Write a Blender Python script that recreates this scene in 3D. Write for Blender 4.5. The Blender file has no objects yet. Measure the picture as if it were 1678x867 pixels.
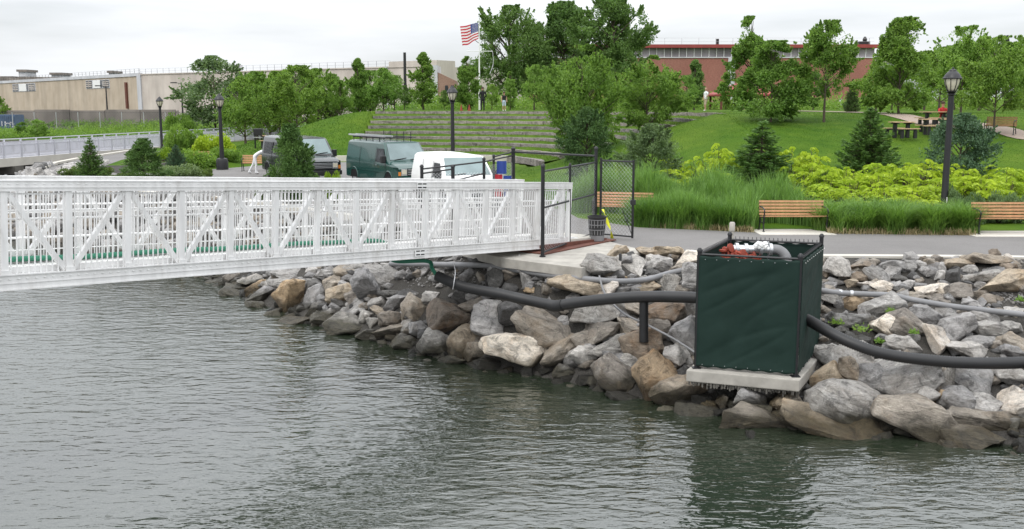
import bpy, bmesh, math, random
import numpy as np
from mathutils import Vector, Matrix, noise, Euler

R = math.radians
sc = bpy.context.scene
COL = sc.collection
rng = random.Random(7)

# ------------------------------------------------------------------ camera
P = 2.2            # promenade level above the water
HC = 5.75          # eye height above the water
F = 1650.0         # focal length in photograph pixels (1678 wide)
PITCH = math.atan((433.5 - 172.0) / F)
cam_d = bpy.data.cameras.new("camera")
cam = bpy.data.objects.new("camera", cam_d)
COL.objects.link(cam)
cam.location = (0, 0, HC)
cam.rotation_euler = (math.pi / 2 - PITCH, 0, 0)
cam_d.sensor_width = 36.0
cam_d.lens = 36.0 * F / 1678.0
cam_d.clip_start = 0.1
cam_d.clip_end = 3000
sc.camera = cam

# ------------------------------------------------------------------ world and sun (overcast)
SUN_EL, SUN_AZ = 52.0, 215.0     # azimuth clockwise from +Y
W = bpy.data.worlds.new("World")
sc.world = W
W.use_nodes = True
nt = W.node_tree
N, L = nt.nodes, nt.links
N.clear()
def wn(t, **k):
    n = N.new(t)
    for a, b in k.items():
        setattr(n, a, b)
    return n
out = wn("ShaderNodeOutputWorld")
bg = wn("ShaderNodeBackground")
sky = wn("ShaderNodeTexSky", sky_type='NISHITA')
sky.sun_disc = False
sky.sun_elevation = R(SUN_EL)
sky.sun_rotation = R(SUN_AZ)
geo = wn("ShaderNodeTexCoord")
sep = wn("ShaderNodeSeparateXYZ")
L.new(geo.outputs["Generated"], sep.inputs[0])
# overcast layer: brighter overhead than at the horizon, thin streaks of cloud
den = wn("ShaderNodeMath", operation='MAXIMUM'); L.new(sep.outputs[2], den.inputs[0]); den.inputs[1].default_value = 0.0
mul = wn("ShaderNodeMath", operation='MULTIPLY_ADD'); L.new(den.outputs[0], mul.inputs[0]); mul.inputs[1].default_value = 17.0; mul.inputs[2].default_value = 7.5
mapn = wn("ShaderNodeMapping"); L.new(geo.outputs["Generated"], mapn.inputs[0]); mapn.inputs["Scale"].default_value = (1.0, 1.0, 7.0)
nz = wn("ShaderNodeTexNoise"); L.new(mapn.outputs[0], nz.inputs["Vector"]); nz.inputs["Scale"].default_value = 2.6; nz.inputs["Detail"].default_value = 5; nz.inputs["Roughness"].default_value = 0.5
rampc = wn("ShaderNodeMapRange"); L.new(nz.outputs[0], rampc.inputs[0]); rampc.inputs[1].default_value = 0.30; rampc.inputs[2].default_value = 0.62; rampc.inputs[3].default_value = 0.80; rampc.inputs[4].default_value = 1.07
m2 = wn("ShaderNodeMath", operation='MULTIPLY'); L.new(mul.outputs[0], m2.inputs[0]); L.new(rampc.outputs[0], m2.inputs[1])
cc = wn("ShaderNodeVectorMath", operation='SCALE'); cc.inputs[0].default_value = (0.97, 0.995, 1.03); L.new(m2.outputs[0], cc.inputs["Scale"])
mixs = wn("ShaderNodeMix", data_type='RGBA'); mixs.inputs[0].default_value = 0.88
rampf = wn("ShaderNodeMapRange"); L.new(nz.outputs[0], rampf.inputs[0]); rampf.inputs[1].default_value = 0.34; rampf.inputs[2].default_value = 0.56; rampf.inputs[3].default_value = 0.80; rampf.inputs[4].default_value = 0.96
L.new(rampf.outputs[0], mixs.inputs[0])
L.new(sky.outputs[0], mixs.inputs[6]); L.new(cc.outputs[0], mixs.inputs[7])
L.new(mixs.outputs[2], bg.inputs[0]); bg.inputs[1].default_value = 0.12
L.new(bg.outputs[0], out.inputs[0])

sd = bpy.data.lights.new("sun", 'SUN')
sd.energy = 1.25; sd.angle = R(14); sd.color = (1.0, 0.96, 0.9)
so = bpy.data.objects.new("sun", sd); COL.objects.link(so)
az = R(SUN_AZ); el = R(SUN_EL)
sdir = Vector((math.sin(az) * math.cos(el), math.cos(az) * math.cos(el), math.sin(el)))
so.rotation_euler = (-sdir).to_track_quat('-Z', 'Y').to_euler()
so.location = (0, 0, 60)

vs = sc.view_settings
vs.view_transform = 'Standard'; vs.look = 'None'; vs.exposure = 0.0; vs.gamma = 1.0; vs.use_curve_mapping = False

# ------------------------------------------------------------------ rays of the surveyed photograph -> world positions
_cp, _sp = math.cos(PITCH), math.sin(PITCH)
def ray(px, py):
    a = (px - 839.0) / F; b = -(py - 433.5) / F
    return Vector((a, _cp + b * _sp, -_sp + b * _cp))
def pt(px, py, d):                      # world point at depth y = d
    r = ray(px, py); return Vector((0, 0, HC)) + r * (d / r.y)
def at(px, py, z=P):                    # world point on level z
    r = ray(px, py); return Vector((0, 0, HC)) + r * ((z - HC) / r.z)
def proj(v):
    x, y, z = v[0], v[1], v[2] - HC
    dep = y * _cp - z * _sp; up = y * _sp + z * _cp
    return 839 + F * x / dep, 433.5 - F * up / dep

# ------------------------------------------------------------------ terrain
SHORE = np.array([(60, 4), (30, 10.5), (14, 14.3), (8.6, 16.35), (6.9, 16.95), (5, 17.6), (2.9, 19.1), (.8, 20.9), (-2, 22.9), (-4.6, 25.5), (-6.8, 28.2), (-9.9, 33),
                  (-15, 38.0), (-22, 43), (-27.5, 49), (-31, 57), (-33, 66), (-34, 76), (-36, 88), (-48, 96), (-90, 100), (-600, 130)], float)
EDGE = np.array([(60, 12), (30, 18.7), (16, 22.2), (11.6, 23.0), (7.1, 23.2), (4.6, 23.4), (3.2, 23.9), (1.7, 22.1), (-.1, 23.8), (-2, 26.6), (-5, 31.5), (-10, 37),
                 (-17, 42), (-23.4, 49.6), (-26.6, 57), (-28.6, 66), (-29.6, 78), (-31, 92), (-46, 103), (-90, 108), (-600, 140)], float)
def _segd(X, Y, pl):
    best = np.full(X.shape, 1e9)
    for (x0, y0), (x1, y1) in zip(pl[:-1], pl[1:]):
        dx, dy = x1 - x0, y1 - y0
        t = np.clip(((X - x0) * dx + (Y - y0) * dy) / (dx * dx + dy * dy), 0, 1)
        best = np.minimum(best, np.hypot(X - x0 - t * dx, Y - y0 - t * dy))
    return best
def _inside(X, Y, pl):                  # polygon closed far behind
    pg = np.vstack([pl, [(-600, 2500), (2500, 2500), (2500, pl[0, 1])]])
    ins = np.zeros(X.shape, bool)
    n = len(pg)
    for i in range(n):
        x0, y0 = pg[i]; x1, y1 = pg[(i + 1) % n]
        if y0 == y1: continue
        c = ((y0 > Y) != (y1 > Y)) & (X < (x1 - x0) * (Y - y0) / (y1 - y0) + x0)
        ins ^= c
    return ins
def sstep(t): t = np.clip(t, 0, 1); return t * t * (3 - 2 * t)
CX, CY = -7.0, 59.0                     # centre of the amphitheatre
R0, RSTEP, NROW, ZSTEP = 8.5, 1.29, 9, 0.342
ZTOP = ZSTEP * NROW
def mound(X, Y):
    r = np.hypot(X - CX, np.maximum(Y - CY, 0))
    r = np.where(Y < CY, np.abs(X - CX) * (X > CX), r)
    z = ZTOP * np.clip((r - 8.3) / 10.5, 0, 1)
    z = z * np.where(Y < CY, sstep((Y - 35.0) / (CY - 35.0)) ** 0.85, 1)
    z = z * (1 - sstep((-10.4 - X) / 13.0))
    ing = (Y > CY) & (X > -10.6) & (r > 8.0) & (r < 19.3)
    return z, ing
def ground(X, Y, raw=False):
    X = np.asarray(X, float); Y = np.asarray(Y, float)
    ds, de = _segd(X, Y, SHORE), _segd(X, Y, EDGE)
    land, wet = _inside(X, Y, EDGE), ~_inside(X, Y, SHORE)
    mz, ing = mound(X, Y)
    if not raw: mz = np.where(ing, mz - 0.45, mz)
    z = np.where(land, P + mz, P * ds / (ds + de + 1e-6))
    z = np.where(wet, -0.42 * ds - 0.02, z)
    far = np.clip((Y - 112) / 40, 0, 1) * (X < -20)
    z = np.where(land, z + far * 0.8, z)
    return np.maximum(z, -2.5)
def gz(x, y, raw=True): return float(ground(np.array([x]), np.array([y]), raw)[0])
def hit(px, py, off=0.0):               # the ray's hit on the terrain raised by off
    r = ray(px, py); o = Vector((0, 0, HC))
    ts = np.linspace(12, 130, 1200) / r.y
    X, Y, Z = o.x + r.x * ts, o.y + r.y * ts, o.z + r.z * ts
    g = ground(X, Y, True) + off
    k = np.nonzero(Z < g)[0]
    if len(k) == 0: return o + r * ts[-1]
    i = max(k[0], 1)
    a, b = Z[i - 1] - g[i - 1], Z[i] - g[i]
    t = ts[i - 1] + (ts[i] - ts[i - 1]) * a / (a - b)
    return o + r * t

# ------------------------------------------------------------------ materials
MATS = {}
def lin(c):
    return tuple(((v / 255) / 12.92 if v / 255 <= 0.04045 else ((v / 255 + 0.055) / 1.055) ** 2.4) for v in c) + (1,)
class NM:
    def __init__(s, name):
        s.m = bpy.data.materials.new(name); s.m.use_nodes = True
        s.nt = s.m.node_tree; s.nt.nodes.clear()
        s.out = s.n("ShaderNodeOutputMaterial")
    def n(s, t, **k):
        n = s.nt.nodes.new(t)
        for a, b in k.items(): setattr(n, a, b)
        return n
    def l(s, a, b): s.nt.links.new(a, b)
    def coord(s, kind="Object", scale=(1, 1, 1)):
        if kind == "World":
            c = s.n("ShaderNodeNewGeometry").outputs["Position"]
        else:
            c = s.n("ShaderNodeTexCoord").outputs[kind]
        m = s.n("ShaderNodeMapping"); m.inputs["Scale"].default_value = scale
        s.l(c, m.inputs[0]); return m.outputs[0]
    def noise(s, vec, scale, detail=4, rough=0.55, dist=0.0):
        n = s.n("ShaderNodeTexNoise"); n.inputs["Scale"].default_value = scale; n.inputs["Detail"].default_value = detail
        n.inputs["Roughness"].default_value = rough; n.inputs["Distortion"].default_value = dist
        s.l(vec, n.inputs["Vector"]); return n.outputs[0]
    def ramp(s, fac, stops):
        n = s.n("ShaderNodeValToRGB"); e = n.color_ramp.elements
        while len(e) < len(stops): e.new(0.5)
        for i, (p, c) in enumerate(stops):
            e[i].position = p; e[i].color = tuple(c[:3]) + (1,)
        s.l(fac, n.inputs[0]); return n.outputs[0]
    def mr(s, v, a, b, c, d):
        n = s.n("ShaderNodeMapRange"); s.l(v, n.inputs[0])
        for i, q in enumerate((a, b, c, d)): n.inputs[i + 1].default_value = q
        return n.outputs[0]
    def mix(s, f, a, b, mode='MIX'):
        n = s.n("ShaderNodeMix", data_type='RGBA', blend_type=mode)
        for i, q in ((0, f), (6, a), (7, b)):
            if isinstance(q, (int, float)): n.inputs[i].default_value = q
            elif isinstance(q, tuple): n.inputs[i].default_value = tuple(q[:3]) + (1,)
            else: s.l(q, n.inputs[i])
        return n.outputs[2]
    def bump(s, h, strength=0.3, dist=0.05):
        n = s.n("ShaderNodeBump"); n.inputs["Strength"].default_value = strength; n.inputs["Distance"].default_value = dist
        s.l(h, n.inputs["Height"]); return n.outputs[0]
    def pbr(s, col, rough=0.6, metal=0.0, bump=None, **k):
        b = s.n("ShaderNodeBsdfPrincipled")
        for key, q in (("Base Color", col), ("Roughness", rough), ("Metallic", metal)):
            if isinstance(q, (int, float)): b.inputs[key].default_value = q
            elif isinstance(q, tuple): b.inputs[key].default_value = tuple(q[:3]) + (1,)
            else: s.l(q, b.inputs[key])
        for key, q in k.items(): b.inputs[key.replace("_", " ")].default_value = q
        if bump is not None: s.l(bump, b.inputs["Normal"])
        s.l(b.outputs[0], s.out.inputs[0]); return b

def simple(name, col, rough=0.6, metal=0.0, var=0.12, scale=6.0, bumpk=0.0, coordk="Object", **k):
    """slightly mottled paint / plastic / concrete"""
    s = NM(name); v = s.coord(coordk)
    nz = s.noise(v, scale, 5)
    c = s.mix(1.0, tuple(col[:3]), s.ramp(nz, [(0.3, (1 - var,) * 3), (0.7, (1 + 0.0,) * 3)]), 'MULTIPLY')
    b = s.bump(s.noise(v, scale * 6, 3), bumpk, 0.01) if bumpk else None
    s.pbr(c, rough, metal, b, **k); MATS[name] = s.m; return s.m

def leafmat(name, dark, light, trans=0.35, spread=1.0):
    s = NM(name)
    g = s.n("ShaderNodeNewGeometry")
    oi = s.n("ShaderNodeObjectInfo")
    f = s.mr(g.outputs["Random Per Island"], 0, 1, 0.0, 1.0)
    nz = s.noise(s.coord("World"), 1.1, 2)
    f2 = s.n("ShaderNodeMath", operation='MULTIPLY_ADD'); s.l(f, f2.inputs[0]); f2.inputs[1].default_value = 0.6 * spread
    s.l(s.mr(nz, 0.3, 0.7, 0.0, 0.4), f2.inputs[2])
    c = s.ramp(f2.outputs[0], [(0.05, dark), (0.95, light)])
    c = s.mix(1.0, c, s.ramp(oi.outputs["Random"], [(0, (0.88, 0.92, 0.9)), (1, (1.1, 1.06, 1.0))]), 'MULTIPLY')
    d = s.n("ShaderNodeBsdfPrincipled"); s.l(c, d.inputs["Base Color"]); d.inputs["Roughness"].default_value = 0.5; d.inputs["Specular IOR Level"].default_value = 0.16
    t = s.n("ShaderNodeBsdfTranslucent"); c2 = s.mix(1.0, c, (1.25, 1.3, 0.7), 'MULTIPLY'); s.l(c2, t.inputs[0])
    m = s.n("ShaderNodeMixShader"); m.inputs[0].default_value = trans
    s.l(d.outputs[0], m.inputs[1]); s.l(t.outputs[0], m.inputs[2]); s.l(m.outputs[0], s.out.inputs[0])
    MATS[name] = s.m; return s.m

leafmat("leaf_mid", (0.09, 0.175, 0.034), (0.24, 0.37, 0.09), 0.45)
leafmat("leaf_fresh", (0.12, 0.22, 0.045), (0.29, 0.44, 0.12), 0.45)
leafmat("blade_straw", (0.22, 0.17, 0.09), (0.42, 0.36, 0.22), 0.2)
leafmat("leaf_dark", (0.07, 0.135, 0.04), (0.19, 0.30, 0.10), 0.42)
leafmat("leaf_grey", (0.085, 0.14, 0.06), (0.21, 0.29, 0.145))
leafmat("needle_green", (0.045, 0.10, 0.03), (0.14, 0.245, 0.065), 0.25)
leafmat("needle_dark", (0.04, 0.088, 0.032), (0.13, 0.215, 0.07), 0.25)
leafmat("needle_blue", (0.045, 0.095, 0.055), (0.14, 0.225, 0.135), 0.25)
leafmat("leaf_yellow", (0.20, 0.30, 0.025), (0.46, 0.58, 0.06))
leafmat("leaf_lime", (0.11, 0.20, 0.02), (0.26, 0.38, 0.04))
leafmat("leaf_shrub", (0.05, 0.09, 0.025), (0.17, 0.23, 0.07))
leafmat("leaf_silver", (0.12, 0.17, 0.08), (0.27, 0.34, 0.18))
leafmat("blade_green", (0.075, 0.16, 0.035), (0.22, 0.37, 0.11))
leafmat("blade_fountain", (0.065, 0.15, 0.03), (0.20, 0.33, 0.08))
leafmat("blade_lawn", (0.032, 0.088, 0.007), (0.075, 0.15, 0.015), 0.25)
leafmat("blade_tier", (0.06, 0.12, 0.015), (0.14, 0.22, 0.035), 0.25)

simple("bark", (0.11, 0.085, 0.06), 0.9, bumpk=0.4, scale=8, var=0.5)
simple("bark_pale", (0.42, 0.38, 0.32), 0.8, var=0.4)
simple("black_paint", (0.012, 0.012, 0.014), 0.45, var=0.4)
simple("black_plastic", (0.017, 0.017, 0.018), 0.5, var=0.35, scale=3)
simple("grey_hose", (0.22, 0.22, 0.225), 0.6, var=0.3, scale=2)
simple("green_hose", (0.02, 0.17, 0.10), 0.5)
simple("steel", (0.55, 0.56, 0.57), 0.35, 0.7)
simple("wire", (0.03, 0.03, 0.033), 0.6)
simple("concrete", (0.43, 0.405, 0.36), 0.85, var=0.38, scale=2.6, bumpk=0.4)
simple("concrete_pale", (0.56, 0.53, 0.47), 0.85, var=0.2, scale=0.9, bumpk=0.2)
simple("concrete_dark", (0.16, 0.15, 0.13), 0.9, var=0.5, scale=1.3, bumpk=0.3)
simple("white_paint", (0.80, 0.80, 0.78), 0.45, var=0.06)
simple("glass_cream", (0.62, 0.58, 0.46), 0.25, var=0.15)
simple("timber", (0.50, 0.27, 0.13), 0.6, var=0.3, scale=9, bumpk=0.15)
simple("timber_pale", (0.52, 0.36, 0.21), 0.7, var=0.3, scale=6)
simple("rust_steel", (0.16, 0.055, 0.035), 0.8, var=0.45, scale=3)
simple("rust_valve", (0.30, 0.045, 0.02), 0.7, var=0.5, scale=14)
simple("rail_grey", (0.50, 0.50, 0.54), 0.6, var=0.1, scale=1.0)
simple("pile_dark", (0.05, 0.045, 0.04), 0.9, var=0.5)
simple("windscreen_glass", (0.20, 0.25, 0.25), 0.12, 0.75, var=0.25, scale=1.5)
simple("tyre", (0.02, 0.02, 0.02), 0.85)
simple("rim", (0.35, 0.35, 0.36), 0.4, 0.5)
simple("window_dark", (0.03, 0.035, 0.04), 0.08)
simple("skin", (0.42, 0.24, 0.17), 0.6, var=0.05)
simple("cloth_black", (0.012, 0.012, 0.014), 0.9)
simple("cloth_white", (0.75, 0.75, 0.76), 0.9)
simple("cloth_pale", (0.45, 0.52, 0.62), 0.9)
simple("cloth_khaki", (0.42, 0.34, 0.24), 0.9)
simple("cloth_red", (0.42, 0.03, 0.03), 0.9)
simple("hair_brown", (0.06, 0.035, 0.02), 0.8)
simple("banner_blue", (0.02, 0.05, 0.24), 0.7)
simple("banner_red", (0.42, 0.02, 0.035), 0.7)
simple("tape_yellow", (0.75, 0.75, 0.03), 0.5)
simple("container_blue", (0.10, 0.16, 0.26), 0.7, var=0.4, scale=1.0)
simple("van_white", (0.82, 0.82, 0.80), 0.25, var=0.03)
simple("van_green", (0.008, 0.052, 0.042), 0.22, var=0.1, Coat_Weight=0.5)
simple("van_black", (0.010, 0.014, 0.014), 0.22, var=0.1, Coat_Weight=0.5)
simple("car_blue", (0.05, 0.06, 0.25), 0.3)
simple("lamp_amber", (0.6, 0.2, 0.03), 0.3)
simple("roof_red", (0.30, 0.05, 0.045), 0.7, var=0.25, scale=1.5)

def mat_asphalt():
    s = NM("asphalt"); v = s.coord("World")
    a = s.noise(v, 0.35, 6, 0.65); b = s.noise(v, 45, 3, 0.7); st = s.noise(s.coord("World", (0.25, 2.2, 1)), 1.0, 4)
    c = s.ramp(a, [(0.3, (0.148, 0.140, 0.134)), (0.7, (0.192, 0.182, 0.175))])
    c = s.mix(1.0, c, s.ramp(b, [(0.3, (0.72,) * 3), (0.7, (1.12,) * 3)]), 'MULTIPLY')
    c = s.mix(s.mr(st, 0.62, 0.74, 0.0, 0.35), c, (0.13, 0.125, 0.12))
    vo = s.n("ShaderNodeTexVoronoi", feature='DISTANCE_TO_EDGE'); s.l(s.coord("World", (0.16, 0.42, 1)), vo.inputs["Vector"])
    c = s.mix(s.mr(vo.outputs["Distance"], 0.0, 0.006, 0.45, 0.0), c, (0.12, 0.115, 0.11))
    s.pbr(c, 0.9, 0, s.bump(b, 0.35, 0.01)); MATS["asphalt"] = s.m
mat_asphalt()
def mat_path():
    s = NM("path"); v = s.coord("World")
    b = s.noise(v, 20, 4)
    s.pbr(s.ramp(b, [(0.3, (0.24, 0.18, 0.14)), (0.7, (0.36, 0.29, 0.24))]), 0.9, 0, s.bump(b, 0.3, 0.01)); MATS["path"] = s.m
mat_path()
def mat_ground():
    s = NM("ground"); v = s.coord("World")
    at_ = s.n("ShaderNodeAttribute", attribute_name="lawn")
    big = s.noise(v, 0.16, 4); mid = s.noise(v, 1.1, 5, 0.6); fine = s.noise(v, 14, 4, 0.7); vf = s.noise(v, 60, 3, 0.7)
    lawn = s.ramp(mid, [(0.28, (0.036, 0.088, 0.006)), (0.6, (0.060, 0.120, 0.009)), (0.8, (0.12, 0.165, 0.022))])
    lawn = s.mix(s.mr(big, 0.4, 0.68, 0, 0.55), lawn, (0.10, 0.155, 0.014))
    lawn = s.mix(1.0, lawn, s.ramp(fine, [(0.3, (0.68,) * 3), (0.7, (1.22,) * 3)]), 'MULTIPLY')
    dirt = s.ramp(vf, [(0.3, (0.02, 0.019, 0.017)), (0.52, (0.065, 0.061, 0.055)), (0.72, (0.16, 0.15, 0.138))])
    dirt = s.mix(1.0, dirt, s.ramp(mid, [(0.3, (0.6,) * 3), (0.7, (1.1,) * 3)]), 'MULTIPLY')
    c = s.mix(at_.outputs["Fac"], dirt, lawn)
    s.pbr(c, 0.95, 0, s.bump(s.mix(0.5, fine, vf), 0.6, 0.04), Specular_IOR_Level=0.1); MATS["ground"] = s.m
mat_ground()
def mat_water():
    s = NM("water"); v = s.coord("World", (1.0, 1.35, 1))
    w1 = s.noise(s.coord("World", (0.32, 0.55, 1)), 1.0, 2, 0.5)
    w2 = s.noise(s.coord("World", (1.7, 3.9, 1)), 1.0, 2, 0.5, 0.6)
    w3 = s.noise(s.coord("World", (5.0, 11.0, 1)), 1.0, 2, 0.5, 0.4)
    def ma(a, k, b=None):
        n = s.n("ShaderNodeMath", operation='MULTIPLY_ADD'); s.l(a, n.inputs[0]); n.inputs[1].default_value = k
        if b is None: n.inputs[2].default_value = 0
        else: s.l(b, n.inputs[2])
        return n.outputs[0]
    h = ma(w1, 0.045, ma(w2, 0.052, ma(w3, 0.016)))
    pat = s.noise(s.coord("World", (0.09, 0.05, 1)), 1.0, 3)
    bn = s.n("ShaderNodeBump"); bn.inputs["Distance"].default_value = 1.0; s.l(h, bn.inputs["Height"])
    s.l(s.mr(pat, 0.3, 0.7, 0.5, 1.0), bn.inputs["Strength"])
    b = s.pbr((0.018, 0.025, 0.015), 0.02, 0, bn.outputs[0], IOR=2.35)
    MATS["water"] = s.m
mat_water()
def mat_rock(name, dark, mid, light, accent, band=0.5):
    s = NM(name); oi = s.n("ShaderNodeObjectInfo")
    tc = s.n("ShaderNodeTexCoord"); mp = s.n("ShaderNodeMapping"); s.l(tc.outputs["Object"], mp.inputs[0])
    cmb = s.n("ShaderNodeCombineXYZ")
    for i, k in enumerate((50.0, 31.0, 77.0)):
        q = s.n("ShaderNodeMath", operation='MULTIPLY'); s.l(oi.outputs["Random"], q.inputs[0]); q.inputs[1].default_value = k; s.l(q.outputs[0], cmb.inputs[i])
    s.l(cmb.outputs[0], mp.inputs["Location"])
    v = mp.outputs[0]
    mp2 = s.n("ShaderNodeMapping"); s.l(v, mp2.inputs[0]); mp2.inputs["Scale"].default_value = (1.0, 2.0, 6.5); mp2.inputs["Rotation"].default_value = (0.35, 0.2, 0.3)
    bands = s.noise(mp2.outputs[0], 2.6, 9, 0.74, 0.7)
    blot = s.noise(v, 2.1, 4, 0.6); fine = s.noise(v, 34, 5, 0.8); mott = s.noise(v, 3.6, 9, 0.76, 0.9)
    c = s.ramp(bands, [(0.34, dark), (0.45, mid), (0.56, mid), (0.66, light)])
    c = s.mix(s.mr(blot, 0.5, 0.68, 0, 0.75), c, accent)
    c = s.mix(1.0, c, s.ramp(fine, [(0.32, (0.76,) * 3), (0.68, (1.16,) * 3)]), 'MULTIPLY')
    c = s.mix(1.0, c, s.ramp(mott, [(0.38, (0.42,) * 3), (0.47, (0.86,) * 3), (0.6, (1.15,) * 3)]), 'MULTIPLY')  # swirled mottling; its low spots are darkened as painted crevice shade
    c = s.mix(1.0, c, s.ramp(oi.outputs["Random"], [(0, (0.78, 0.78, 0.8)), (1, (1.18, 1.15, 1.1))]), 'MULTIPLY')
    # wet, weed-stained band just above the tide line, waterline shadow painted in too
    g = s.n("ShaderNodeNewGeometry"); sx = s.n("ShaderNodeSeparateXYZ"); s.l(g.outputs["Position"], sx.inputs[0])
    jit = s.n("ShaderNodeMath", operation='MULTIPLY_ADD'); s.l(s.noise(s.coord("World"), 1.6, 3), jit.inputs[0]); jit.inputs[1].default_value = -0.55; s.l(sx.outputs[2], jit.inputs[2])
    wet_shade = s.mr(jit.outputs[0], -0.04, 0.22, 1.0, 0.0)
    c = s.mix(wet_shade, c, s.mix(1.0, c, (0.19, 0.18, 0.135), 'MULTIPLY'))
    rough = s.mr(wet_shade, 0, 1, 0.85, 0.4)
    hh = s.mix(0.45, bands, mott)
    b = s.bump(s.mix(0.35, hh, fine), 1.0, 0.13)
    s.pbr(c, rough, 0, b); MATS[name] = s.m
mat_rock("rock_grey", (0.15, 0.145, 0.138), (0.375, 0.365, 0.35), (0.68, 0.665, 0.64), (0.27, 0.25, 0.225))
mat_rock("rock_light", (0.28, 0.27, 0.258), (0.49, 0.475, 0.455), (0.72, 0.70, 0.68), (0.36, 0.34, 0.315))
mat_rock("rock_brown", (0.15, 0.132, 0.108), (0.34, 0.305, 0.26), (0.56, 0.51, 0.44), (0.30, 0.24, 0.175))
mat_rock("rock_tan", (0.24, 0.195, 0.145), (0.45, 0.38, 0.29), (0.62, 0.55, 0.45), (0.38, 0.275, 0.17))
mat_rock("rock_orange", (0.22, 0.15, 0.08), (0.45, 0.335, 0.21), (0.62, 0.50, 0.36), (0.36, 0.20, 0.085))
mat_rock("rock_rust", (0.12, 0.098, 0.075), (0.25, 0.205, 0.16), (0.38, 0.325, 0.265), (0.25, 0.145, 0.07))
mat_rock("rock_white", (0.46, 0.39, 0.32), (0.74, 0.68, 0.60), (0.84, 0.81, 0.77), (0.64, 0.53, 0.41))
mat_rock("rock_dark", (0.05, 0.05, 0.048), (0.125, 0.122, 0.118), (0.25, 0.245, 0.24), (0.09, 0.088, 0.082))
mat_rock("terrace_stone", (0.15, 0.135, 0.12), (0.32, 0.29, 0.265), (0.52, 0.49, 0.46), (0.16, 0.14, 0.125))

def mat_wall(name, c1, c2, streak=0.5, brick=False, scale=0.25):
    s = NM(name); v = s.coord("World")
    st = s.noise(s.coord("World", (0.22, 0.22, 0.03)), 1.0, 5, 0.65); bl = s.noise(v, scale, 4)
    c = s.ramp(bl, [(0.3, c1), (0.7, c2)])
    c = s.mix(1.0, c, s.ramp(st, [(0.3, (1 - streak * 0.5,) * 3), (0.6, (1.03,) * 3)]), 'MULTIPLY')
    if brick:
        f = s.noise(s.coord("World", (4.0, 4.0, 11.0)), 1.0, 3, 0.6)
        c = s.mix(1.0, c, s.ramp(f, [(0.35, (0.8,) * 3), (0.65, (1.15,) * 3)]), 'MULTIPLY')
    s.pbr(c, 0.9); MATS[name] = s.m
mat_wall("wall_tan", (0.42, 0.345, 0.26), (0.51, 0.43, 0.335))
mat_wall("wall_beige", (0.50, 0.44, 0.39), (0.60, 0.54, 0.48))
mat_wall("wall_brick", (0.26, 0.105, 0.08), (0.33, 0.15, 0.115), 0.3, True)
mat_wall("wall_brown", (0.25, 0.15, 0.11), (0.33, 0.22, 0.17), 0.3, True)
mat_wall("wall_stained", (0.17, 0.15, 0.135), (0.30, 0.265, 0.235), 1.0, False, 0.4)
mat_wall("wall_clerestory", (0.20, 0.185, 0.195), (0.34, 0.31, 0.325), 0.8)
mat_wall("wall_pale", (0.46, 0.47, 0.49), (0.58, 0.58, 0.6), 0.3)
def mat_alu():
    s = NM("aluminium"); v = s.coord("World")
    n1 = s.noise(v, 1.4, 5); n2 = s.noise(s.coord("World", (9, 9, 1.2)), 1.0, 4)
    c = s.ramp(n1, [(0.3, (0.72, 0.712, 0.70)), (0.7, (0.82, 0.815, 0.805))])
    c = s.mix(1.0, c, s.ramp(n2, [(0.35, (0.9,) * 3), (0.65, (1.03,) * 3)]), 'MULTIPLY')
    g_ = s.noise(s.coord("World", (2.5, 2.5, 0.9)), 1.0, 7, 0.7)
    c = s.mix(s.mr(g_, 0.55, 0.75, 0, 0.5), c, (0.42, 0.39, 0.35))
    s.pbr(c, 0.42, 0.12); MATS["aluminium"] = s.m
mat_alu()
def mat_screen():
    s = NM("screen_cloth"); v = s.coord("Object")
    w = s.noise(s.coord("Object", (1.0, 1.0, 2.4)), 1.1, 3, 0.5, 0.8); b = s.noise(v, 2.5, 4)
    c = s.ramp(b, [(0.3, (0.006, 0.020, 0.015)), (0.7, (0.010, 0.027, 0.021))])
    s.pbr(c, 0.75, 0, s.bump(s.noise(v, 60, 2), 0.2, 0.01), Specular_IOR_Level=0.25); MATS["screen_cloth"] = s.m
mat_screen()

# ------------------------------------------------------------------ mesh helpers
def tag(o, label=None, cat=None, group=None, kind=None):
    if label: o["label"] = label
    if cat: o["category"] = cat
    if group: o["group"] = group
    if kind: o["kind"] = kind
    return o
def link(name, me, mat=None, parent=None, loc=None, rot=None):
    o = bpy.data.objects.new(name, me); COL.objects.link(o)
    if mat is not None and me is not None and len(me.materials) == 0:
        for m in (mat if isinstance(mat, (list, tuple)) else [mat]): me.materials.append(MATS[m])
    if parent: o.parent = parent
    if loc is not None: o.location = loc
    if rot is not None: o.rotation_euler = rot
    return o
def empty(name, loc=(0, 0, 0), rz=0.0):
    o = bpy.data.objects.new(name, None); COL.objects.link(o); o.location = loc; o.rotation_euler = (0, 0, rz)
    o.empty_display_size = 0.2; return o
def kids(o): return [c for c in bpy.data.objects if c.parent == o]
def copy_tree(o, parent=None, tree=None):
    if tree is None:
        tree = {}
        for c in bpy.data.objects:
            if c.parent: tree.setdefault(c.parent.name, []).append(c)
    c = o.copy(); COL.objects.link(c); c.parent = parent
    for ch in tree.get(o.name, []): copy_tree(ch, c, tree)
    return c
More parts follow.
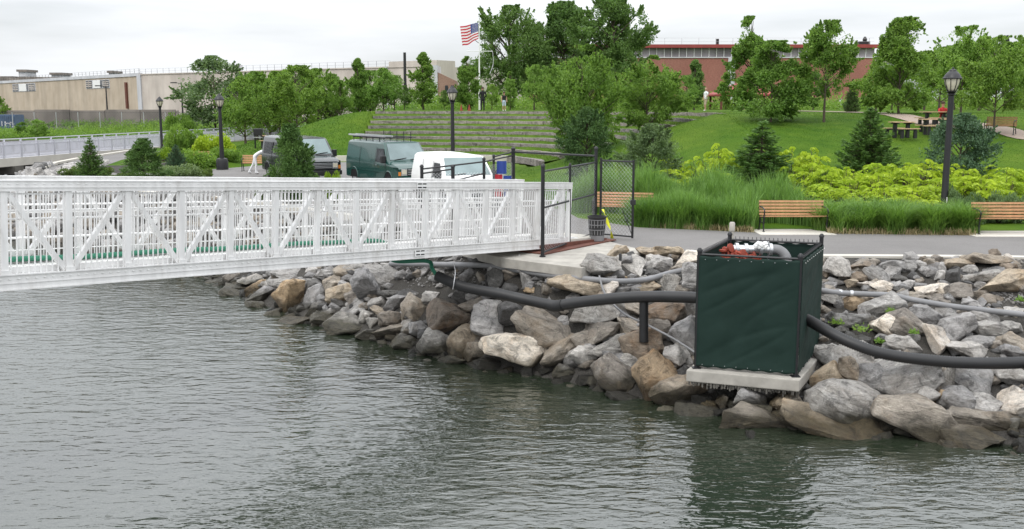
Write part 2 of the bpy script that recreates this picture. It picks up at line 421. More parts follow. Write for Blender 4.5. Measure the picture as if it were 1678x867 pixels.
class MB:
    def __init__(s): s.v = []; s.f = []; s.mi = []
    def add(s, vs_, fs, mi=0):
        b = len(s.v); s.v += [tuple(q) for q in vs_]; s.f += [tuple(i + b for i in q) for q in fs]; s.mi += [mi] * len(fs); return s
    def box(s, x0, x1, y0, y1, z0, z1, M=None, mi=0):
        v = [Vector(q) for q in ((x0, y0, z0), (x1, y0, z0), (x1, y1, z0), (x0, y1, z0), (x0, y0, z1), (x1, y0, z1), (x1, y1, z1), (x0, y1, z1))]
        if M is not None: v = [M @ q for q in v]
        return s.add(v, [(0, 3, 2, 1), (4, 5, 6, 7), (0, 1, 5, 4), (1, 2, 6, 5), (2, 3, 7, 6), (3, 0, 4, 7)], mi)
    def bar(s, a, b, w, h=None, up=(0, 0, 1), mi=0):
        a, b = Vector(a), Vector(b); h = w if h is None else h
        d = (b - a); l = d.length; d.normalize()
        sx = d.cross(Vector(up))
        if sx.length < 1e-4: sx = d.cross(Vector((1, 0, 0)))
        sx.normalize(); sy = sx.cross(d)
        v = []
        for p in (a, b):
            for i, j in ((-1, -1), (1, -1), (1, 1), (-1, 1)): v.append(p + sx * (i * w / 2) + sy * (j * h / 2))
        return s.add(v, [(0, 1, 2, 3), (7, 6, 5, 4), (0, 4, 5, 1), (1, 5, 6, 2), (2, 6, 7, 3), (3, 7, 4, 0)], mi)
    def tube(s, pts, r, n=8, cap=True, mi=0):
        pts = [Vector(p) for p in pts]; rs = r if isinstance(r, (list, tuple)) else [r] * len(pts)
        v = []; f = []; prev = None
        for i, p in enumerate(pts):
            t = (pts[min(i + 1, len(pts) - 1)] - pts[max(i - 1, 0)]).normalized()
            if prev is None:
                u = t.cross(Vector((0, 0, 1)));
                if u.length < 1e-3: u = t.cross(Vector((1, 0, 0)))
            else: u = prev - t * prev.dot(t)
            u.normalize(); w = t.cross(u); prev = u
            for k in range(n):
                a = 2 * math.pi * k / n; v.append(p + (u * math.cos(a) + w * math.sin(a)) * rs[i])
        for i in range(len(pts) - 1):
            for k in range(n): f.append((i * n + k, i * n + (k + 1) % n, (i + 1) * n + (k + 1) % n, (i + 1) * n + k))
        if cap: f.append(tuple(range(n))[::-1]); f.append(tuple((len(pts) - 1) * n + k for k in range(n)))
        return s.add(v, f, mi)
    def lathe(s, prof, n=16, c=(0, 0, 0), M=None, mi=0):
        v = []; f = []
        for r, z in prof:
            for k in range(n):
                a = 2 * math.pi * k / n; q = Vector((c[0] + r * math.cos(a), c[1] + r * math.sin(a), c[2] + z)); v.append(M @ q if M is not None else q)
        for i in range(len(prof) - 1):
            for k in range(n): f.append((i * n + k, i * n + (k + 1) % n, (i + 1) * n + (k + 1) % n, (i + 1) * n + k))
        f.append(tuple(range(n))[::-1]); f.append(tuple((len(prof) - 1) * n + k for k in range(n)))
        return s.add(v, f, mi)
    def prism(s, poly, z0, z1, mi=0):
        n = len(poly); v = [(x, y, z0) for x, y in poly] + [(x, y, z1) for x, y in poly]
        f = [tuple(range(n))[::-1], tuple(range(n, 2 * n))] + [(i, (i + 1) % n, n + (i + 1) % n, n + i) for i in range(n)]
        return s.add(v, f, mi)
    def mesh(s, name, smooth=None):
        me = bpy.data.meshes.new(name); me.from_pydata(s.v, [], s.f)
        if any(s.mi): me.polygons.foreach_set("material_index", s.mi)
        if smooth:
            me.polygons.foreach_set("use_smooth", [True] * len(me.polygons))
            me.set_sharp_from_angle(angle=R(smooth))
        me.update(); return me
    def build(s, name, mat, parent=None, loc=None, smooth=None, bevel=0.0):
        me = s.mesh(name, smooth)
        if bevel:
            bm = bmesh.new(); bm.from_mesh(me)
            bmesh.ops.bevel(bm, geom=bm.edges[:], offset=bevel, segments=2, affect='EDGES', profile=0.6)
            bm.to_mesh(me); bm.free()
        return link(name, me, mat, parent, loc)
def np_mesh(name, V, Fq, smooth=False):
    """V (n,3), Fq (m,k) faces of equal size"""
    me = bpy.data.meshes.new(name); V = np.asarray(V, np.float32); Fq = np.asarray(Fq, np.int32)
    me.vertices.add(len(V)); me.vertices.foreach_set("co", V.ravel())
    k = Fq.shape[1]; me.loops.add(Fq.size); me.loops.foreach_set("vertex_index", Fq.ravel())
    me.polygons.add(len(Fq)); me.polygons.foreach_set("loop_start", np.arange(0, Fq.size, k, dtype=np.int32))
    me.polygons.foreach_set("loop_total", np.full(len(Fq), k, np.int32))
    me.update(calc_edges=True)
    if smooth: me.polygons.foreach_set("use_smooth", np.ones(len(Fq), bool))
    me.validate(); return me
def spline(pts, n=8):
    """Catmull-Rom through pts"""
    pts = [Vector(p) for p in pts]; out_ = []
    for i in range(len(pts) - 1):
        p0, p1, p2, p3 = pts[max(i - 1, 0)], pts[i], pts[i + 1], pts[min(i + 2, len(pts) - 1)]
        for k in range(n):
            t = k / n
            out_.append(0.5 * ((2 * p1) + (p2 - p0) * t + (2 * p0 - 5 * p1 + 4 * p2 - p3) * t * t + (3 * p1 - p0 - 3 * p2 + p3) * t ** 3))
    out_.append(pts[-1]); return out_

# ------------------------------------------------------------------ ground, water, paved surfaces
def axis(lo, hi, step, far):
    a = list(np.arange(lo, hi + 1e-6, step)); g = step; x = lo
    left = []
    while x > -far: g *= 1.35; x -= g; left.append(x)
    g = step; x = hi; right = []
    while x < far: g *= 1.35; x += g; right.append(x)
    return np.array(left[::-1] + a + right)
gx = axis(-38, 42, 0.4, 1500); gy = axis(9, 100, 0.4, 1500)
gy = gy[gy > -60]
GX, GY = np.meshgrid(gx, gy)
GZ = ground(GX, GY)
_r = np.random.default_rng(3)
lumps = _r.normal(0, 0.035, GZ.shape)
_land = _inside(GX, GY, EDGE)
GZ2 = np.where(_land, GZ, GZ + lumps)
V = np.stack([GX.ravel(), GY.ravel(), GZ2.ravel()], 1)
ny, nx = GX.shape
idx = np.arange(ny * nx).reshape(ny, nx)
Fq = np.stack([idx[:-1, :-1].ravel(), idx[:-1, 1:].ravel(), idx[1:, 1:].ravel(), idx[1:, :-1].ravel()], 1)
me = np_mesh("ground", V, Fq, True)
lawn = (_land & ~((np.abs(GX + 22) < 7) & (GY < 60) & (GX < -20))).astype(np.float32)
lawn = np.where((GY > 112) & (GX < -18), 0.25, lawn)
lawn = np.where((_segd(GX, GY, EDGE) < 0.5), 0.0, lawn)
att = me.attributes.new("lawn", 'FLOAT', 'POINT'); att.data.foreach_set("value", lawn.ravel().astype(np.float32))
tag(link("ground", me, "ground"), kind="structure")

me = np_mesh("water", [(-1500, -400, 0), (1500, -400, 0), (1500, 300, 0), (-1500, 300, 0)], [(0, 1, 2, 3)])
tag(link("water", me, "water"), kind="structure")

def sheet(name, poly, z, mat, kind="structure"):
    bm = bmesh.new(); vs_ = [bm.verts.new((x, y, z)) for x, y in poly]
    f = bm.faces.new(vs_)
    if f.normal.z < 0: f.normal_flip()
    bmesh.ops.triangulate(bm, faces=bm.faces[:])
    bmesh.ops.recalc_face_normals(bm, faces=bm.faces[:])
    if bm.faces[:][0].normal.z < 0: bmesh.ops.reverse_faces(bm, faces=bm.faces[:])
    me = bpy.data.meshes.new(name); bm.to_mesh(me); bm.free()
    o = link(name, me, mat); tag(o, kind=kind); return o
def xy(px, py): v = at(px, py); return (v.x, v.y)
near = [(30, 18.95), (16, 22.45), (11.6, 23.25), (7.1, 23.45), (4.6, 23.65), (3.3, 24.15)]
promenade = near + [(1.75, 22.6), (0.1, 24.0), (-1.8, 26.9), (-4.8, 31.7), (-9.8, 37.3), (-16.8, 42.3), (-23.1, 49.8), (-26.3, 57.1), (-28.3, 66), (-29.3, 78),
             (-27, 78), (-25.5, 66), (-23.4, 57), (-20.5, 52.5), (-17.5, 55), (-16.0, 57.5), (-14, 62), (-9, 64), (-4, 63), (-1.2, 56), (0.8, 46), (1.4, 37), (2.1, 31.8),
             xy(1045, 373), (6.9, 28.1), xy(1600, 386), (14.8, 28.6), (30, 27.5)]
sheet("promenade", promenade, P + 0.008, "asphalt")
def coping(name, pts, w, z0, z1, mat, lab=None):
    """a raised strip along pts, w wide to its left"""
    m = MB(); n = len(pts); a = []
    for i, (x, y) in enumerate(pts):
        x0, y0 = pts[max(i - 1, 0)]; x1, y1 = pts[min(i + 1, n - 1)]
        dx, dy = x1 - x0, y1 - y0; l = math.hypot(dx, dy); a.append((x + dy / l * w, y - dx / l * w))
    for i in range(n - 1):
        p, q, r_, s_ = pts[i], pts[i + 1], a[i + 1], a[i]
        m.add([(p[0], p[1], z0), (q[0], q[1], z0), (r_[0], r_[1], z0), (s_[0], s_[1], z0), (p[0], p[1], z1), (q[0], q[1], z1), (r_[0], r_[1], z1), (s_[0], s_[1], z1)],
              [(0, 3, 2, 1), (4, 5, 6, 7), (0, 1, 5, 4), (1, 2, 6, 5), (2, 3, 7, 6), (3, 0, 4, 7)])
    o = m.build(name, mat); tag(o, kind="structure"); return o
coping("kerb", near[:-1], 0.28, P - 0.5, P + 0.045, "concrete_pale")
coping("kerb", [(-4.8, 31.7), (-9.8, 37.3), (-16.8, 42.3), (-20.4, 46), (-23.1, 49.8), (-25, 53.2), (-26.3, 57.1), (-27.6, 61.5), (-28.3, 66), (-29.3, 78)], -0.35, P - 0.6, P + 0.12, "concrete_pale")
# concrete landing of the gangway
m = MB(); m.prism([(1.52, 21.75), (3.35, 24.2), (1.9, 27.6), (-2.2, 26.7), (-0.25, 23.2)], P - 0.20, P + 0.03)
tag(m.build("landing_slab", "concrete", bevel=0.015), kind="structure")
# bench pads
for c in ((1303, 383, 2.1), (1655, 386, 2.2)):
    v = at(c[0], c[1]); m = MB(); m.box(v.x - c[2] / 2, v.x + c[2] / 2, v.y - 0.35, v.y + 0.9, P - 0.1, P + 0.02)
    tag(m.build("bench_pad", "concrete_pale"), kind="structure")
# light kerb strip behind the vans
m = MB(); m.box(-14, 1.0, 64.3, 64.7, P - 0.1, P + 0.35); tag(m.build("kerb", "concrete_pale"), kind="structure")
# ribbon paths draped on the ground
def ribbon(name, pts, w, mat, off=0.03):
    pts = [Vector((x, y, 0)) for x, y in pts]; pts = spline(pts, 8); V = []; Fc = []
    for i, p in enumerate(pts):
        d = (pts[min(i + 1, len(pts) - 1)] - pts[max(i - 1, 0)]).normalized(); s_ = Vector((-d.y, d.x, 0))
        for k in range(5):
            q = p + s_ * (w * (k / 4 - 0.5)); V.append((q.x, q.y, gz(q.x, q.y) + off))
        if i:
            for k in range(4): a = (i - 1) * 5 + k; Fc.append((a, a + 1, a + 6, a + 5))
    o = link(name, np_mesh(name, V, Fc, True), mat); tag(o, kind="structure"); return o
ribbon("path", [(-22.5, 61), (-22, 70), (-20.5, 82), (-22, 96), (-23, 115)], 2.4, "path")
hp = [hit(1700, 226), hit(1640, 212), hit(1590, 204), hit(1500, 196)]
ribbon("path", [(30, 52)] + [(h.x, h.y) for h in hp] + [(22, 80)], 1.6, "path")

# ------------------------------------------------------------------ amphitheatre: nine curved stone tiers with grass treads
ORD = ["lowest", "second lowest", "third lowest", "fourth lowest", "middle", "fourth highest", "third highest", "second highest", "topmost"]
def ang_end(rad):           # left ends all stop on the line x = -10.4
    return math.acos(max(-1, min(1, -3.4 / rad)))
tr = random.Random(11)
for i in range(NROW):
    rad = R0 + RSTEP * i; zt = P + ZSTEP * (i + 1); a1 = ang_end(rad); a0 = R(-1.5 - tr.random() * 3) if i not in (7, 8) else R(-3)
    m = MB(); a = a0
    while a < a1:
        wd = tr.uniform(0.55, 1.5); b = min(a + wd / rad, a1); nseg = 2
        jr = tr.uniform(-0.05, 0.05); jz = tr.uniform(-0.03, 0.02); th = tr.uniform(0.34, 0.46)
        for k in range(nseg):
            u0 = a + (b - a) * k / nseg + (0.012 / rad if k == 0 else 0); u1 = a + (b - a) * (k + 1) / nseg - (0.012 / rad if k == nseg - 1 else 0)
            c = [(CX + math.cos(u) * q, CY + math.sin(u) * q) for u, q in ((u0, rad + jr), (u1, rad + jr), (u1, rad + th), (u0, rad + th))]
            m.add([(x, y, zt - ZSTEP - 0.05) for x, y in c] + [(x, y, zt + jz) for x, y in c], [(0, 3, 2, 1), (4, 5, 6, 7), (0, 1, 5, 4), (1, 2, 6, 5), (2, 3, 7, 6), (3, 0, 4, 7)])
        a = b
    o = m.build("stone_tier", "terrace_stone")
    tag(o, f"{ORD[i]} of the nine curved stone seating tiers on the grass slope" , "stone wall", "stone seating tiers of the amphitheatre")
    # tread behind the tier
    V = []; Fc = []; ns = 40; a0t = R(-4); a1t = a1
    rr = [rad + 0.33, rad + 0.8, rad + RSTEP + 0.04] if i < NROW - 1 else [rad + 0.33, rad + 1.2, rad + 2.2, rad + 3.4]
    for k in range(ns + 1):
        u = a0t + (a1t - a0t) * k / ns
        for q in rr: V.append((CX + math.cos(u) * q, CY + math.sin(u) * q, zt - 0.04 + (ZSTEP * .52 if i < NROW - 1 else .04) * (q - rr[0]) / (rr[-1] - rr[0]) + noise.noise(Vector((u * 9, q, i))) * 0.04))
    nr = len(rr)
    for k in range(ns):
        for j in range(nr - 1): b0 = k * nr + j; Fc.append((b0, b0 + 1, b0 + nr + 1, b0 + nr))
    me = np_mesh("grass_tread", V, [f[::-1] for f in Fc], True)
    att = me.attributes.new("lawn", 'FLOAT', 'POINT'); att.data.foreach_set("value", np.ones(len(V), np.float32))
    tag(link("grass_tread", me, "ground"), kind="structure")
# grass floor of the little stage

# ------------------------------------------------------------------ buildings
def frame2(o, a, b):      # local frame along a wall: x along from a to b, y outward-back
    pass
def wall_building(name, label, a, b, z0, z1, depth, mat, cat="building"):
    a, b = Vector((a[0], a[1], 0)), Vector((b[0], b[1], 0)); d = b - a; l = d.length; rz = math.atan2(d.y, d.x)
    o = empty(name, (a.x, a.y, z0), rz); tag(o, label, cat)
    m = MB(); m.box(0, l, 0, depth, 0, z1 - z0); m.build("wall", mat, o); return o, l
def rowfence(o, l, z, h, step, y=0.3, nm="roof_railing", mat="wire", t=.05):
    m = MB(); x = 0.0
    while x <= l: m.box(x - t / 2, x + t / 2, y - t / 2, y + t / 2, z, z + h); x += step
    for k in (.5, 1): m.box(0, l, y - t / 3, y + t / 3, z + h * k - t / 2, z + h * k)
    r_ = m.build(nm, mat, o); return r_
c0, c1, c2 = pt(228, 125.5, 286), pt(228, 124.5, 281), pt(717, 112, 219)
bw, l1 = wall_building("warehouse", "long tan windowed warehouse wall receding to the left edge", (pt(-120, 145, 470).x, 470), (c0.x, c0.y), -1.0, 13.7, 30, "wall_tan")
top1 = 13.7 + 1.0
m = MB(); m.box(0, l1, -.25, 1.0, top1, top1 + .9); m.build("parapet", "wall_pale", bw)
def along(a, b, px):     # distance along wall where the column px meets it
    k = (px - 839) / F; ax, ay = a; bx, by = b; t = (k * ay - ax) / ((bx - ax) - k * (by - ay)); return t
a1_, b1_ = (bw.location.x, bw.location.y), (c0.x, c0.y)
def s1(px): return along(a1_, b1_, px) * l1
for x0, x1, yt, yb in ((33, 70, 137, 150), (152, 190, 131, 145)):
    xm = s1((x0 + x1) / 2); dd = a1_[1] + (b1_[1] - a1_[1]) * xm / l1; zt, zb = pt(0, yt, dd).z + 1, pt(0, yb, dd).z + 1
    xa, xb = s1(x0), s1(x1); w_ = xb - xa
    fr = MB(); fr.box(xa, xb, -.12, -.003, zb, zt); fr = fr.build("window", "window_dark" if False else "wall_pale", bw)
    for k, (u0, u1, mt) in enumerate(((.02, .27, "window_dark"), (.32, .62, "white_paint"), (.635, .70, "window_dark"), (.73, .98, "window_dark"))):
        m = MB(); m.box(xa + w_ * u0, xa + w_ * u1, -.2, -.121, zb + .15, zt - .15); m.build("pane", mt, fr)
        if mt == "window_dark" and u1 - u0 > .1:
            m = MB()
            for j in range(1, 4): zz = zb + .15 + (zt - zb - .3) * j / 4; m.box(xa + w_ * u0, xa + w_ * u1, -.28, -.201, zz - .12, zz + .12)
            m.box(xa + w_ * (u0 + u1) / 2 - .1, xa + w_ * (u0 + u1) / 2 + .1, -.28, -.202, zb + .15, zt - .15); m.build("frame", "wall_beige", fr)
for px, yt, yb in ((217.5, 135, 178),):
    xm = s1(px); dd = a1_[1] + (b1_[1] - a1_[1]) * xm / l1; m = MB(); m.box(xm - .6, xm + .6, -.5, -.005, pt(0, yb, dd).z + 1, pt(0, yt, dd).z + 1); m.build("downpipe", "rust_steel", bw)
xm = l1 - 1.2; m = MB(); m.box(xm, l1 + .4, -.3, -.006, 0, top1 + .3); m.build("corner_trim", "wall_pale", bw)
bw2, l2 = wall_building("warehouse", "long pale beige blank warehouse wall behind the row of young trees", (c1.x, c1.y), (c2.x, c2.y), -1.0, 13.9, 34, "wall_beige")
m = MB(); m.box(-.1, l2 * .87, -.2, .5, 14.9, 15.15); m.box(l2 * .87, l2, -.2, 6, 14.9, 16.2); m.build("parapet", "wall_beige", bw2)
rowfence(bw2, l2 * .87, 15.15, 1.3, 2.6, t=.05); o_ = rowfence(bw, l1, top1 + .9, 1.2, 3.2, t=.07)
m = MB(); m.box(1, 4.5, -.3, -.01, 10.9 - 7.4, 11.6 - 7.4); m.build("vent", "window_dark", bw2)
m = MB(); m.box(l2 * .86, l2 * .86 + .7, -.4, -.01, 0, 15.2); m.box(0, .9, -.3, -.008, 0, 15); m.build("downpipe", "wall_pale", bw2)
m = MB(); m.box(l2 * .28, l2 * .28 + 5, 3, 7, 15.2, 17.0); m.build("roof_unit", "wall_pale", bw2)
# skyline beyond the tan wall
for px, w, yt, yb, lab in ((36, 12, 114, 130, "distant grey block with a wide top on the left skyline"), (92, 16, 119, 130, "low distant grey building right of the wide-topped one"), (181, 6, 116, 130, "thin distant chimney-like block above the tan wall"), (10, 16, 125, 134, "pale distant shed at the far left skyline")):
    a_ = pt(px - w / 2, yt, 560); b_ = pt(px + w / 2, yt, 560); o = empty("distant_building", (a_.x, 560, P)); tag(o, lab, "building")
    m = MB(); m.box(0, b_.x - a_.x, 0, 12, 0, a_.z - P - 1.2); m.build("wall", "wall_pale", o); m = MB(); m.box(-.8, b_.x - a_.x + .8, -.8, 12.8, a_.z - P - 1.198, a_.z - P); m.build("roof", "wall_stained", o)
m = MB()
q = random.Random(3); x = -290.0
while x < -170: w = q.uniform(6, 18); m.box(x, x + w, 520, 530, 0, pt(0, 126.5 + q.uniform(-1.5, 1.5), 520).z); x += w
tag(m.build("distant_roofs", "wall_stained"), "dark low line of distant roofs on the left skyline", "building", kind="stuff")
# stained yard wall in front
a_ = pt(-60, 181, 150); b_ = pt(292, 183, 150); yw = empty("yard_wall", (a_.x, 150, 1.0)); tag(yw, "low stained concrete yard wall beneath the tan warehouse", "wall")
L_ = b_.x - a_.x; m = MB(); k = 0.0
while k < L_:
    w = min(5.2, L_ - k); mm = MB(); mm.box(k + .04, k + w - .04, 0, .4, 0, a_.z - 1 + (.0 if int(k) % 2 else .12)); mm.build("panel", "wall_stained", yw); k += 5.2
m.box(0, L_, -1.6, -1.0, .6, 1.6); m.build("kerb_block", "wall_beige", yw)
# chain-link fences on the lot
def lot_fence(name, lab, xa, xb, y, z0, z1, step, tilt=0):
    o = empty(name, (xa, y, z0)); tag(o, lab, "fence"); x = 0
    while x <= xb - xa + .01: m = MB(); m.lathe([(.05, 0), (.05, z1 - z0)], 6, (x, x * tilt, 0)); m.build("fence_post", "steel", o); x += step
    m = MB(); m.tube([(0, 0, z1 - z0), (xb - xa, (xb - xa) * tilt, z1 - z0)], .02, 6); m.build("fence_rail", "wire", o)
    m = MB(); s_ = 0
    while s_ < xb - xa:
        h = z1 - z0
        for sg in (0, 1): p0 = (s_, s_ * tilt, h * sg); e_ = min(s_ + h, xb - xa); m.bar(p0, (e_, e_ * tilt, h * sg + (e_ - s_) * (1 - 2 * sg)), .018)
        s_ += .32
    tag(m.build("wire_mesh", "wire", o), kind="stuff"); return o
lot_fence("lot_fence", "tall grey chain-link fence above the brush of the far bank", -62, -37.0, 121, 2.2, 4.9, 2.6)
# container, lot lamps, utility pole
a_, b_ = pt(-14, 188, 128), pt(24, 188, 128); ct = empty("container", (a_.x, 128, 2.6)); tag(ct, "faded blue graffitied container at the left frame edge", "container")
m = MB(); hh = a_.z - 2.6; m.box(0, b_.x - a_.x, 0, 2.4, 0, hh); m.build("body", "container_blue", ct)
m = MB()
for k in range(12): x = (b_.x - a_.x) * (k + .5) / 12; m.box(x - .05, x + .05, -.06, -.003, .1, hh - .1)
m.build("ribs", "container_blue", ct)
m = MB()
for x, z, w, h in ((1.6, .5, .18, .9), (1.75, 1.0, .4, .16), (2.2, .6, .15, .7), (2.5, .5, .35, .15), (2.5, .9, .3, .14), (2.2, 1.15, .5, .13), (1.2, .7, .12, .7)): m.box(x, x + w, -.075, -.062, z * .8, z * .8 + h * .8)
m.build("graffiti", "wall_pale", ct)
def arm_lamp(px, d, yt, yb, side_, lab):
    t_, b_ = pt(px, yt, d), pt(px, yb, d); o = empty("street_lamp", (b_.x, d, b_.z - 1.5)); tag(o, lab, "street lamp", "arm street lamps on the lot")
    h = t_.z - b_.z + 1.5; m = MB(); m.lathe([(.16, 0), (.10, h)], 8); m.build("pole", "black_paint", o, smooth=50)
    m = MB(); m.tube([(0, 0, h - .1), (side_ * 1.0, 0, h + .05)], .06, 6); m.build("arm", "black_paint", o); m = MB(); m.box(min(side_ * .8, side_ * 1.8), max(side_ * .8, side_ * 1.8), -.2, .2, h - .05, h + .12); m.build("lamp_head", "black_plastic", o)
arm_lamp(176, 175, 141, 184, -1, "thin dark arm lamp in front of the tan warehouse windows"); arm_lamp(299, 175, 136, 176, -1, "thin dark arm lamp in front of the beige wall")
t_ = pt(663, 86, 120); z_ = P; m = MB(); m.lathe([(.20, 0), (.16, t_.z - z_)], 8, (t_.x, 120, z_)); tag(m.build("utility_pole", "black_plastic", smooth=50), "plain dark pole rising above the trees before the beige wall", "pole")
# small brown building
a_, b_ = pt(712, 122, 170), pt(746, 122, 170); bb = empty("brick_building", (a_.x, 170, P)); tag(bb, "small brown brick building between the beige wall and the flagpole", "building")
w = b_.x - a_.x; h = a_.z - P; m = MB(); m.add([(0, 0, 0), (w, 0, 0), (w, 8, 0), (0, 8, 0), (0, 0, h + .6), (w, 0, h - 1.0), (w, 8, h - 1.0), (0, 8, h + .6)], [(0, 3, 2, 1), (4, 5, 6, 7), (0, 1, 5, 4), (1, 2, 6, 5), (2, 3, 7, 6), (3, 0, 4, 7)]); m.build("wall", "wall_brown", bb)
m = MB(); m.box(-.3, .5, -.2, 8.2, 0, h + 1.5); m.build("chimney_wall", "wall_pale", bb)
for x in (w * .5, w * .78): m = MB(); m.box(x, x + .5, -.08, -.003, h - 3, h - 1.8); m.build("window", "window_dark", bb)
# red brick building
a_ = pt(866, 75, 150); b_ = pt(1436, 75, 150); rb = empty("brick_building", (a_.x, 150, P)); tag(rb, "long red brick building with a red roof edge and a clerestory strip", "building")
w = b_.x - a_.x; def_z = lambda y: pt(0, y, 150).z - P
zr0, zr1, zc = def_z(73), def_z(78.5), def_z(95)
m = MB(); m.box(0, w, 0, 30, 0, zc); m.build("wall", "wall_brick", rb); m = MB(); m.box(0.1, w - .1, .35, 29, zc, zr1); m.build("clerestory_wall", "wall_clerestory", rb)
m = MB(); m.box(-.4, w + .4, -.5, 30, zr1, zr0); m.build("roof_edge", "roof_red", rb); m = MB(); m.box(-.1, w + .1, -.12, .30, zc + .002, zc + .14); m.build("sill", "wall_pale", rb)
k = 0; x = .2; stp = 12 / F * 150
pm_ = MB(); pm_.box(.06, stp - .06, .22, .33, zc + .16, zr1 - .02); pm_ = pm_.mesh("pane"); pm_.materials.append(MATS["wall_clerestory"])
ml = MB(); ml.box(-.035, .035, .10, .345, zc + .15, zr1 - .003); ml = ml.mesh("mullion"); ml.materials.append(MATS["white_paint"])
while x < w - 1: link("pane", pm_, None, rb, (x, 0, 0)); link("mullion", ml, None, rb, (x, 0, 0)); x += stp
x = along((a_.x, 150), (b_.x, 150), 1192) * w; m = MB(); m.box(x - .5, x + .5, -.3, -.004, 0, zc); m.build("pilaster", "wall_pale", rb)
rowfence(rb, w, zr0, 1.0, 2.5, y=1, t=.05, mat="steel")
x = along((a_.x, 150), (b_.x, 150), 1170) * w; m = MB(); m.box(x, x + .35, 1.4, 1.8, zr0, zr0 + .9); m.build("roof_vent", "black_plastic", rb); m = MB(); x = along((a_.x, 150), (b_.x, 150), 1412) * w; m.box(x - 1.0, x + .6, 1.4, 3, zr0, zr0 + .55); m.lathe([(.3, 0), (.35, .3), (.15, .7)], 8, (x, 2, zr0 + .55)); m.build("roof_vent", "black_plastic", rb)
# pale building right
a_ = pt(1425, 103, 180); b_ = pt(1640, 103, 180); pb = empty("pale_building", (a_.x, 180, P)); tag(pb, "pale grey building glimpsed between trees on the right", "building")
w = b_.x - a_.x; h = a_.z - P; m = MB(); m.box(0, w, 0, 15, 0, h); m.build("wall", "wall_pale", pb)
for k in range(9): x = 1 + k * (w - 2) / 9; m = MB(); m.box(x, x + 1.3, -.08, -.003, h - 2.6, h - 1.2); m.build("window", "window_dark", pb)
m = MB(); m.box(-.2, w + .2, -.3, 15, h, h + .3); m.build("roof", "wall_stained", pb)
# crane jib at the far right
cr = empty("crane", (pt(1655, 60, 300).x, 300, P)); tag(cr, "dark crane boom rising above the trees at the far right", "crane")
h = pt(0, 58, 300).z - P; m = MB(); m.bar((0, 0, 0), (0, 0, h * .7), 1.2); m.build("mast", "black_paint", cr); m = MB(); m.bar((1.2, 0, h * .62), (-1.0, 0, h), .8); m.build("boom", "black_paint", cr)
# red-roofed pavilion with low brown fence
c_ = pt(1218, 160, 104); zb = gz(c_.x, 104); pv2 = empty("pavilion", (c_.x, 104, zb)); tag(pv2, "open pavilion with a red hipped roof behind the man in white", "pavilion")
ez = pt(0, 155, 104).z - zb; az_ = pt(0, 132, 104).z - zb; hw = 3.3
m = MB(); m.add([(-hw, -hw, ez), (hw, -hw, ez), (hw, hw, ez), (-hw, hw, ez), (0, 0, az_), (-hw, -hw, ez - .15), (hw, -hw, ez - .15), (hw, hw, ez - .15), (-hw, hw, ez - .15)],
                [(0, 1, 4), (1, 2, 4), (2, 3, 4), (3, 0, 4), (5, 6, 1, 0), (6, 7, 2, 1), (7, 8, 3, 2), (8, 5, 0, 3), (8, 7, 6, 5)]); m.build("roof", "roof_red", pv2)
for sx in (-1, 1):
    for sy in (-1, 1): m = MB(); m.box(sx * 2.8 - .1, sx * 2.8 + .1, sy * 2.8 - .1, sy * 2.8 + .1, 0, ez - .151); m.build("post", "rust_steel", pv2)
fw = empty("boundary_wall", (pt(1160, 170, 122).x, 122, P)); tag(fw, "low brown boundary wall behind the lawn on the right", "wall")
L_ = 46; k = 0
while k < L_: m = MB(); m.box(k, k + 2.9, 0, .3, 0, pt(0, 163, 122).z - P); m.build("panel", "wall_brown", fw); m = MB(); m.box(k + 2.9, k + 3.2, -.05, .35, 0, pt(0, 162, 122).z - P); m.build("pier", "wall_pale", fw); k += 3.2

# ------------------------------------------------------------------ timber and steel walkway on piles
wk = empty("walkway", (-33.0, 65.0, P), math.atan2(1, .171)); tag(wk, "pale grey railed walkway on piles curving past the far bank", "walkway")
X0w, X1w, Ww = -30, 78, 4.0
m = MB(); m.box(X0w, X1w, 0, Ww, -.05, .05); m.build("deck", "rail_grey", wk); m = MB(); m.box(X0w, X1w, -.06, -.003, -.42, .12); m.box(X0w, X1w, Ww + .003, Ww + .06, -.42, .12); m.box(X0w, X1w, .6, .9, -.40, -.052); m.box(X0w, X1w, Ww - .9, Ww - .6, -.40, -.052); m.build("edge_beam", "concrete_pale", wk)
rp = MB(); rp.box(-.05, .05, -.05, .05, .05, 1.12); rp = rp.mesh("railing_post"); rp.materials.append(MATS["rail_grey"])
for y in (0.06, Ww - .06):
    x = X0w
    while x <= X1w: link("railing_post", rp, None, wk, (x, y, 0)); x += 1.8
    m = MB(); m.box(X0w, X1w, y - .04, y + .04, 1.121, 1.18); m.box(X0w, X1w, y - .02, y + .02, .93, .97); m.box(X0w, X1w, y - .02, y + .02, .14, .2); m.build("handrail", "rail_grey", wk)
    m = MB(); x = X0w
    while x < X1w: m.box(x - .025, x + .025, y - .012, y + .012, .201, .929); x += .105
    tag(m.build("railing_bars", "rail_grey", wk), kind="stuff")
x = X0w + 2
while x < 26:
    m = MB(); m.box(x - .45, x + .45, -.2, Ww + .2, -.95, -.43); bt = m.build("pile_cap", "concrete_dark", wk)
    for y in (.5, 1.6, 2.6, 3.6): m = MB(); m.lathe([(.2, -4), (.2, -.951)], 10, (x, y, 0)); m.build("pile", "pile_dark", bt, smooth=50)
    for y in (.1, Ww - .4): m = MB(); m.box(x - .25, x + .25, y, y + .3, -.429, -.421); m.build("bearing", "concrete_pale", bt)
    x += 3.3

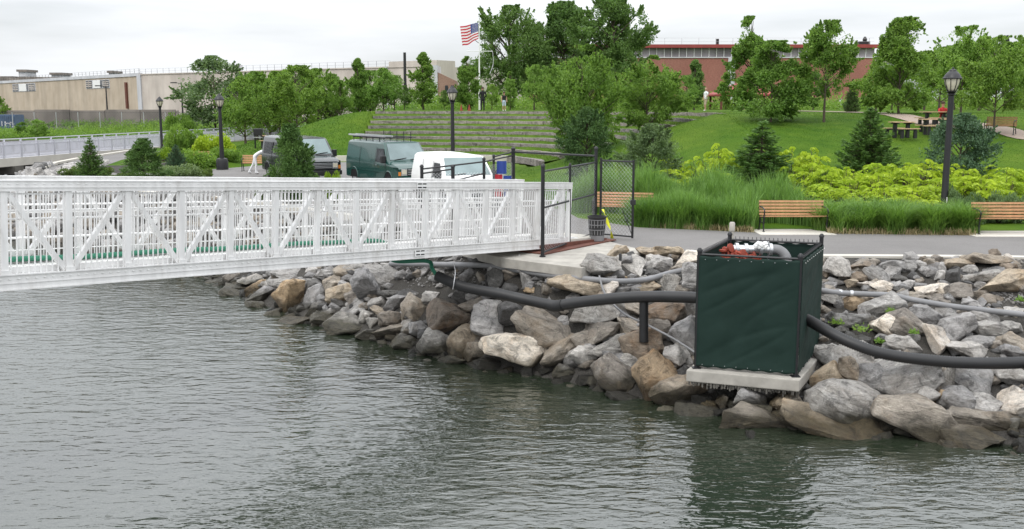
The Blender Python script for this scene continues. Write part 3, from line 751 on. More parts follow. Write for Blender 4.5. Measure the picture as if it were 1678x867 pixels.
# ------------------------------------------------------------------ gangway
g0t, g1t = pt(0, 295, 14.4), pt(940, 299, 25.1)
g0b, g1b = pt(0, 477, 14.4), pt(940, 404, 25.1)
glen = math.hypot(g1t.x - g0t.x, g1t.y - g0t.y); rzg = math.atan2(g1t.y - g0t.y, g1t.x - g0t.x)
slope = ((g1t.z - g0t.z) + (g1b.z - g0b.z)) / 2 / glen
GH = ((g0t.z - g0b.z) + (g1t.z - g1b.z)) / 2
gw = empty("gangway", (g0b.x, g0b.y, g0b.z), rzg); gw.rotation_euler = (0, -math.atan(slope), rzg)
tag(gw, "long white aluminium truss gangway sloping from the left onto the concrete landing", "gangway")
GL = glen / math.cos(math.atan(slope)); GW = 1.55; PAN = 0.965; X0 = 0.06
XL = X0 - 4 * PAN
for s_, y in (("n", 0.0), ("f", GW)):
    m = MB()                                    # chords with their lips
    m.box(XL, GL - 1.2, y - 0.05, y + 0.05, 0.0, 0.235)
    m.add([(GL - 1.2, y - .05, 0), (GL - .1, y - .05, .12), (GL - .1, y - .05, .235), (GL - 1.2, y - .05, .235), (GL - 1.2, y + .05, 0), (GL - .1, y + .05, .12), (GL - .1, y + .05, .235), (GL - 1.2, y + .05, .235)],
          [(0, 1, 2, 3), (7, 6, 5, 4), (0, 4, 5, 1), (2, 6, 7, 3), (1, 5, 6, 2)])
    m.box(XL, GL - 1.25, y - 0.062, y - 0.053, 0.10, 0.112); m.box(XL, GL - 1.22, y - 0.075, y - 0.053, 0.222, 0.242)
    m.box(XL, GL - 1.22, y - 0.07, y - 0.053, 0.002, 0.02)
    m.build("bottom_chord", "aluminium", gw)
    m = MB(); m.box(XL, GL, y - 0.06, y + 0.06, GH - 0.165, GH); m.box(XL, GL, y - 0.072, y - 0.063, GH - 0.016, GH - 0.002); m.box(XL, GL, y - 0.07, y - 0.063, GH - 0.11, GH - 0.098)
    m.build("top_chord", "aluminium", gw)
    m = MB(); m.box(XL, GL - 0.05, y - 0.02, y + 0.02, GH - 0.215, GH - 0.188); m.build("top_rail", "aluminium", gw)
pm = MB(); pm.box(-0.05, 0.05, -0.042, 0.042, 0.245, GH - 0.168); pm.box(-0.07, 0.07, -0.066, -0.045, 0.243, 0.30); pm = pm.mesh("truss_post")
pk = MB(); pk.box(-0.008, 0.008, -0.008, 0.008, 0.236, GH - 0.189); pk = pk.mesh("picket")
dm = {}
for nm, up in (("rise", True), ("fall", False)):
    m = MB(); a = (0.05, 0, 0.25); b = (PAN - 0.05, 0, GH - 0.17)
    if not up: a, b = (0.05, 0, GH - 0.17), (PAN - 0.05, 0, 0.25)
    m.bar(a, b, 0.074, 0.074, up=(0, 1, 0)); dm[nm] = m.mesh("diagonal_brace")
for me_ in (pm, pk, dm["rise"], dm["fall"]): me_.materials.append(MATS["aluminium"])
npan = int(GL / PAN)
for y, ph in ((0.0, 0), (GW, 0)):
    for k in range(-4, npan + 1):
        x = X0 + k * PAN
        if x > GL - 0.05: break
        link("truss_post", pm, None, gw, (x, y, 0))
        if x + PAN < GL: link("diagonal_brace", dm["fall" if (k + ph) % 2 == 0 else "rise"], None, gw, (x, y + 0.012, 0))
        if k >= 0:
            for j in range(1, 11):
                if x + j * PAN / 11 < GL - 0.1: link("picket", pk, None, gw, (x + j * PAN / 11, y - 0.03, 0))
    m = MB(); m.box(GL - 0.09, GL, y - 0.05, y + 0.05, 0.13, GH - 0.168); m.build("end_post", "white_paint", gw)
    m = MB()
    for k in range(-4, 0):
        for j in range(1, 11): m.box(X0 + k * PAN + j * PAN / 11 - .0095, X0 + k * PAN + j * PAN / 11 + .0095, y - .04, y - .021, .236, GH - .189)
    tag(m.build("outer_pickets", "aluminium", gw), kind="stuff")
m = MB(); m.box(-0.96 / 2, 0.96 / 2, 0.09, GW - 0.09, 0.17, 0.20)
for j in range(10): m.box(-0.46 + j * 0.1, -0.44 + j * 0.1, 0.09, GW - 0.09, 0.201, 0.206)
dk = m.mesh("deck_panel"); dk.materials.append(MATS["aluminium"])
for k in range(-4, npan + 1): link("deck_panel", dk, None, gw, (X0 + (k + 0.5) * PAN - 0.1, 0, 0))
for y in (GW - 0.13, 0.12):
    for z, w in ((GH - 0.46, 0.035), (GH - 0.58, 0.035), (0.62, 0.04), (0.42, 0.02)):
        if y < 0.5 and z < 1.0: continue
        m = MB(); m.tube([(XL, y, z), (GL - 0.12, y, z)], w / 2, 8); m.build("handrail", "aluminium", gw, smooth=40)
m = MB(); m.box(XL, GL - .1, 0.065, 0.072, 0.21, 0.33); m.build("toe_board", "aluminium", gw)
# white dashes imitating weld reflections along the near chords
m = MB(); x = XL
while x < GL - 0.3:
    if x < GL - 1.3: m.box(x, x + 0.035, -0.068, -0.05, 0.165, 0.172)
    m.box(x, x + 0.035, -0.068, -0.06, GH - 0.06, GH - 0.053); x += 0.13
tag(m.build("weld_glints", "white_paint", gw), kind="stuff")
# two builder's plates with rows of small dark print
for x, zc in ((PAN * 8.72, GH - 0.085), (PAN * 8.72, 0.12)):
    m = MB(); m.box(x, x + 0.30, -0.078, -0.074, zc - 0.07, zc + 0.07); pl = m.build("nameplate", "white_paint", gw)
    m = MB(); q = random.Random(5)
    for zz in (0.03, -0.045):
        xx = x + 0.03
        while xx < x + 0.27:
            w_ = q.uniform(0.008, 0.02)
            if not x + 0.135 < xx < x + 0.155: m.box(xx, xx + w_, -0.083, -0.079, zc + zz, zc + zz + 0.026)
            xx += w_ + 0.005
    m.build("print", "black_paint", pl)
# ramp plate and rusty plate at the shore end
e = Vector((math.cos(rzg), math.sin(rzg), 0)); nrm = Vector((-e.y, e.x, 0)); endp = Vector((g1t.x, g1t.y, 0))
def gq(a, b, z): q = endp + e * a + nrm * b; return (q.x, q.y, z)
m = MB()
m.add([gq(-1.15, 0.1, P + .10), gq(1.5, 0.1, P + .10), gq(1.5, 1.4, P + .10), gq(-1.15, 1.4, P + .10), gq(-1.15, 0.1, P + .26), gq(1.5, 0.1, P + .125), gq(1.5, 1.4, P + .125), gq(-1.15, 1.4, P + .26)],
      [(0, 3, 2, 1), (4, 5, 6, 7), (0, 1, 5, 4), (1, 2, 6, 5), (2, 3, 7, 6), (3, 0, 4, 7)])
tag(m.build("ramp_plate", "concrete_pale"), "pale sloping ramp plate between the gangway end and the litter bin", "ramp")
m = MB(); m.add([gq(-1.6, -.35, P + .034), gq(1.65, -.2, P + .034), gq(1.65, 1.45, P + .034), gq(-1.6, 1.5, P + .034), gq(-1.6, -.35, P + .06), gq(1.65, -.2, P + .06), gq(1.65, 1.45, P + .06), gq(-1.6, 1.5, P + .06)],
      [(0, 3, 2, 1), (4, 5, 6, 7), (0, 1, 5, 4), (1, 2, 6, 5), (2, 3, 7, 6), (3, 0, 4, 7)])
m.add([gq(-1.3, 0.0, P + .062), gq(1.5, .0, P + .062), gq(1.5, .09, P + .062), gq(-1.3, .09, P + .062), gq(-1.3, 0.0, P + .20), gq(1.5, .0, P + .09), gq(1.5, .09, P + .09), gq(-1.3, .09, P + .20)],
      [(0, 3, 2, 1), (4, 5, 6, 7), (0, 1, 5, 4), (1, 2, 6, 5), (2, 3, 7, 6), (3, 0, 4, 7)])
tag(m.build("bearing_plate", "rust_steel"), "rust brown steel plate lying on the landing under the ramp", "steel plate")

# ------------------------------------------------------------------ chain-link gate and fences at the landing
def mesh_panel(a, b, z0, z1, pitch=0.09, w=0.0055):
    """woven diagonal wires between ground points a and b"""
    a, b = Vector(a), Vector(b); d = b - a; l = d.length; d.normalize(); h = z1 - z0; m = MB(); n_ = Vector((-d.y, d.x, 0))
    x = -h
    while x < l:
        for sgn in (1, -1):
            s0, s1 = x, x + h; t0, t1 = 0.0, h
            if s0 < 0: t0 -= s0; s0 = 0
            if s1 > l: t1 -= (s1 - l); s1 = l
            if s1 - s0 > 0.02:
                q0 = a + d * s0 + Vector((0, 0, (z0 + t0) if sgn > 0 else (z1 - t0))) - Vector((0, 0, a.z)); q1 = a + d * s1 + Vector((0, 0, (z0 + t1) if sgn > 0 else (z1 - t1))) - Vector((0, 0, a.z))
                dd = (q1 - q0).normalized(); u = dd.cross(n_) * w; vv = n_ * w * 0.8
                m.add([q0 + u, q0 - u * .5 + vv, q0 - u * .5 - vv, q1 + u, q1 - u * .5 + vv, q1 - u * .5 - vv], [(0, 1, 4, 3), (1, 2, 5, 4), (2, 0, 3, 5)])
        x += pitch
    return m
def post(m, x, y, z0, z1, r=0.04, capb=True):
    m.lathe([(r, 0), (r, z1 - z0), (r * 1.25, z1 - z0), (r * 1.25, z1 - z0 + 0.03), (r * 0.6, z1 - z0 + 0.07), (0.004, z1 - z0 + 0.075)], 10, (x, y, z0))
def topz(px, py, d): return pt(px, py, d).z
A = at(889, 423); B = at(933, 406); C = at(975, 389)
fence = empty("chain_link_fence", (A.x, A.y, P + .03)); tag(fence, "black chain-link fence panel on the landing, in front of the gangway end", "fence")
def local(o, q): return (q[0] - o.location.x, q[1] - o.location.y, q[2] - o.location.z)
def lp(o, v, z): return Vector((v.x - o.location.x, v.y - o.location.y, z - o.location.z))
Zt = P + 2.08
for v, zt in ((A, Zt + .02), (B, Zt - .06), (C, P + 2.35)):
    m = MB(); q = lp(fence, v, P + .03); post(m, q.x, q.y, 0, zt - P, 0.045 if v is not B else .03); m.lathe([(.075, 0), (.075, .03)], 10, (q.x, q.y, 0)); m.build("fence_post", "black_paint", fence, smooth=40)
for z in (Zt - .05, P + 1.18, P + .13):
    m = MB(); m.tube([lp(fence, A, z), lp(fence, C, z)], 0.024, 8); m.build("fence_rail", "black_paint", fence, smooth=40)
mp_ = mesh_panel(lp(fence, A, P + .03), lp(fence, C, P + .03), .1, Zt - P - .08, 0.11, .0018); o = mp_.build("wire_mesh", "steel", fence); tag(o, kind="stuff")
D = at(1036, 394)
gate = empty("chain_link_gate", (C.x + .1, C.y, P)); tag(gate, "open black chain-link gate leaf standing in front of the slatted bench", "gate")
C2 = Vector((C.x + .14, C.y - .02, P))
for v, zt in ((C2, P + 2.15), (D, P + 2.12)):
    m = MB(); m.tube([lp(gate, v, P + .06), lp(gate, v, zt)], .032, 8); m.build("gate_stile", "black_paint", gate, smooth=40)
for z in (P + 2.08, P + .1):
    m = MB(); m.tube([lp(gate, C2, z), lp(gate, D, z)], .022, 8); m.build("gate_rail", "black_paint", gate, smooth=40)
o = mesh_panel(lp(gate, C2, P), lp(gate, D, P), .1, 2.06, .11, .0018).build("wire_mesh", "steel", gate); tag(o, kind="stuff")
m = MB(); q = lp(gate, D, P + 1.0); m.box(q.x - .07, q.x + .07, q.y - .07, q.y + .07, q.z - .05, q.z + .08); m.build("latch", "black_plastic", gate, bevel=.01)
m = MB(); m.tube([lp(gate, D, P + .12), lp(gate, D + (C2 - D) * .3, P + .75)], .01, 6); m.build("brace", "black_paint", gate)
# far side fence with its tall post, and the beam over the opening
E_ = pt(841, 242, 29.0); H_ = pt(793, 259, 27.4); I_ = pt(809, 254, 28.2); G_ = pt(742, 271, 27.3); F_ = pt(691, 271, 27.2)
f2 = empty("chain_link_fence", (E_.x, E_.y, P)); tag(f2, "black chain-link fence behind the gangway, in front of the white van", "fence")
def v2(v): return Vector((v.x, v.y, 0))
GROUNDED = {}
for v, r_ in ((E_, .055), (H_, .04), (I_, .035), (G_, .05), (F_, .045)):
    base = P
    m = MB(); q = lp(f2, v, base); post(m, q.x, q.y, q.z, v.z - f2.location.z - .05, r_); m.build("fence_post", "black_paint", f2, smooth=40)
def rail(a, b, da, db, par, r_=.022):
    m = MB(); m.tube([Vector(local(par, (a.x, a.y, a.z - da))), Vector(local(par, (b.x, b.y, b.z - db)))], r_, 8); return m.build("fence_rail", "black_paint", par, smooth=40)
rail(F_, H_, .10, .10, f2); rail(F_, G_, .22, .10, f2); rail(H_, E_, .10, .22, f2); rail(I_, E_, .05, .12, f2)
rail(G_, H_, .42, .42, f2, .018)
bz = E_.z - P - .2
for a_, b_, zz0, zz1 in ((F_, G_, 0.1, min(F_.z, G_.z) - P - .2), (G_, H_, 0.1, min(G_.z, H_.z) - P - .2), (H_, E_, 0.05, H_.z - P - .2)):
    o = mesh_panel(lp(f2, a_, P), lp(f2, b_, P), zz0, zz1, .085, .0026).build("wire_mesh", "steel", f2); tag(o, kind="stuff")
m = MB(); m.tube([(E_.x, E_.y, E_.z - .12), (C.x, C.y, P + 2.2)], .026, 8)
tag(m.build("gate_beam", "black_paint", smooth=40), "thin black overhead rail from the tall post to the gate post", "rail")
# banner tied to the far fence
bn = empty("banner", (I_.x, I_.y, P)); tag(bn, "blue and red banner cloth hanging on the black fence behind the gangway", "banner")
def bq(px, py, d=27.6): v = pt(px, py, d); return Vector(local(bn, v))
for nm, x0, x1, y0, y1, mt in (("blue_panel", 814, 830, 264, 285, "banner_blue"), ("red_panel", 811, 823, 286, 322, "banner_red"), ("blue_panel", 825, 838, 288, 322, "banner_blue")):
    m = MB(); n_ = 6
    for k in range(n_):
        a0, a1 = k / n_, (k + 1) / n_
        def pq(a, y): q = bq(x0 + (x1 - x0) * a, y); q.y += .03 * math.sin(a * 9); return q
        vs_ = [pq(a0, y0), pq(a1, y0), pq(a1, y1), pq(a0, y1)]; m.add(vs_ + [v + Vector((0, .008, 0)) for v in vs_], [(0, 1, 2, 3), (7, 6, 5, 4)])
    m.build(nm, mt, bn)

# ------------------------------------------------------------------ litter bin, tape, marker posts
b = at(979, 400); tb = empty("litter_bin", (b.x, b.y + .2, P + .008)); tag(tb, "black ribbed litter bin with a grey band beside the gate", "litter bin")
m = MB(); prof = [(.17, 0), (.175, .02)]
for k in range(12): prof += [(.178 + k * .0045, .04 + k * .05), (.172 + k * .0045, .065 + k * .05)]
prof += [(.24, .66), (.255, .66), (.255, .70), (.225, .70), (.215, .35), (.01, .3)]
m.lathe(prof, 20); m.build("bin_body", "black_plastic", tb, smooth=35)
m = MB(); m.lathe([(.186, .06), (.196, .20), (.19, .201), (.180, .061)], 20); m.build("lower_band", "grey_hose", tb, smooth=35)
m = MB()
for k in range(16):
    a = k * math.pi / 8; m.bar((.192 * math.cos(a), .192 * math.sin(a), .22), (.228 * math.cos(a), .228 * math.sin(a), .62), .022, .012)
for z in (.34, .47, .60): m.lathe([(.205 + z * .04, z), (.215 + z * .04, z), (.215 + z * .04, z + .02), (.205 + z * .04, z + .02)], 20)
m.build("rib_cage", "grey_hose", tb)
t0 = pt(987, 342, 26.6); m = MB(); pts = [pt(988, 343, 26.6), pt(992, 353, 26.45), pt(996, 366, 26.4), pt(1001, 378, 26.4), pt(1003, 391, 26.5)]
V = []
for i, p_ in enumerate(spline(pts, 4)):
    tw = .5 + i * .35; w_ = Vector((math.cos(tw), math.sin(tw), 0)) * .045; V += [p_ + w_, p_ - w_]
me = np_mesh("caution_tape", V, [(2 * i, 2 * i + 1, 2 * i + 3, 2 * i + 2) for i in range(len(V) // 2 - 1)])
o = link("caution_tape", me, "tape_yellow"); md = o.modifiers.new("s", 'SOLIDIFY'); md.thickness = .003
tag(o, "strip of yellow caution tape dangling between litter bin and gate", "tape")
v = at(1198, 420); zt = topz(1198, 364, v.y)
m = MB(); m.lathe([(.05, 0), (.05, .5), (.052, zt - P - .22), (.068, zt - P - .2), (.068, zt - P - .03), (.05, zt - P)], 10, (v.x, v.y, P))
tag(m.build("marker_post", "concrete", smooth=35), "slim grey marker post behind the green enclosure at the promenade edge", "post")
v = hit(1016, 446); m = MB(); m.lathe([(.035, -.3), (.035, .4), (.02, .43)], 8, (v.x, v.y, v.z))
tag(m.build("stake", "black_plastic", smooth=35), "short black stake between the two big rocks beside the landing", "stake")

# ------------------------------------------------------------------ green screened enclosure on its slab
PZ = 0.80
FL, FR, BR, BL = at(1141, 603, PZ), at(1303, 617, PZ), Vector((6.12, 20.05, PZ)), Vector((4.52, 20.72, PZ))
BR = FR + (BL - FL)
enc = empty("screened_enclosure", (FL.x, FL.y, PZ)); tag(enc, "square enclosure wrapped in dark green screen cloth on a slab among the rocks", "enclosure")
def le(v, z): return Vector((v.x - FL.x, v.y - FL.y, z))
EH = topz(1147, 414, FL.y) - PZ
for v, hh in ((FL, EH + .02), (FR, EH + .0), (BR, EH + .1), (BL, EH + .06)):
    m = MB(); q = le(v, 0); post(m, q.x, q.y, 0, hh, .042); m.box(q.x - .08, q.x + .08, q.y - .08, q.y + .08, .001, .015); m.build("corner_post", "black_paint", enc, smooth=40)
for a_, b_ in ((FL, FR), (FR, BR), (BR, BL), (BL, FL)):
    m = MB(); m.tube([le(a_, EH - .03), le(b_, EH - .03)], .022, 8); m.build("top_rail", "black_paint", enc, smooth=40)
    m = MB(); m.tube([le(a_, .08), le(b_, .08)], .018, 8); m.build("bottom_rail", "black_paint", enc, smooth=40)
cen = (FL + FR + BL + BR) / 4
def cloth(a_, b_, z0, z1, seed, out_):
    a_, b_ = le(a_, 0), le(b_, 0); n_ = (b_ - a_).cross(Vector((0, 0, 1))).normalized() * out_; nu, nv = 44, 52; V = []
    for j in range(nv + 1):
        for i in range(nu + 1):
            u, w = i / nu, j / nv
            p_ = a_ + (b_ - a_) * u; z = z0 + (z1 - z0) * w
            env = min(1, 6 * u) * min(1, 6 * (1 - u)) * min(1, 8 * (1 - w)) * min(1, .3 + 8 * w)
            f = noise.noise(Vector((u * 1.3 + seed, w * 3.4 - u * 1.6, 3.1))) * .05 - (1 - abs(noise.noise(Vector((u * 1.1 + seed, w * 6.5 - u * 3.0, 1.7))))) ** 6 * .022 + noise.noise(Vector((u * 14, w * 10, seed))) * .003
            V.append(p_ + n_ * (.05 + f * env) + Vector((0, 0, z + (0.012 * math.sin(u * 40) if j in (0, nv) else 0))))
    Fc = [(j * (nu + 1) + i, j * (nu + 1) + i + 1, (j + 1) * (nu + 1) + i + 1, (j + 1) * (nu + 1) + i) for j in range(nv) for i in range(nu)]
    o = link("screen_cloth", np_mesh("screen_cloth", V, Fc, True), "screen_cloth", enc); md = o.modifiers.new("s", 'SOLIDIFY'); md.thickness = .006; return o
cloth(FL, FR, .05, EH - .06, 2.0, 1); cloth(FR, BR, .05, EH - .06, 7.0, 1); cloth(BR, BL, .05, EH - .06, 4.0, 1); cloth(BL, FL, .05, EH - .06, 9.0, 1)
for a_, b_ in ((BL, FL), (BR, BL), (FR, BR)):   # wire twists standing above the rails
    m = MB(); l = (b_ - a_).length; k = .1
    while k < l - .1:
        q = le(a_ + (b_ - a_) * (k / l), EH - .02); m.bar(q, q + Vector((.02, 0, .06)), .006); m.bar(q + Vector((.03, 0, 0)), q + Vector((.005, 0, .06)), .006); k += .085
    tag(m.build("wire_twists", "wire", enc), kind="stuff")
for a_, b_ in ((FL, FR), (FR, BR)):           # eyelets and ties along the hem of the cloth
    m = MB(); l = (b_ - a_).length; n2 = (b_ - a_).cross(Vector((0, 0, 1))).normalized(); k = .12
    while k < l - .08:
        for z in (.10, EH - .11):
            q = le(a_ + (b_ - a_) * (k / l), z) + n2 * .075; m.tube([q, q + n2 * .006], .008, 6)
        k += .21
    tag(m.build("eyelets", "steel", enc), kind="stuff")
slab = MB(); u_ = (FR - FL).normalized(); w_ = (BL - FL).normalized()
c4 = [FL - u_ * .13 - w_ * .22, FR + u_ * .12 - w_ * .24, BR + u_ * .18 + w_ * .2, BL - u_ * .13 + w_ * .2]
slab.prism([(q.x, q.y) for q in c4], PZ - .22, PZ)
o = slab.build("equipment_slab", "concrete", bevel=.02); tag(o, "weathered concrete slab under the green screened enclosure", "slab")
m = MB()      # ragged dark fringe standing in for the black shadow under the slab
q = random.Random(9)
for a_, b_ in ((c4[0], c4[1]), (c4[1], c4[2])):
    n_ = 150
    for k in range(n_):
        p_ = a_ + (b_ - a_) * ((k + .5) / n_); p_ = p_ + (cen - p_).normalized() * q.uniform(.03, .12); h_ = q.uniform(.02, .10) * (1.4 if q.random() < .15 else 1)
        m.box(p_.x - .012, p_.x + .012, p_.y - .015, p_.y + .015, PZ - .22 - h_, PZ - .218)
tag(m.build("shadow_fringe", "concrete_dark", o), kind="stuff")
# legs that carry the slab down into the rocks
for s1 in (.3, .7):
    for s2 in (.35, .75):
        p_ = c4[0] + (c4[1] - c4[0]) * s1 + (c4[3] - c4[0]) * s2; m = MB(); m.box(p_.x - .15, p_.x + .15, p_.y - .15, p_.y + .15, -.6, PZ - .222); m.build("footing", "concrete_dark", o)
# pump pipework inside
pv = empty("pump_valve", (cen.x, cen.y, PZ)); tag(pv, "red valves and silver pipe elbow inside the green enclosure", "valve")
def pe(px, py, d): return Vector(local(pv, pt(px, py, d)))
m = MB(); m.tube([pe(1190, 412, 19.9), pe(1205, 408, 19.85), pe(1232, 409, 19.75), pe(1255, 408, 19.65), pe(1266, 410, 19.6)], .085, 12); 
for t in ((1207, 408, 19.85), (1222, 409, 19.8), (1246, 408, 19.7), (1262, 409, 19.6)):
    c = pe(*t); m.tube([c - Vector((.03, .01, 0)), c + Vector((.03, -.01, 0))], .125, 14)
m.build("silver_pipe", "steel", pv, smooth=40)
m = MB()
for k, t in enumerate(((1186, 416), (1193, 408), (1200, 416), (1196, 422), (1215, 417), (1219, 422), (1231, 420), (1238, 424), (1208, 421))):
    c = pe(t[0], t[1], 19.8 - k * .02); m.lathe([(.01, -.10), (.07, -.10), (.07, -.06), (.04, -.05), (.05, .03), (.095, .05), (.095, .085), (.01, .1)], 10, M=Matrix.Translation(c) @ Matrix.Rotation(k * 1.1, 4, 'X') @ Matrix.Rotation(k * .7, 4, 'Y'))
m.build("red_valve", "rust_valve", pv, smooth=40)
m = MB(); m.tube([c + Vector((0, 0, 0)) for c in spline([pe(1264, 409, 19.6), pe(1276, 410, 19.55), pe(1286, 418, 19.5), pe(1290, 432, 19.45), pe(1291, 470, 19.4)], 6)], .10, 12); m.build("black_elbow", "grey_hose", pv, smooth=40)
m = MB(); m.tube([pe(1259, 396, 19.7), pe(1259, 425, 19.7)], .02, 6); m.tube([pe(1190, 430, 19.9), pe(1190, 560, 19.9)], .08, 10); m.build("stand_pipe", "steel", pv, smooth=40)
m = MB(); q = random.Random(4)
for k in range(14):
    c = pe(q.uniform(1238, 1256), q.uniform(399, 407), 19.6); m.lathe([(.01, -.04), (.05, -.02), (.06, .02), (.01, .05)], 6, M=Matrix.Translation(c) @ Euler((q.random() * 3, q.random() * 3, 0)).to_matrix().to_4x4())
m.build("clamp", "white_paint", pv)

# ------------------------------------------------------------------ pipes and hoses
def hose(pts, r, mat, name, label, cat, n=12, ribs=0.0, parent=None, step=None):
    pts = spline(pts, 10)
    if ribs:
        # resample for corrugations
        L_ = [0]
        for a_, b_ in zip(pts[:-1], pts[1:]): L_.append(L_[-1] + (b_ - a_).length)
        tot = L_[-1]; nn = int(tot / (ribs / 2)); q = []; j = 0
        for k in range(nn + 1):
            t = tot * k / nn
            while j < len(L_) - 2 and L_[j + 1] < t: j += 1
            f = (t - L_[j]) / max(1e-6, L_[j + 1] - L_[j]); q.append(pts[j].lerp(pts[j + 1], f))
        pts = q; r = [r * (1.0 if k % 2 else 0.85) for k in range(len(q))]
    m = MB(); m.tube(pts, r, n); o = m.build(name, mat, parent, smooth=60 if not ribs else None)
    if ribs: o.data.polygons.foreach_set("use_smooth", [True] * len(o.data.polygons))
    if label: tag(o, label, cat)
    return o
bp = empty("drain_pipe", (0, 0, 0)); tag(bp, "thick black pipe sagging over the rocks into the enclosure's left side", "pipe")
hose([pt(716, 452, 22.2), pt(760, 470, 21.9), pt(820, 482, 21.5), pt(870, 493, 21.2), pt(908, 501, 20.9)], .118, "black_plastic", "pipe_length", None, None, parent=bp)
hose([pt(914, 501, 20.85), pt(960, 494, 20.6), pt(1020, 488, 20.25), pt(1080, 486, 19.9), pt(1150, 488, 19.45)], .118, "black_plastic", "pipe_length", None, None, parent=bp)
hose([pt(900, 500.3, 20.98), pt(911, 501.5, 20.88), pt(922, 500, 20.79)], .125, "black_plastic", "coupling", None, None, parent=bp)
hose([pt(1055, 492, 20.1), pt(1055, 515, 20.1), pt(1055, 560, 20.1)], .10, "black_plastic", "support_pipe", "upright black corrugated pipe propping the sagging black pipe", "pipe", ribs=.035)
hose([pt(1300, 515, 18.9), pt(1325, 525, 18.7), pt(1360, 545, 18.3), pt(1400, 564, 18.0), pt(1450, 580, 17.8), pt(1520, 590, 17.65), pt(1600, 595, 17.55), pt(1700, 592, 17.5), pt(1850, 570, 17.5)], .112, "black_plastic", "corrugated_hose",
     "thick black corrugated hose curving right from the green enclosure", "hose", ribs=.045, n=14)
def gl(px, py, off): return hit(px, py, off)
hose([gl(640, 432, .25), gl(700, 433, .28), gl(760, 434, .28), gl(800, 436, .26), gl(850, 443, .26), gl(900, 451, .26), gl(950, 456, .26), gl(1010, 461, .26), gl(1060, 458, .28), gl(1100, 447, .32), gl(1146, 438, .4)],
     .065, "grey_hose", "grey_hose", "grey hose winding over the gravel from under the gangway to the enclosure", "hose")
hose([gl(1335, 474, .35), gl(1375, 480, .3), gl(1420, 482, .28), gl(1460, 484, .28), gl(1500, 492, .28), gl(1560, 502, .28), gl(1620, 509, .28), gl(1700, 518, .28), gl(1800, 528, .28)],
     .06, "grey_hose", "grey_hose", "long grey hose lying on the rocks right of the enclosure", "hose")
hcl = gl(1385, 480.5, .29)
m = MB(); d_ = (gl(1400, 481, .29) - gl(1370, 479, .3)).normalized()
for k in (-.13, .1): m.tube([hcl + d_ * k, hcl + d_ * (k + .06)], .072, 12)
tag(m.build("hose_clamp", "steel", smooth=40), "pair of silver clamps on the grey hose right of the enclosure", "clamp")
hose([gl(810, 430, .12), gl(850, 437, .1), gl(880, 445, .1), gl(930, 452, .1)], .02, "wire", "cable", "thin dark cable on the gravel below the landing slab", "cable", n=6)
hose([gl(982, 452, .5), gl(992, 482, .55), pt(1020, 512, 20.4), pt(1060, 532, 20.1), pt(1100, 553, 19.7), pt(1143, 580, 19.1)], .022, "grey_hose", "cable", "thin grey conduit crossing the boulders towards the enclosure's foot", "cable", n=6)
# green hose: along the deck's far side, then down to the black pipe
Mg = Matrix.Translation(gw.location) @ gw.rotation_euler.to_matrix().to_4x4()
gp = [Mg @ Vector((x, GW - .17, .275 + .01 * math.sin(x * 2.2))) for x in np.arange(XL, 8.6, .6)]
gp += [Mg @ Vector((8.9, GW - .17, .2)), Mg @ Vector((9.0, GW - .35, -.18)), pt(700, 428, 22.4), pt(708, 440, 22.25), pt(717, 454, 22.15)]
hose(gp, .045, "green_hose", "green_hose", "green hose along the gangway's far side, dropping to the black pipe", "hose")
m = MB(); m.tube(spline([pt(743, 432, 22.3), pt(746, 445, 22.0), pt(744, 462, 21.8), pt(742, 474, 21.9)], 5), .008, 6)
tag(m.build("rope", "cloth_white"), "thin white rope tied round the black pipe below the gangway", "rope")

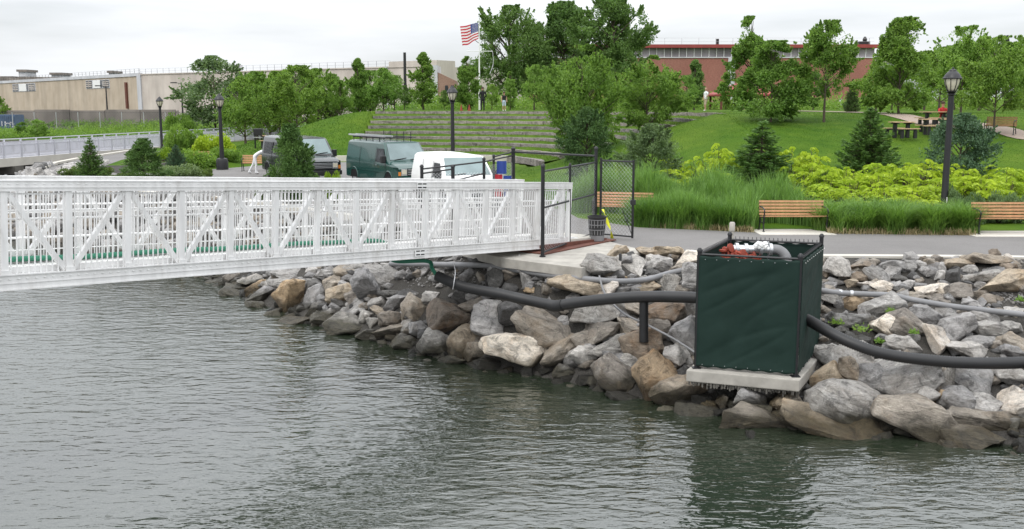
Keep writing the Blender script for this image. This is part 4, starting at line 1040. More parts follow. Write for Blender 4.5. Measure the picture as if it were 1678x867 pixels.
# ------------------------------------------------------------------ riprap boulders
# surveyed boulders: (view x0, y0, scale), then (cx, cy, w, h, tilt, tone[, label])
RV = [((330, 400, 3.94), [
 (85,245,120,40,0,'g'),(195,235,110,70,0,'b'),(330,230,190,60,0,'g'),(240,280,150,55,0,'g'),(190,325,165,85,-5,'g'),(350,290,150,60,30,'o'),(375,335,170,85,10,'l'),
 (355,405,160,70,-15,'g'),(555,355,235,200,12,'O','big honey-orange boulder at the water near the gangway, roundest of the rocks there'),(540,250,230,85,5,'g'),(690,245,110,50,0,'g'),(565,190,210,60,0,'g'),(930,180,150,90,-10,'b'),(820,185,150,60,15,'g'),
 (720,280,110,80,0,'d'),(720,350,150,110,30,'g'),(830,270,130,110,0,'b'),(890,325,165,125,15,'t','rounded cream-tan boulder leaning on the tall pointed grey slab'),(1060,290,150,215,15,'g','tall pointed grey slab standing up among the rocks below the gangway'),
 (985,345,120,80,10,'b'),(450,485,125,80,10,'g'),(590,520,230,80,8,'b'),(475,555,0,0,0,'g'),(723,420,150,70,20,'g'),(800,480,170,80,15,'g'),(960,415,210,90,22,'g'),(1150,215,260,130,-12,'g'),(927,525,265,140,-3,'g','wide grey boulder rising from the water in front of the tall pointed slab'),
 (1060,580,150,85,-5,'g'),(1240,565,230,70,14,'b','long tan-grey slab tilted at the waterline below the pointed slab'),(1240,485,180,120,10,'b'),(1105,515,80,60,0,'g'),(1150,440,120,50,-10,'t'),(1260,385,170,90,20,'g'),
 (1310,640,170,90,-18,'g'),(1495,630,205,160,10,'g','rounded dark grey boulder at the water below the rust-brown boulder'),(1400,550,120,90,-10,'g'),(1310,745,200,70,0,'d'),(1130,375,120,60,0,'g'),(620,455,70,50,0,'d'),(880,380,120,60,0,'d'),(1330,330,150,60,0,'d'),
 (1220,330,120,50,0,'d'),(60,262,60,30,0,'g'),(420,260,90,50,0,'g'),(1045,470,110,70,0,'g'),(600,300,60,60,0,'g'),(270,330,60,60,0,'d'),(500,205,100,50,0,'b'),(1060,180,110,50,0,'t'),(1000,150,150,50,0,'g')]),
 ((660, 400, 3.94), [
 (85,430,190,110,-35,'b','flat brown slab tilted beside the large rust-brown boulder'),(290,480,320,215,10,'r','large rust-brown boulder left of the upright grey block'),(560,490,200,215,-10,'l','upright light grey block right of the large rust-brown boulder'),(450,385,190,80,0,'b'),(700,470,150,170,25,'d'),(400,330,150,85,10,'d'),
 (595,220,110,120,-35,'d'),(700,190,120,55,-5,'b'),(800,245,120,80,-25,'l'),(1110,290,300,165,8,'T','big tan boulder between the grey hose and the black pipe'),(1030,235,180,70,12,'b'),(1335,285,115,100,5,'w','small cream boulder wedged between grey hose and black pipe'),
 (1560,290,210,60,0,'t'),(1330,180,125,60,20,'t'),(1410,205,90,28,-5,'o'),(1255,130,290,125,-2,'g','long dark grey boulder beside the landing slab corner'),(1500,135,200,130,-8,'l','pale grey boulder right of the short black stake'),(1590,60,150,60,0,'t'),(1380,50,150,75,10,'t'),(1470,75,60,40,0,'w'),(1615,120,80,80,0,'l'),
 (920,525,470,250,-14,'B','largest brown-grey boulder, directly under the sag of the black pipe'),(780,675,500,215,-3,'W','huge cream-white slab lying at the water, palest and widest of all'),(405,632,235,160,32,'t','tilted cream-tan boulder touching the huge cream-white slab on its left'),
 (1240,455,300,130,5,'g','banded grey boulder under the black pipe left of its prop'),(1410,430,200,120,-30,'g'),(1270,575,240,120,15,'b'),(1450,540,150,95,-5,'b'),(1030,710,270,130,33,'b','curved brown-grey boulder hugging the huge cream-white slab on its right'),(490,700,190,110,-10,'b'),
 (330,770,190,75,-5,'g'),(560,775,310,90,-8,'d'),(1190,750,240,140,-5,'l','blocky pale grey boulder right of the curved brown-grey boulder'),(1330,655,260,150,8,'g'),(1520,655,295,185,-5,'r','broad brown boulder at the foot of the upright prop pipe'),(1440,770,160,110,0,'g'),
 (1040,820,140,80,5,'g'),(650,840,110,50,0,'d'),(810,830,90,75,0,'d'),(1610,520,130,70,0,'g'),(1520,420,160,85,-10,'b'),(1630,450,110,80,0,'t'),(100,560,95,85,0,'g'),(20,450,60,90,0,'b'),(30,540,100,85,5,'g'),(1180,640,140,110,20,'b'),(930,810,110,60,10,'d'),
 (180,350,100,70,0,'l'),(150,600,100,80,0,'d'),(1590,330,120,50,0,'t'),(1600,190,90,60,0,'d'),(1560,230,60,50,0,'g'),(1410,290,60,60,0,'g'),(250,160,80,40,0,'g'),(820,300,70,40,0,'o'),(700,370,100,60,0,'d'),(600,160,90,40,0,'g')]),
 ((900, 560, 3.94), [
 (95,190,140,80,0,'g'),(425,235,270,180,-32,'b','grey-tan boulder tilted at the water left of the orange-streaked boulder'),(500,150,150,120,0,'g'),(685,220,255,235,35,'O','upright tan boulder with an orange streak left of the slab'),(860,338,420,165,12,'t','long pale boulder jutting into the water under the slab corner'),
 (960,480,280,120,-10,'g'),(500,375,240,60,-20,'d'),(1290,505,400,180,-5,'b','broad grey-tan wet boulder at the water below the concrete slab'),(1300,385,200,140,-20,'l'),(1385,350,130,80,-25,'l'),(1545,400,190,110,5,'t'),(1030,412,110,50,-5,'t'),(1120,400,80,95,0,'b'),
 (1520,480,160,70,0,'b'),(1470,602,230,50,6,'g'),(1370,700,230,150,-15,'d','dark wet boulder half sunk in the water in front of the slab'),(820,120,150,170,0,'l'),(880,45,160,90,0,'g'),(240,250,130,60,10,'d'),(700,330,90,60,0,'d'),(120,240,90,50,0,'d'),(1200,450,120,60,0,'d')]),
 ((1280, 560, 3.94), [
 (425,562,690,140,-12,'T','long low tan slab along the waterline right of the enclosure'),(430,415,440,215,-14,'g','big smooth grey boulder above the long low tan slab'),(300,235,190,165,10,'t','rounded tan boulder with an orange corner beside the slab'),(450,222,130,215,15,'t','upright pointed tan-brown rock right of the enclosure slab'),
 (445,115,330,160,5,'g'),(590,270,190,190,20,'g'),(800,255,440,220,18,'g','large dark grey boulder in the centre below the corrugated hose'),(690,160,170,90,0,'g'),(910,365,240,140,-5,'l'),(870,500,490,235,-14,'B','largest blocky grey-brown boulder at the waterline on the right'),
 (1055,385,90,120,0,'o'),(1160,405,190,170,-5,'g'),(1120,245,200,160,-30,'g'),(1350,285,345,215,-10,'g','wide grey boulder beside the cream-yellow block at the frame edge'),(1330,425,200,140,-15,'l'),(1500,412,185,180,5,'W','cream-yellow block at the right edge of the frame'),
 (1330,555,490,130,-5,'b'),(1260,630,380,110,-5,'b','low grey-brown boulder resting in the water at the lower right'),(1570,705,100,90,0,'d'),(1520,235,210,100,-10,'g'),(190,385,140,90,0,'d'),(60,410,170,100,0,'b'),(60,490,210,70,5,'b'),(270,60,150,60,0,'l'),(610,100,120,80,0,'d'),(1000,180,90,60,0,'b')]),
 ((1300, 400, 4.336), [
 (325,195,165,165,-25,'l','striped pale grey boulder right of the enclosure at the kerb'),(230,200,65,85,0,'r'),(490,165,190,65,0,'r'),(690,150,220,70,0,'g'),(815,155,110,90,10,'g'),(900,156,80,62,0,'l'),(970,150,80,75,0,'b'),(1040,110,95,50,0,'b'),(1160,148,225,80,3,'t'),
 (1400,128,325,90,-4,'T','big flat tan slab on top of the bank, brown pebble-like rock on it'),(1430,65,80,52,0,'r','little brown rock perched on the big flat tan slab'),(1545,92,72,42,-10,'w'),(1080,235,100,80,0,'l'),(1150,245,110,135,0,'d'),(1250,192,125,70,0,'g'),(1330,232,285,75,6,'g'),
 (1480,290,435,120,17,'T','long tilted tan-brown slab above the gravel patch'),(1540,182,125,80,10,'r'),(960,310,145,130,5,'w','white-tan block above the grey hose'),(1070,332,100,85,-5,'w'),(1190,342,175,115,-5,'b'),(425,285,95,60,0,'t'),(515,285,130,60,-5,'w'),(620,305,150,75,-5,'W','bright white rock just above the grey hose'),(600,322,120,40,0,'b'),
 (600,225,215,95,-25,'g'),(480,236,140,60,0,'r'),(750,247,120,50,-8,'d'),(825,292,90,62,0,'l'),(700,200,150,65,0,'g'),(400,226,130,50,0,'g'),(760,322,135,52,0,'d'),(1000,382,165,50,0,'b'),(270,385,180,110,-5,'g'),(430,425,155,85,0,'O','orange-tan rock beneath the grey hose clamps'),
 (640,442,300,150,6,'g','grey flat-topped boulder with weeds below the grey hose'),(420,532,360,115,-4,'g','long grey slab with weeds beside the enclosure'),(680,592,215,135,-30,'w','pointed whitish boulder left of the square white block'),(820,572,260,170,-20,'b'),(960,527,240,125,-22,'g'),
 (1015,692,215,195,-18,'W','square white block touching the corrugated hose'),(1190,612,220,215,-8,'l','upright grey boulder with white vertical bands'),(1110,500,230,90,0,'g'),(1350,530,205,85,-8,'l'),(1410,612,225,105,0,'g'),(1550,600,190,90,-12,'g'),(795,722,265,115,-3,'l'),(1260,762,285,95,-5,'l'),
 (1340,705,330,60,4,'g'),(1520,770,210,100,-10,'g'),(1590,712,190,120,-15,'b'),(310,740,130,55,0,'l'),(380,800,330,130,-5,'g'),(1600,138,90,50,0,'g'),(1450,192,200,50,6,'g'),(230,462,75,50,0,'b'),(520,400,160,50,0,'t'),(840,450,120,60,0,'b'),(880,370,120,50,0,'b'),
 (1250,420,110,50,0,'l'),(1030,160,90,70,0,'l'),(1040,412,150,40,0,'b'),(1220,290,120,60,0,'d'),(1330,300,90,60,0,'g'),(460,690,150,60,0,'d'),(340,620,120,60,0,'d')]),
 ((1060, 370, 2.988), [
 (110,135,135,55,-5,'t'),(195,165,110,65,0,'w'),(60,190,105,80,-10,'l'),(105,282,110,85,-10,'g'),(218,255,90,160,10,'l','tall pale boulder against the enclosure where the grey hose ends'),(110,440,190,105,8,'r','brown angular boulder between prop pipe and enclosure'),(60,505,130,90,-10,'b'),(190,545,130,160,20,'l','leaning pale grey boulder below the black pipe beside the enclosure'),
 (30,215,55,60,0,'g'),(215,400,80,130,10,'g'),(160,245,60,40,0,'d'),(170,650,100,90,0,'l'),(20,300,60,50,0,'t'),(165,200,90,40,0,'b'),(140,370,110,50,0,'l')]),
]
TONE = {'g': ("rock_grey", "grey"), 'l': ("rock_light", "pale grey"), 'b': ("rock_brown", "brown-grey"), 'B': ("rock_brown", "brown-grey"), 't': ("rock_tan", "tan"), 'T': ("rock_tan", "tan"),
        'o': ("rock_orange", "orange-tan"), 'O': ("rock_orange", "orange-tan"), 'r': ("rock_rust", "rust-brown"), 'w': ("rock_white", "cream-white"), 'W': ("rock_white", "cream-white"), 'd': ("rock_dark", "dark")}

def rock_mesh(hx, hy, hz, seed, blocky=0.5, cuts=2):
    q = random.Random(seed); bm = bmesh.new()
    n = q.randint(11, 17)
    for _ in range(n):
        v = Vector((q.gauss(0, 1), q.gauss(0, 1), q.gauss(0, 1))).normalized()
        pw = 2.0 + 3.5 * blocky
        k = (abs(v.x) ** pw + abs(v.y) ** pw + abs(v.z) ** pw) ** (-1 / pw) * q.uniform(0.80, 1.0)
        bm.verts.new((v.x * k, v.y * k, v.z * k))
    r_ = bmesh.ops.convex_hull(bm, input=bm.verts[:])
    bmesh.ops.delete(bm, geom=[e for e in set(r_["geom_interior"] + r_["geom_unused"]) if isinstance(e, bmesh.types.BMVert)], context='VERTS')
    mx = [max(abs(v.co[i]) for v in bm.verts) for i in range(3)]
    for v in bm.verts: v.co = Vector((v.co.x / mx[0] * hx, v.co.y / mx[1] * hy, v.co.z / mx[2] * hz))
    sm = min(hx, hy, hz)
    bmesh.ops.bevel(bm, geom=bm.edges[:], offset=sm * 0.055, segments=1, affect='EDGES', profile=0.5)
    bmesh.ops.triangulate(bm, faces=bm.faces[:])
    big = [e for e in bm.edges if e.calc_length() > sm * 0.35]
    bmesh.ops.subdivide_edges(bm, edges=big, cuts=cuts, use_grid_fill=True)
    big = [e for e in bm.edges if e.calc_length() > sm * 0.30]
    if cuts > 1 and len(bm.faces) < 900: bmesh.ops.subdivide_edges(bm, edges=big, cuts=1, use_grid_fill=True)
    bmesh.ops.triangulate(bm, faces=bm.faces[:])
    bm.normal_update(); off = Vector((seed * 1.7 % 91, seed * 3.1 % 57, 0)); ax = Vector((0.2, 0.3, 1)).normalized()
    sz = max(hx, hy, hz)
    for v in bm.verts:
        p = v.co / sz
        f = noise.fractal(p * 2.6 + off, 1.0, 2.1, 4) * 0.055
        st = noise.noise(Vector((p.x * 1.2, p.y * 1.2, p.z * 8 + p.x * 2)) + off) * 0.055      # bedding ledges
        cr = noise.noise(p * 7 + off * 2); f -= max(0, cr - 0.25) * 0.07
        v.co += v.normal * (f + st) * sz * 0.95
    me = bpy.data.meshes.new("boulder"); bm.to_mesh(me); bm.free()
    me.polygons.foreach_set("use_smooth", [True] * len(me.polygons)); me.set_sharp_from_angle(angle=R(18)); return me

RV[2][1].extend([(1000, 395, 150, 70, -10, 'd'), (1160, 345, 120, 60, 5, 'd'), (1480, 330, 130, 60, -5, 'd'), (1250, 440, 120, 70, 8, 'b'), (1390, 470, 130, 90, -12, 'g'), (1100, 470, 110, 70, 0, 'd'), (1560, 500, 160, 90, 5, 'b')])
ROCKS = []   # dict(px, py, w, h, tone, label, obj)
seed = 100
fwd = Vector((0, _cp, -_sp)); upv = Vector((0, _sp, _cp)); rgt = Vector((1, 0, 0))
def put_rock(px, py, w, h, tilt, tone, label=None, embed=0.36, blocky=None):
    global seed
    seed += 1; q = random.Random(seed)
    v = hit(px, py, 0.0)
    s0 = (v - Vector((0, 0, HC))).dot(fwd) / F; hw0 = h * s0
    v = hit(px, py, hw0 * embed)
    s_ = (v - Vector((0, 0, HC))).dot(fwd) / F
    hx, hz = w * s_ / 2 * 1.03, h * s_ / 2 * 1.06
    hy = (hx * 0.45 + hz * 0.65) * q.uniform(0.85, 1.1)
    me = rock_mesh(hx, hy, hz, seed, q.uniform(.3, .9) if blocky is None else blocky, 1 if w < 14 else 2)
    # local frame: X right (tilted), Y away, Z up, leaned with the bank
    Mx = Matrix.Rotation(-R(tilt), 3, 'Y') @ Matrix.Rotation(R(q.uniform(-6, 6)), 3, 'X')
    o = link("boulder", me, TONE[tone][0]); o.rotation_euler = Mx.to_euler(); o.location = v + Vector((0, hy * 0.3, 0))
    ROCKS.append(dict(px=px, py=py, w=w, h=h, tilt=tilt, tone=tone, label=label, o=o)); return o
for (x0, y0, k), lst in RV:
    for r_ in lst:
        cx_, cy_, w_, h_, ti, to = r_[:6]
        if w_ == 0: continue
        put_rock(x0 + cx_ / k, y0 + cy_ / k, w_ / k * 1.17, h_ / k * 1.19, ti, to, r_[6] if len(r_) > 6 else None)
# fill the gaps of the bank with further boulders of natural sizes
def covered(px, py, w, grow=1.0):
    for r_ in ROCKS:
        a = R(r_["tilt"]); dx, dy = px - r_["px"], -(py - r_["py"])
        u = dx * math.cos(a) + dy * math.sin(a); v = -dx * math.sin(a) + dy * math.cos(a)
        if (u / (r_["w"] / 2 + w * .3 * grow)) ** 2 + (v / (r_["h"] / 2 + w * .22 * grow)) ** 2 < 1: return True
    return False
q = random.Random(21)
def slope_point(q, xlo, xhi):
    for _ in range(500):
        x = q.uniform(xlo, xhi); y = q.uniform(14, 60)
        X, Y = np.array([x]), np.array([y])
        if not _inside(X, Y, EDGE)[0] and (_inside(X, Y, SHORE)[0] or _segd(X, Y, SHORE)[0] < .4): return x, y
    return x, y
GRAVEL = [(660, 425, 800, 470), (860, 440, 980, 470), (1610, 468, 1690, 500), (640, 440, 720, 500)]
nfill = 0; tries = 0
while nfill < 52 and tries < 6000:
    tries += 1; x, y = slope_point(q, -7, 11)
    z = gz(x, y); px, py = proj((x, y, z)); w = q.choice([24, 30, 38, 46]) * 19 / y
    if any(a < px < c and b < py < d for a, b, c, d in GRAVEL): continue
    if px > 1700 or covered(px, py, w, .8): continue
    put_rock(px, py, w, w * q.uniform(.5, .8), q.uniform(-25, 25), q.choice('gggglbbtd')); nfill += 1
# the bank behind the gangway
nb = 0; tries = 0; far_pts = []
while nb < 22 and tries < 4000:
    tries += 1; x, y = slope_point(q, -27, -7.5)
    if any(math.hypot(x - a, y - b) < .95 for a, b in far_pts): continue
    px, py = proj((x, y, gz(x, y)))
    if px < -40 or (py > 440): continue
    far_pts.append((x, y)); nb += 1
    w = q.uniform(24, 46); put_rock(px, py, w, w * q.uniform(.5, .8), q.uniform(-20, 20), q.choice('ggglbbbtt'))
    ROCKS[-1]["far"] = True
# labels: surveyed ones by their look; the others by the nearest of those and the side they lie on
marks = [r_ for r_ in ROCKS if r_["label"]]
extra = [dict(px=1230, py=620, label="concrete slab"), dict(px=960, py=422, label="landing slab"), dict(px=1238, py=500, label="green enclosure"), dict(px=1198, py=400, label="grey marker post"), dict(px=1500, py=590, label="corrugated hose"), dict(px=1055, py=520, label="prop pipe")]
short = {}
SH = {"honey-orange": "honey-orange boulder", "cream-tan boulder leaning": "cream-tan rounded boulder", "tall pointed grey": "tall pointed slab", "wide grey boulder rising": "wide waterline boulder", "long tan-grey slab": "tan-grey waterline slab",
      "rounded dark grey": "rounded dark grey boulder", "flat brown slab": "flat brown slab", "large rust-brown boulder left": "large rust-brown boulder", "upright light grey block": "upright light grey block", "big tan boulder between": "big tan boulder by hose",
      "small cream boulder wedged": "small cream boulder", "long dark grey boulder beside": "long dark boulder by landing", "pale grey boulder right of the short": "pale boulder by stake", "largest brown-grey boulder, directly": "largest boulder under pipe sag",
      "huge cream-white": "huge cream-white slab", "tilted cream-tan": "tilted cream-tan boulder", "banded grey boulder under": "banded boulder under pipe", "curved brown-grey": "curved brown-grey boulder", "blocky pale grey": "blocky pale grey boulder",
      "broad brown boulder at the foot": "broad brown boulder at prop pipe", "grey-tan boulder tilted": "grey-tan tilted boulder", "upright tan boulder with": "orange-streaked boulder", "long pale boulder jutting": "long pale boulder under slab corner",
      "broad grey-tan wet": "broad wet grey-tan boulder", "dark wet boulder": "half-sunk dark boulder", "long low tan slab": "long low tan slab", "big smooth grey": "big smooth grey boulder", "rounded tan boulder with": "tan boulder with orange corner",
      "upright pointed tan-brown": "pointed tan-brown rock", "large dark grey boulder in": "large dark grey boulder below hose", "largest blocky grey-brown": "largest waterline block", "wide grey boulder beside": "wide boulder by cream-yellow block", "cream-yellow block at": "cream-yellow block",
      "low grey-brown boulder resting": "low boulder at lower right", "striped pale grey": "striped pale boulder at kerb", "big flat tan slab": "big flat tan slab", "little brown rock": "little perched brown rock", "long tilted tan-brown": "long tilted tan-brown slab",
      "white-tan block above": "white-tan block", "bright white rock": "bright white rock", "orange-tan rock beneath": "orange-tan rock under clamps", "grey flat-topped": "flat-topped grey boulder", "long grey slab with weeds": "long grey slab with weeds",
      "pointed whitish": "pointed whitish boulder", "square white block": "square white block", "upright grey boulder with white": "white-banded upright boulder", "tall pale boulder against": "tall pale boulder at enclosure", "brown angular": "brown angular boulder",
      "leaning pale grey": "leaning pale boulder"}
anchors = [(e_["px"], e_["py"], e_["label"]) for e_ in extra]
for r_ in marks:
    for k, s_ in SH.items():
        if k in r_["label"]: anchors.append((r_["px"], r_["py"], s_)); break
def side(dx, dy):
    a = math.degrees(math.atan2(-dy, dx))
    return ["right of", "above and right of", "above", "above and left of", "left of", "below and left of", "below", "below and right of"][int(((a + 22.5) % 360) // 45)]
from collections import defaultdict
bag = defaultdict(list)
for r_ in ROCKS:
    if r_["label"]: continue
    if r_.get("far"): continue
    ax_, ay_, nm = min(anchors, key=lambda t: math.hypot(t[0] - r_["px"], (t[1] - r_["py"]) * 1.4))
    w_, h_ = r_["w"], r_["h"]
    sz = "tiny" if w_ < 20 else "small" if w_ < 30 else "mid-sized" if w_ < 46 else "large"
    shp = "upright" if h_ > w_ * 1.05 else "long flat" if w_ > h_ * 2.3 else "tilted" if abs(r_["tilt"]) > 17 else "blocky"
    bag[(sz, TONE[r_["tone"]][1], shp, side(r_["px"] - ax_, r_["py"] - ay_), nm)].append((math.hypot(ax_ - r_["px"], ay_ - r_["py"]), r_))
for (sz, tn, shp, sd_, nm), lst in bag.items():
    lst.sort(key=lambda t: t[0])
    for i, (_, r_) in enumerate(lst):
        ext = ["", ", next one out", ", third one out", ", fourth one out"][min(i, 3)]
        r_["label"] = f"{sz} {tn} {shp} rock {sd_} the {nm}{ext}"
fl = sorted([r_ for r_ in ROCKS if r_.get("far")], key=lambda r_: r_["px"])
NTH = ["first", "second", "third", "fourth", "fifth", "sixth", "seventh", "eighth", "ninth", "tenth", "eleventh", "twelfth", "thirteenth", "fourteenth", "fifteenth", "sixteenth", "seventeenth", "eighteenth"]
posts_px = [5, 114, 214, 306, 386, 458, 527, 588, 644, 694, 744, 787, 830]
bays = {}
for r_ in fl:
    bays.setdefault(sum(1 for p_ in posts_px if p_ < r_["px"]), []).append(r_)
for b_, lst in bays.items():
    lst.sort(key=lambda r_: r_["py"])
    for i, r_ in enumerate(lst):
        tn = TONE[r_["tone"]][1]; pos = "uppermost" if i == 0 else "lowest" if i == len(lst) - 1 else f"{NTH[min(i, 17)]} from top"
        where = f"the {NTH[b_ - 1]} gangway bay from the left" if b_ else "the leftmost cut gangway bay"
        r_["label"] = f"{tn} riprap rock, {pos}, seen through {where}"
for r_ in ROCKS:
    tag(r_["o"], r_["label"], "boulder", "riprap rocks glimpsed through the railings" if r_.get("far") else "riprap boulders on the bank")
for tn in set(TONE[r_["tone"]][1] for r_ in fl):
    for r_ in fl:
        r_["o"]["group"] = "riprap rocks glimpsed through the railings"
# rubble between them
pool = [rock_mesh(1, .85, .6, 9000 + i, .5, 1) for i in range(8)]
def rubble(name, pts, mat):
    Vs, Fs, b = [], [], 0
    for x, y, z, s_ in pts:
        me = pool[q.randrange(8)]
        if not hasattr(rubble, "c"): rubble.c = {}
        if me.name not in rubble.c:
            co = np.empty(len(me.vertices) * 3); me.vertices.foreach_get("co", co); co = co.reshape(-1, 3)
            rubble.c[me.name] = (co, np.array([p.vertices[:] for p in me.polygons]))
        co, fc = rubble.c[me.name]
        M3 = np.array(Euler((q.uniform(-.5, .5), q.uniform(-.5, .5), q.uniform(0, 6.3))).to_matrix())
        Vs.append(co @ M3.T * s_ + np.array([x, y, z])); Fs.append(fc + b); b += len(co)
    o = link(name, np_mesh(name, np.vstack(Vs), np.vstack(Fs)), mat); tag(o, kind="stuff"); return o
for mat, n_ in (("rock_grey", 1300), ("rock_brown", 700), ("rock_dark", 500), ("rock_light", 450)):
    pts = []
    for _ in range(n_):
        x, y = slope_point(q, -28, 13)
        s_ = q.uniform(.07, .24) if y < 36 else q.uniform(.15, .5)
        pts.append((x, y, gz(x, y) + s_ * .15, s_))
    rubble("rubble", pts, mat)
pts = []
for _ in range(900):
    a = q.choice(GRAVEL[:3]); px, py = q.uniform(a[0], a[2]), q.uniform(a[1], a[3]); v = hit(px, py, 0)
    if not _inside(np.array([v.x]), np.array([v.y]), EDGE)[0]: pts.append((v.x, v.y, v.z + .01, q.uniform(.015, .05)))
rubble("gravel", pts, "rock_grey")
pts = []
for _ in range(160):
    a = q.uniform(0, 1); v = at(60 + 60 * a + q.uniform(5, 60), 290 - 25 * a + q.uniform(-2, 2)); pts.append((v.x, v.y, P + .05, q.uniform(.1, .3)))
rubble("rubble", pts, "rock_light")

# ------------------------------------------------------------------ vegetation
def leaves_mesh(name, C, axis_, size, asp, g, normal=None):
    """rhombic leaves: centres C (n,3), long-axis directions axis_ (n,3)"""
    n = len(C); a = axis_ / (np.linalg.norm(axis_, axis=1, keepdims=True) + 1e-9)
    r_ = g.normal(0, 1, (n, 3)); b = np.cross(a, r_); b /= (np.linalg.norm(b, axis=1, keepdims=True) + 1e-9)
    s_ = size * g.uniform(.7, 1.25, (n, 1)) if np.isscalar(size) else size[:, None]
    a = a * s_; b = b * s_ * asp
    V = np.stack([C - a, C - b, C + a, C + b], 1).reshape(-1, 3)
    return V, np.arange(4 * n).reshape(n, 4)
def broad_tree(h0, wid, n, seed, leaf, nb=46, shape="oval", gap=.5, thick=.018):
    """unit-height tree: crown from h0 to 1, half width wid; returns crown mesh, trunk mesh"""
    g = np.random.default_rng(seed); q = random.Random(seed); blobs = []
    for i in range(nb):
        t = q.random() ** .85
        if shape == "oval": prof = math.sin(math.pi * min(1, t * .93 + .07)) ** .55
        elif shape == "cone": prof = (1 - t * .93) ** .7 * min(1, .45 + t * 4)
        elif shape == "wide": prof = math.sin(math.pi * min(1, t * .8 + .2)) ** .5
        else: prof = 1
        a = q.uniform(0, 2 * math.pi); rr = wid * prof * math.sqrt(q.uniform(.15, 1.0)) * q.uniform(.75, 1.18)
        br = wid * q.uniform(.18, .36) * (0.65 + .45 * prof)
        blobs.append((rr * math.cos(a), rr * math.sin(a), h0 + (1 - h0 - br) * t + br * .4, br))
    Cs, Ax = [], []; tot = sum(b[3] ** 2 for b in blobs)
    for x, y, z, br in blobs:
        m = max(12, int(n * br * br / tot)); d = g.normal(0, 1, (m, 3)); d /= np.linalg.norm(d, axis=1, keepdims=True)
        rad = br * g.uniform(.25, 1.08, (m, 1)) ** .5
        Cc = np.array([x, y, z]) + d * rad * np.array([1.15, 1.15, .72]); Cs.append(Cc)
        ax_ = d * .7 + g.normal(0, .6, (m, 3)) + np.array([0, 0, -.35]); Ax.append(ax_)
    for x, y, z, br in blobs:          # loose shoots that break up the outline
        for _ in range(5):
            dv = Vector((x * q.uniform(.6, 1.3) + q.gauss(0, .1), y * q.uniform(.6, 1.3) + q.gauss(0, .1), (z - (h0 + 1) / 2) * .7 + q.uniform(.0, .35))).normalized()
            k = max(6, int(n * .0042 / 1)); t = g.uniform(.3, 1.0, k)
            l_ = br * q.uniform(1.0, 1.75); c0_ = np.array([x, y, z]); c = c0_ + np.array(tuple(dv)) * (t * l_)[:, None] + g.normal(0, br * .10, (k, 3)) * (1.3 - t)[:, None]
            c[:, 2] = np.minimum(c[:, 2], 1.0)
            Cs.append(c); Ax.append(np.array(tuple(dv)) + g.normal(0, .6, (k, 3)))
    k = int(n * .22); t = g.uniform(0, 1, k); aa = g.uniform(0, 6.283, k)      # loose leaves through the whole crown
    pf = {"oval": np.sin(np.pi * np.minimum(1, t * .93 + .07)) ** .55, "cone": (1 - t * .93) ** .7 * np.minimum(1, .45 + t * 4), "wide": np.sin(np.pi * np.minimum(1, t * .8 + .2)) ** .5}[shape]
    lump = np.array([1 + .28 * noise.noise(Vector((math.cos(a_) * 1.5, math.sin(a_) * 1.5, t_ * 5 + seed))) for a_, t_ in zip(aa, t)])
    rr_ = wid * pf * lump * np.sqrt(g.uniform(.2, 1.25, k)); Cs.append(np.stack([rr_ * np.cos(aa), rr_ * np.sin(aa), h0 + (1 - h0) * t], 1)); Ax.append(g.normal(0, 1, (k, 3)))
    C = np.vstack(Cs); A = np.vstack(Ax)
    # carve gaps by noise
    k = np.array([noise.noise(Vector(c) * (3.4 / wid * .5) + Vector((seed, 0, 0))) for c in C]); keep = k > (-.32 + .25 * gap) * 1.0
    C, A = C[keep], A[keep]
    V, Fc = leaves_mesh("crown", C, A, leaf, .55, g)
    crown = np_mesh("crown", V, Fc)
    m = MB(); lean = q.uniform(-.02, .02); top = h0 + (1 - h0) * .75
    tp = [(0, 0, -.02), (lean * .5, 0, h0 * .5), (lean, lean * .5, h0), (lean * 1.3, lean, (h0 + top) / 2), (lean * .6, lean, top)]
    m.tube(spline(tp, 3), [thick * (1.25 - .95 * i / 12) for i in range(13)], 7)
    for x, y, z, br in blobs[::2]:
        zb = max(h0 * .9, z - math.hypot(x, y) * .8 - .02); zb = min(zb, top * .98)
        m.tube([(lean, lean * .6, zb), (x * .5, y * .5, zb + (z - zb) * .55), (x, y, z)], [thick * .38, thick * .25, thick * .1], 5)
    return crown, m.mesh("trunk", 60)
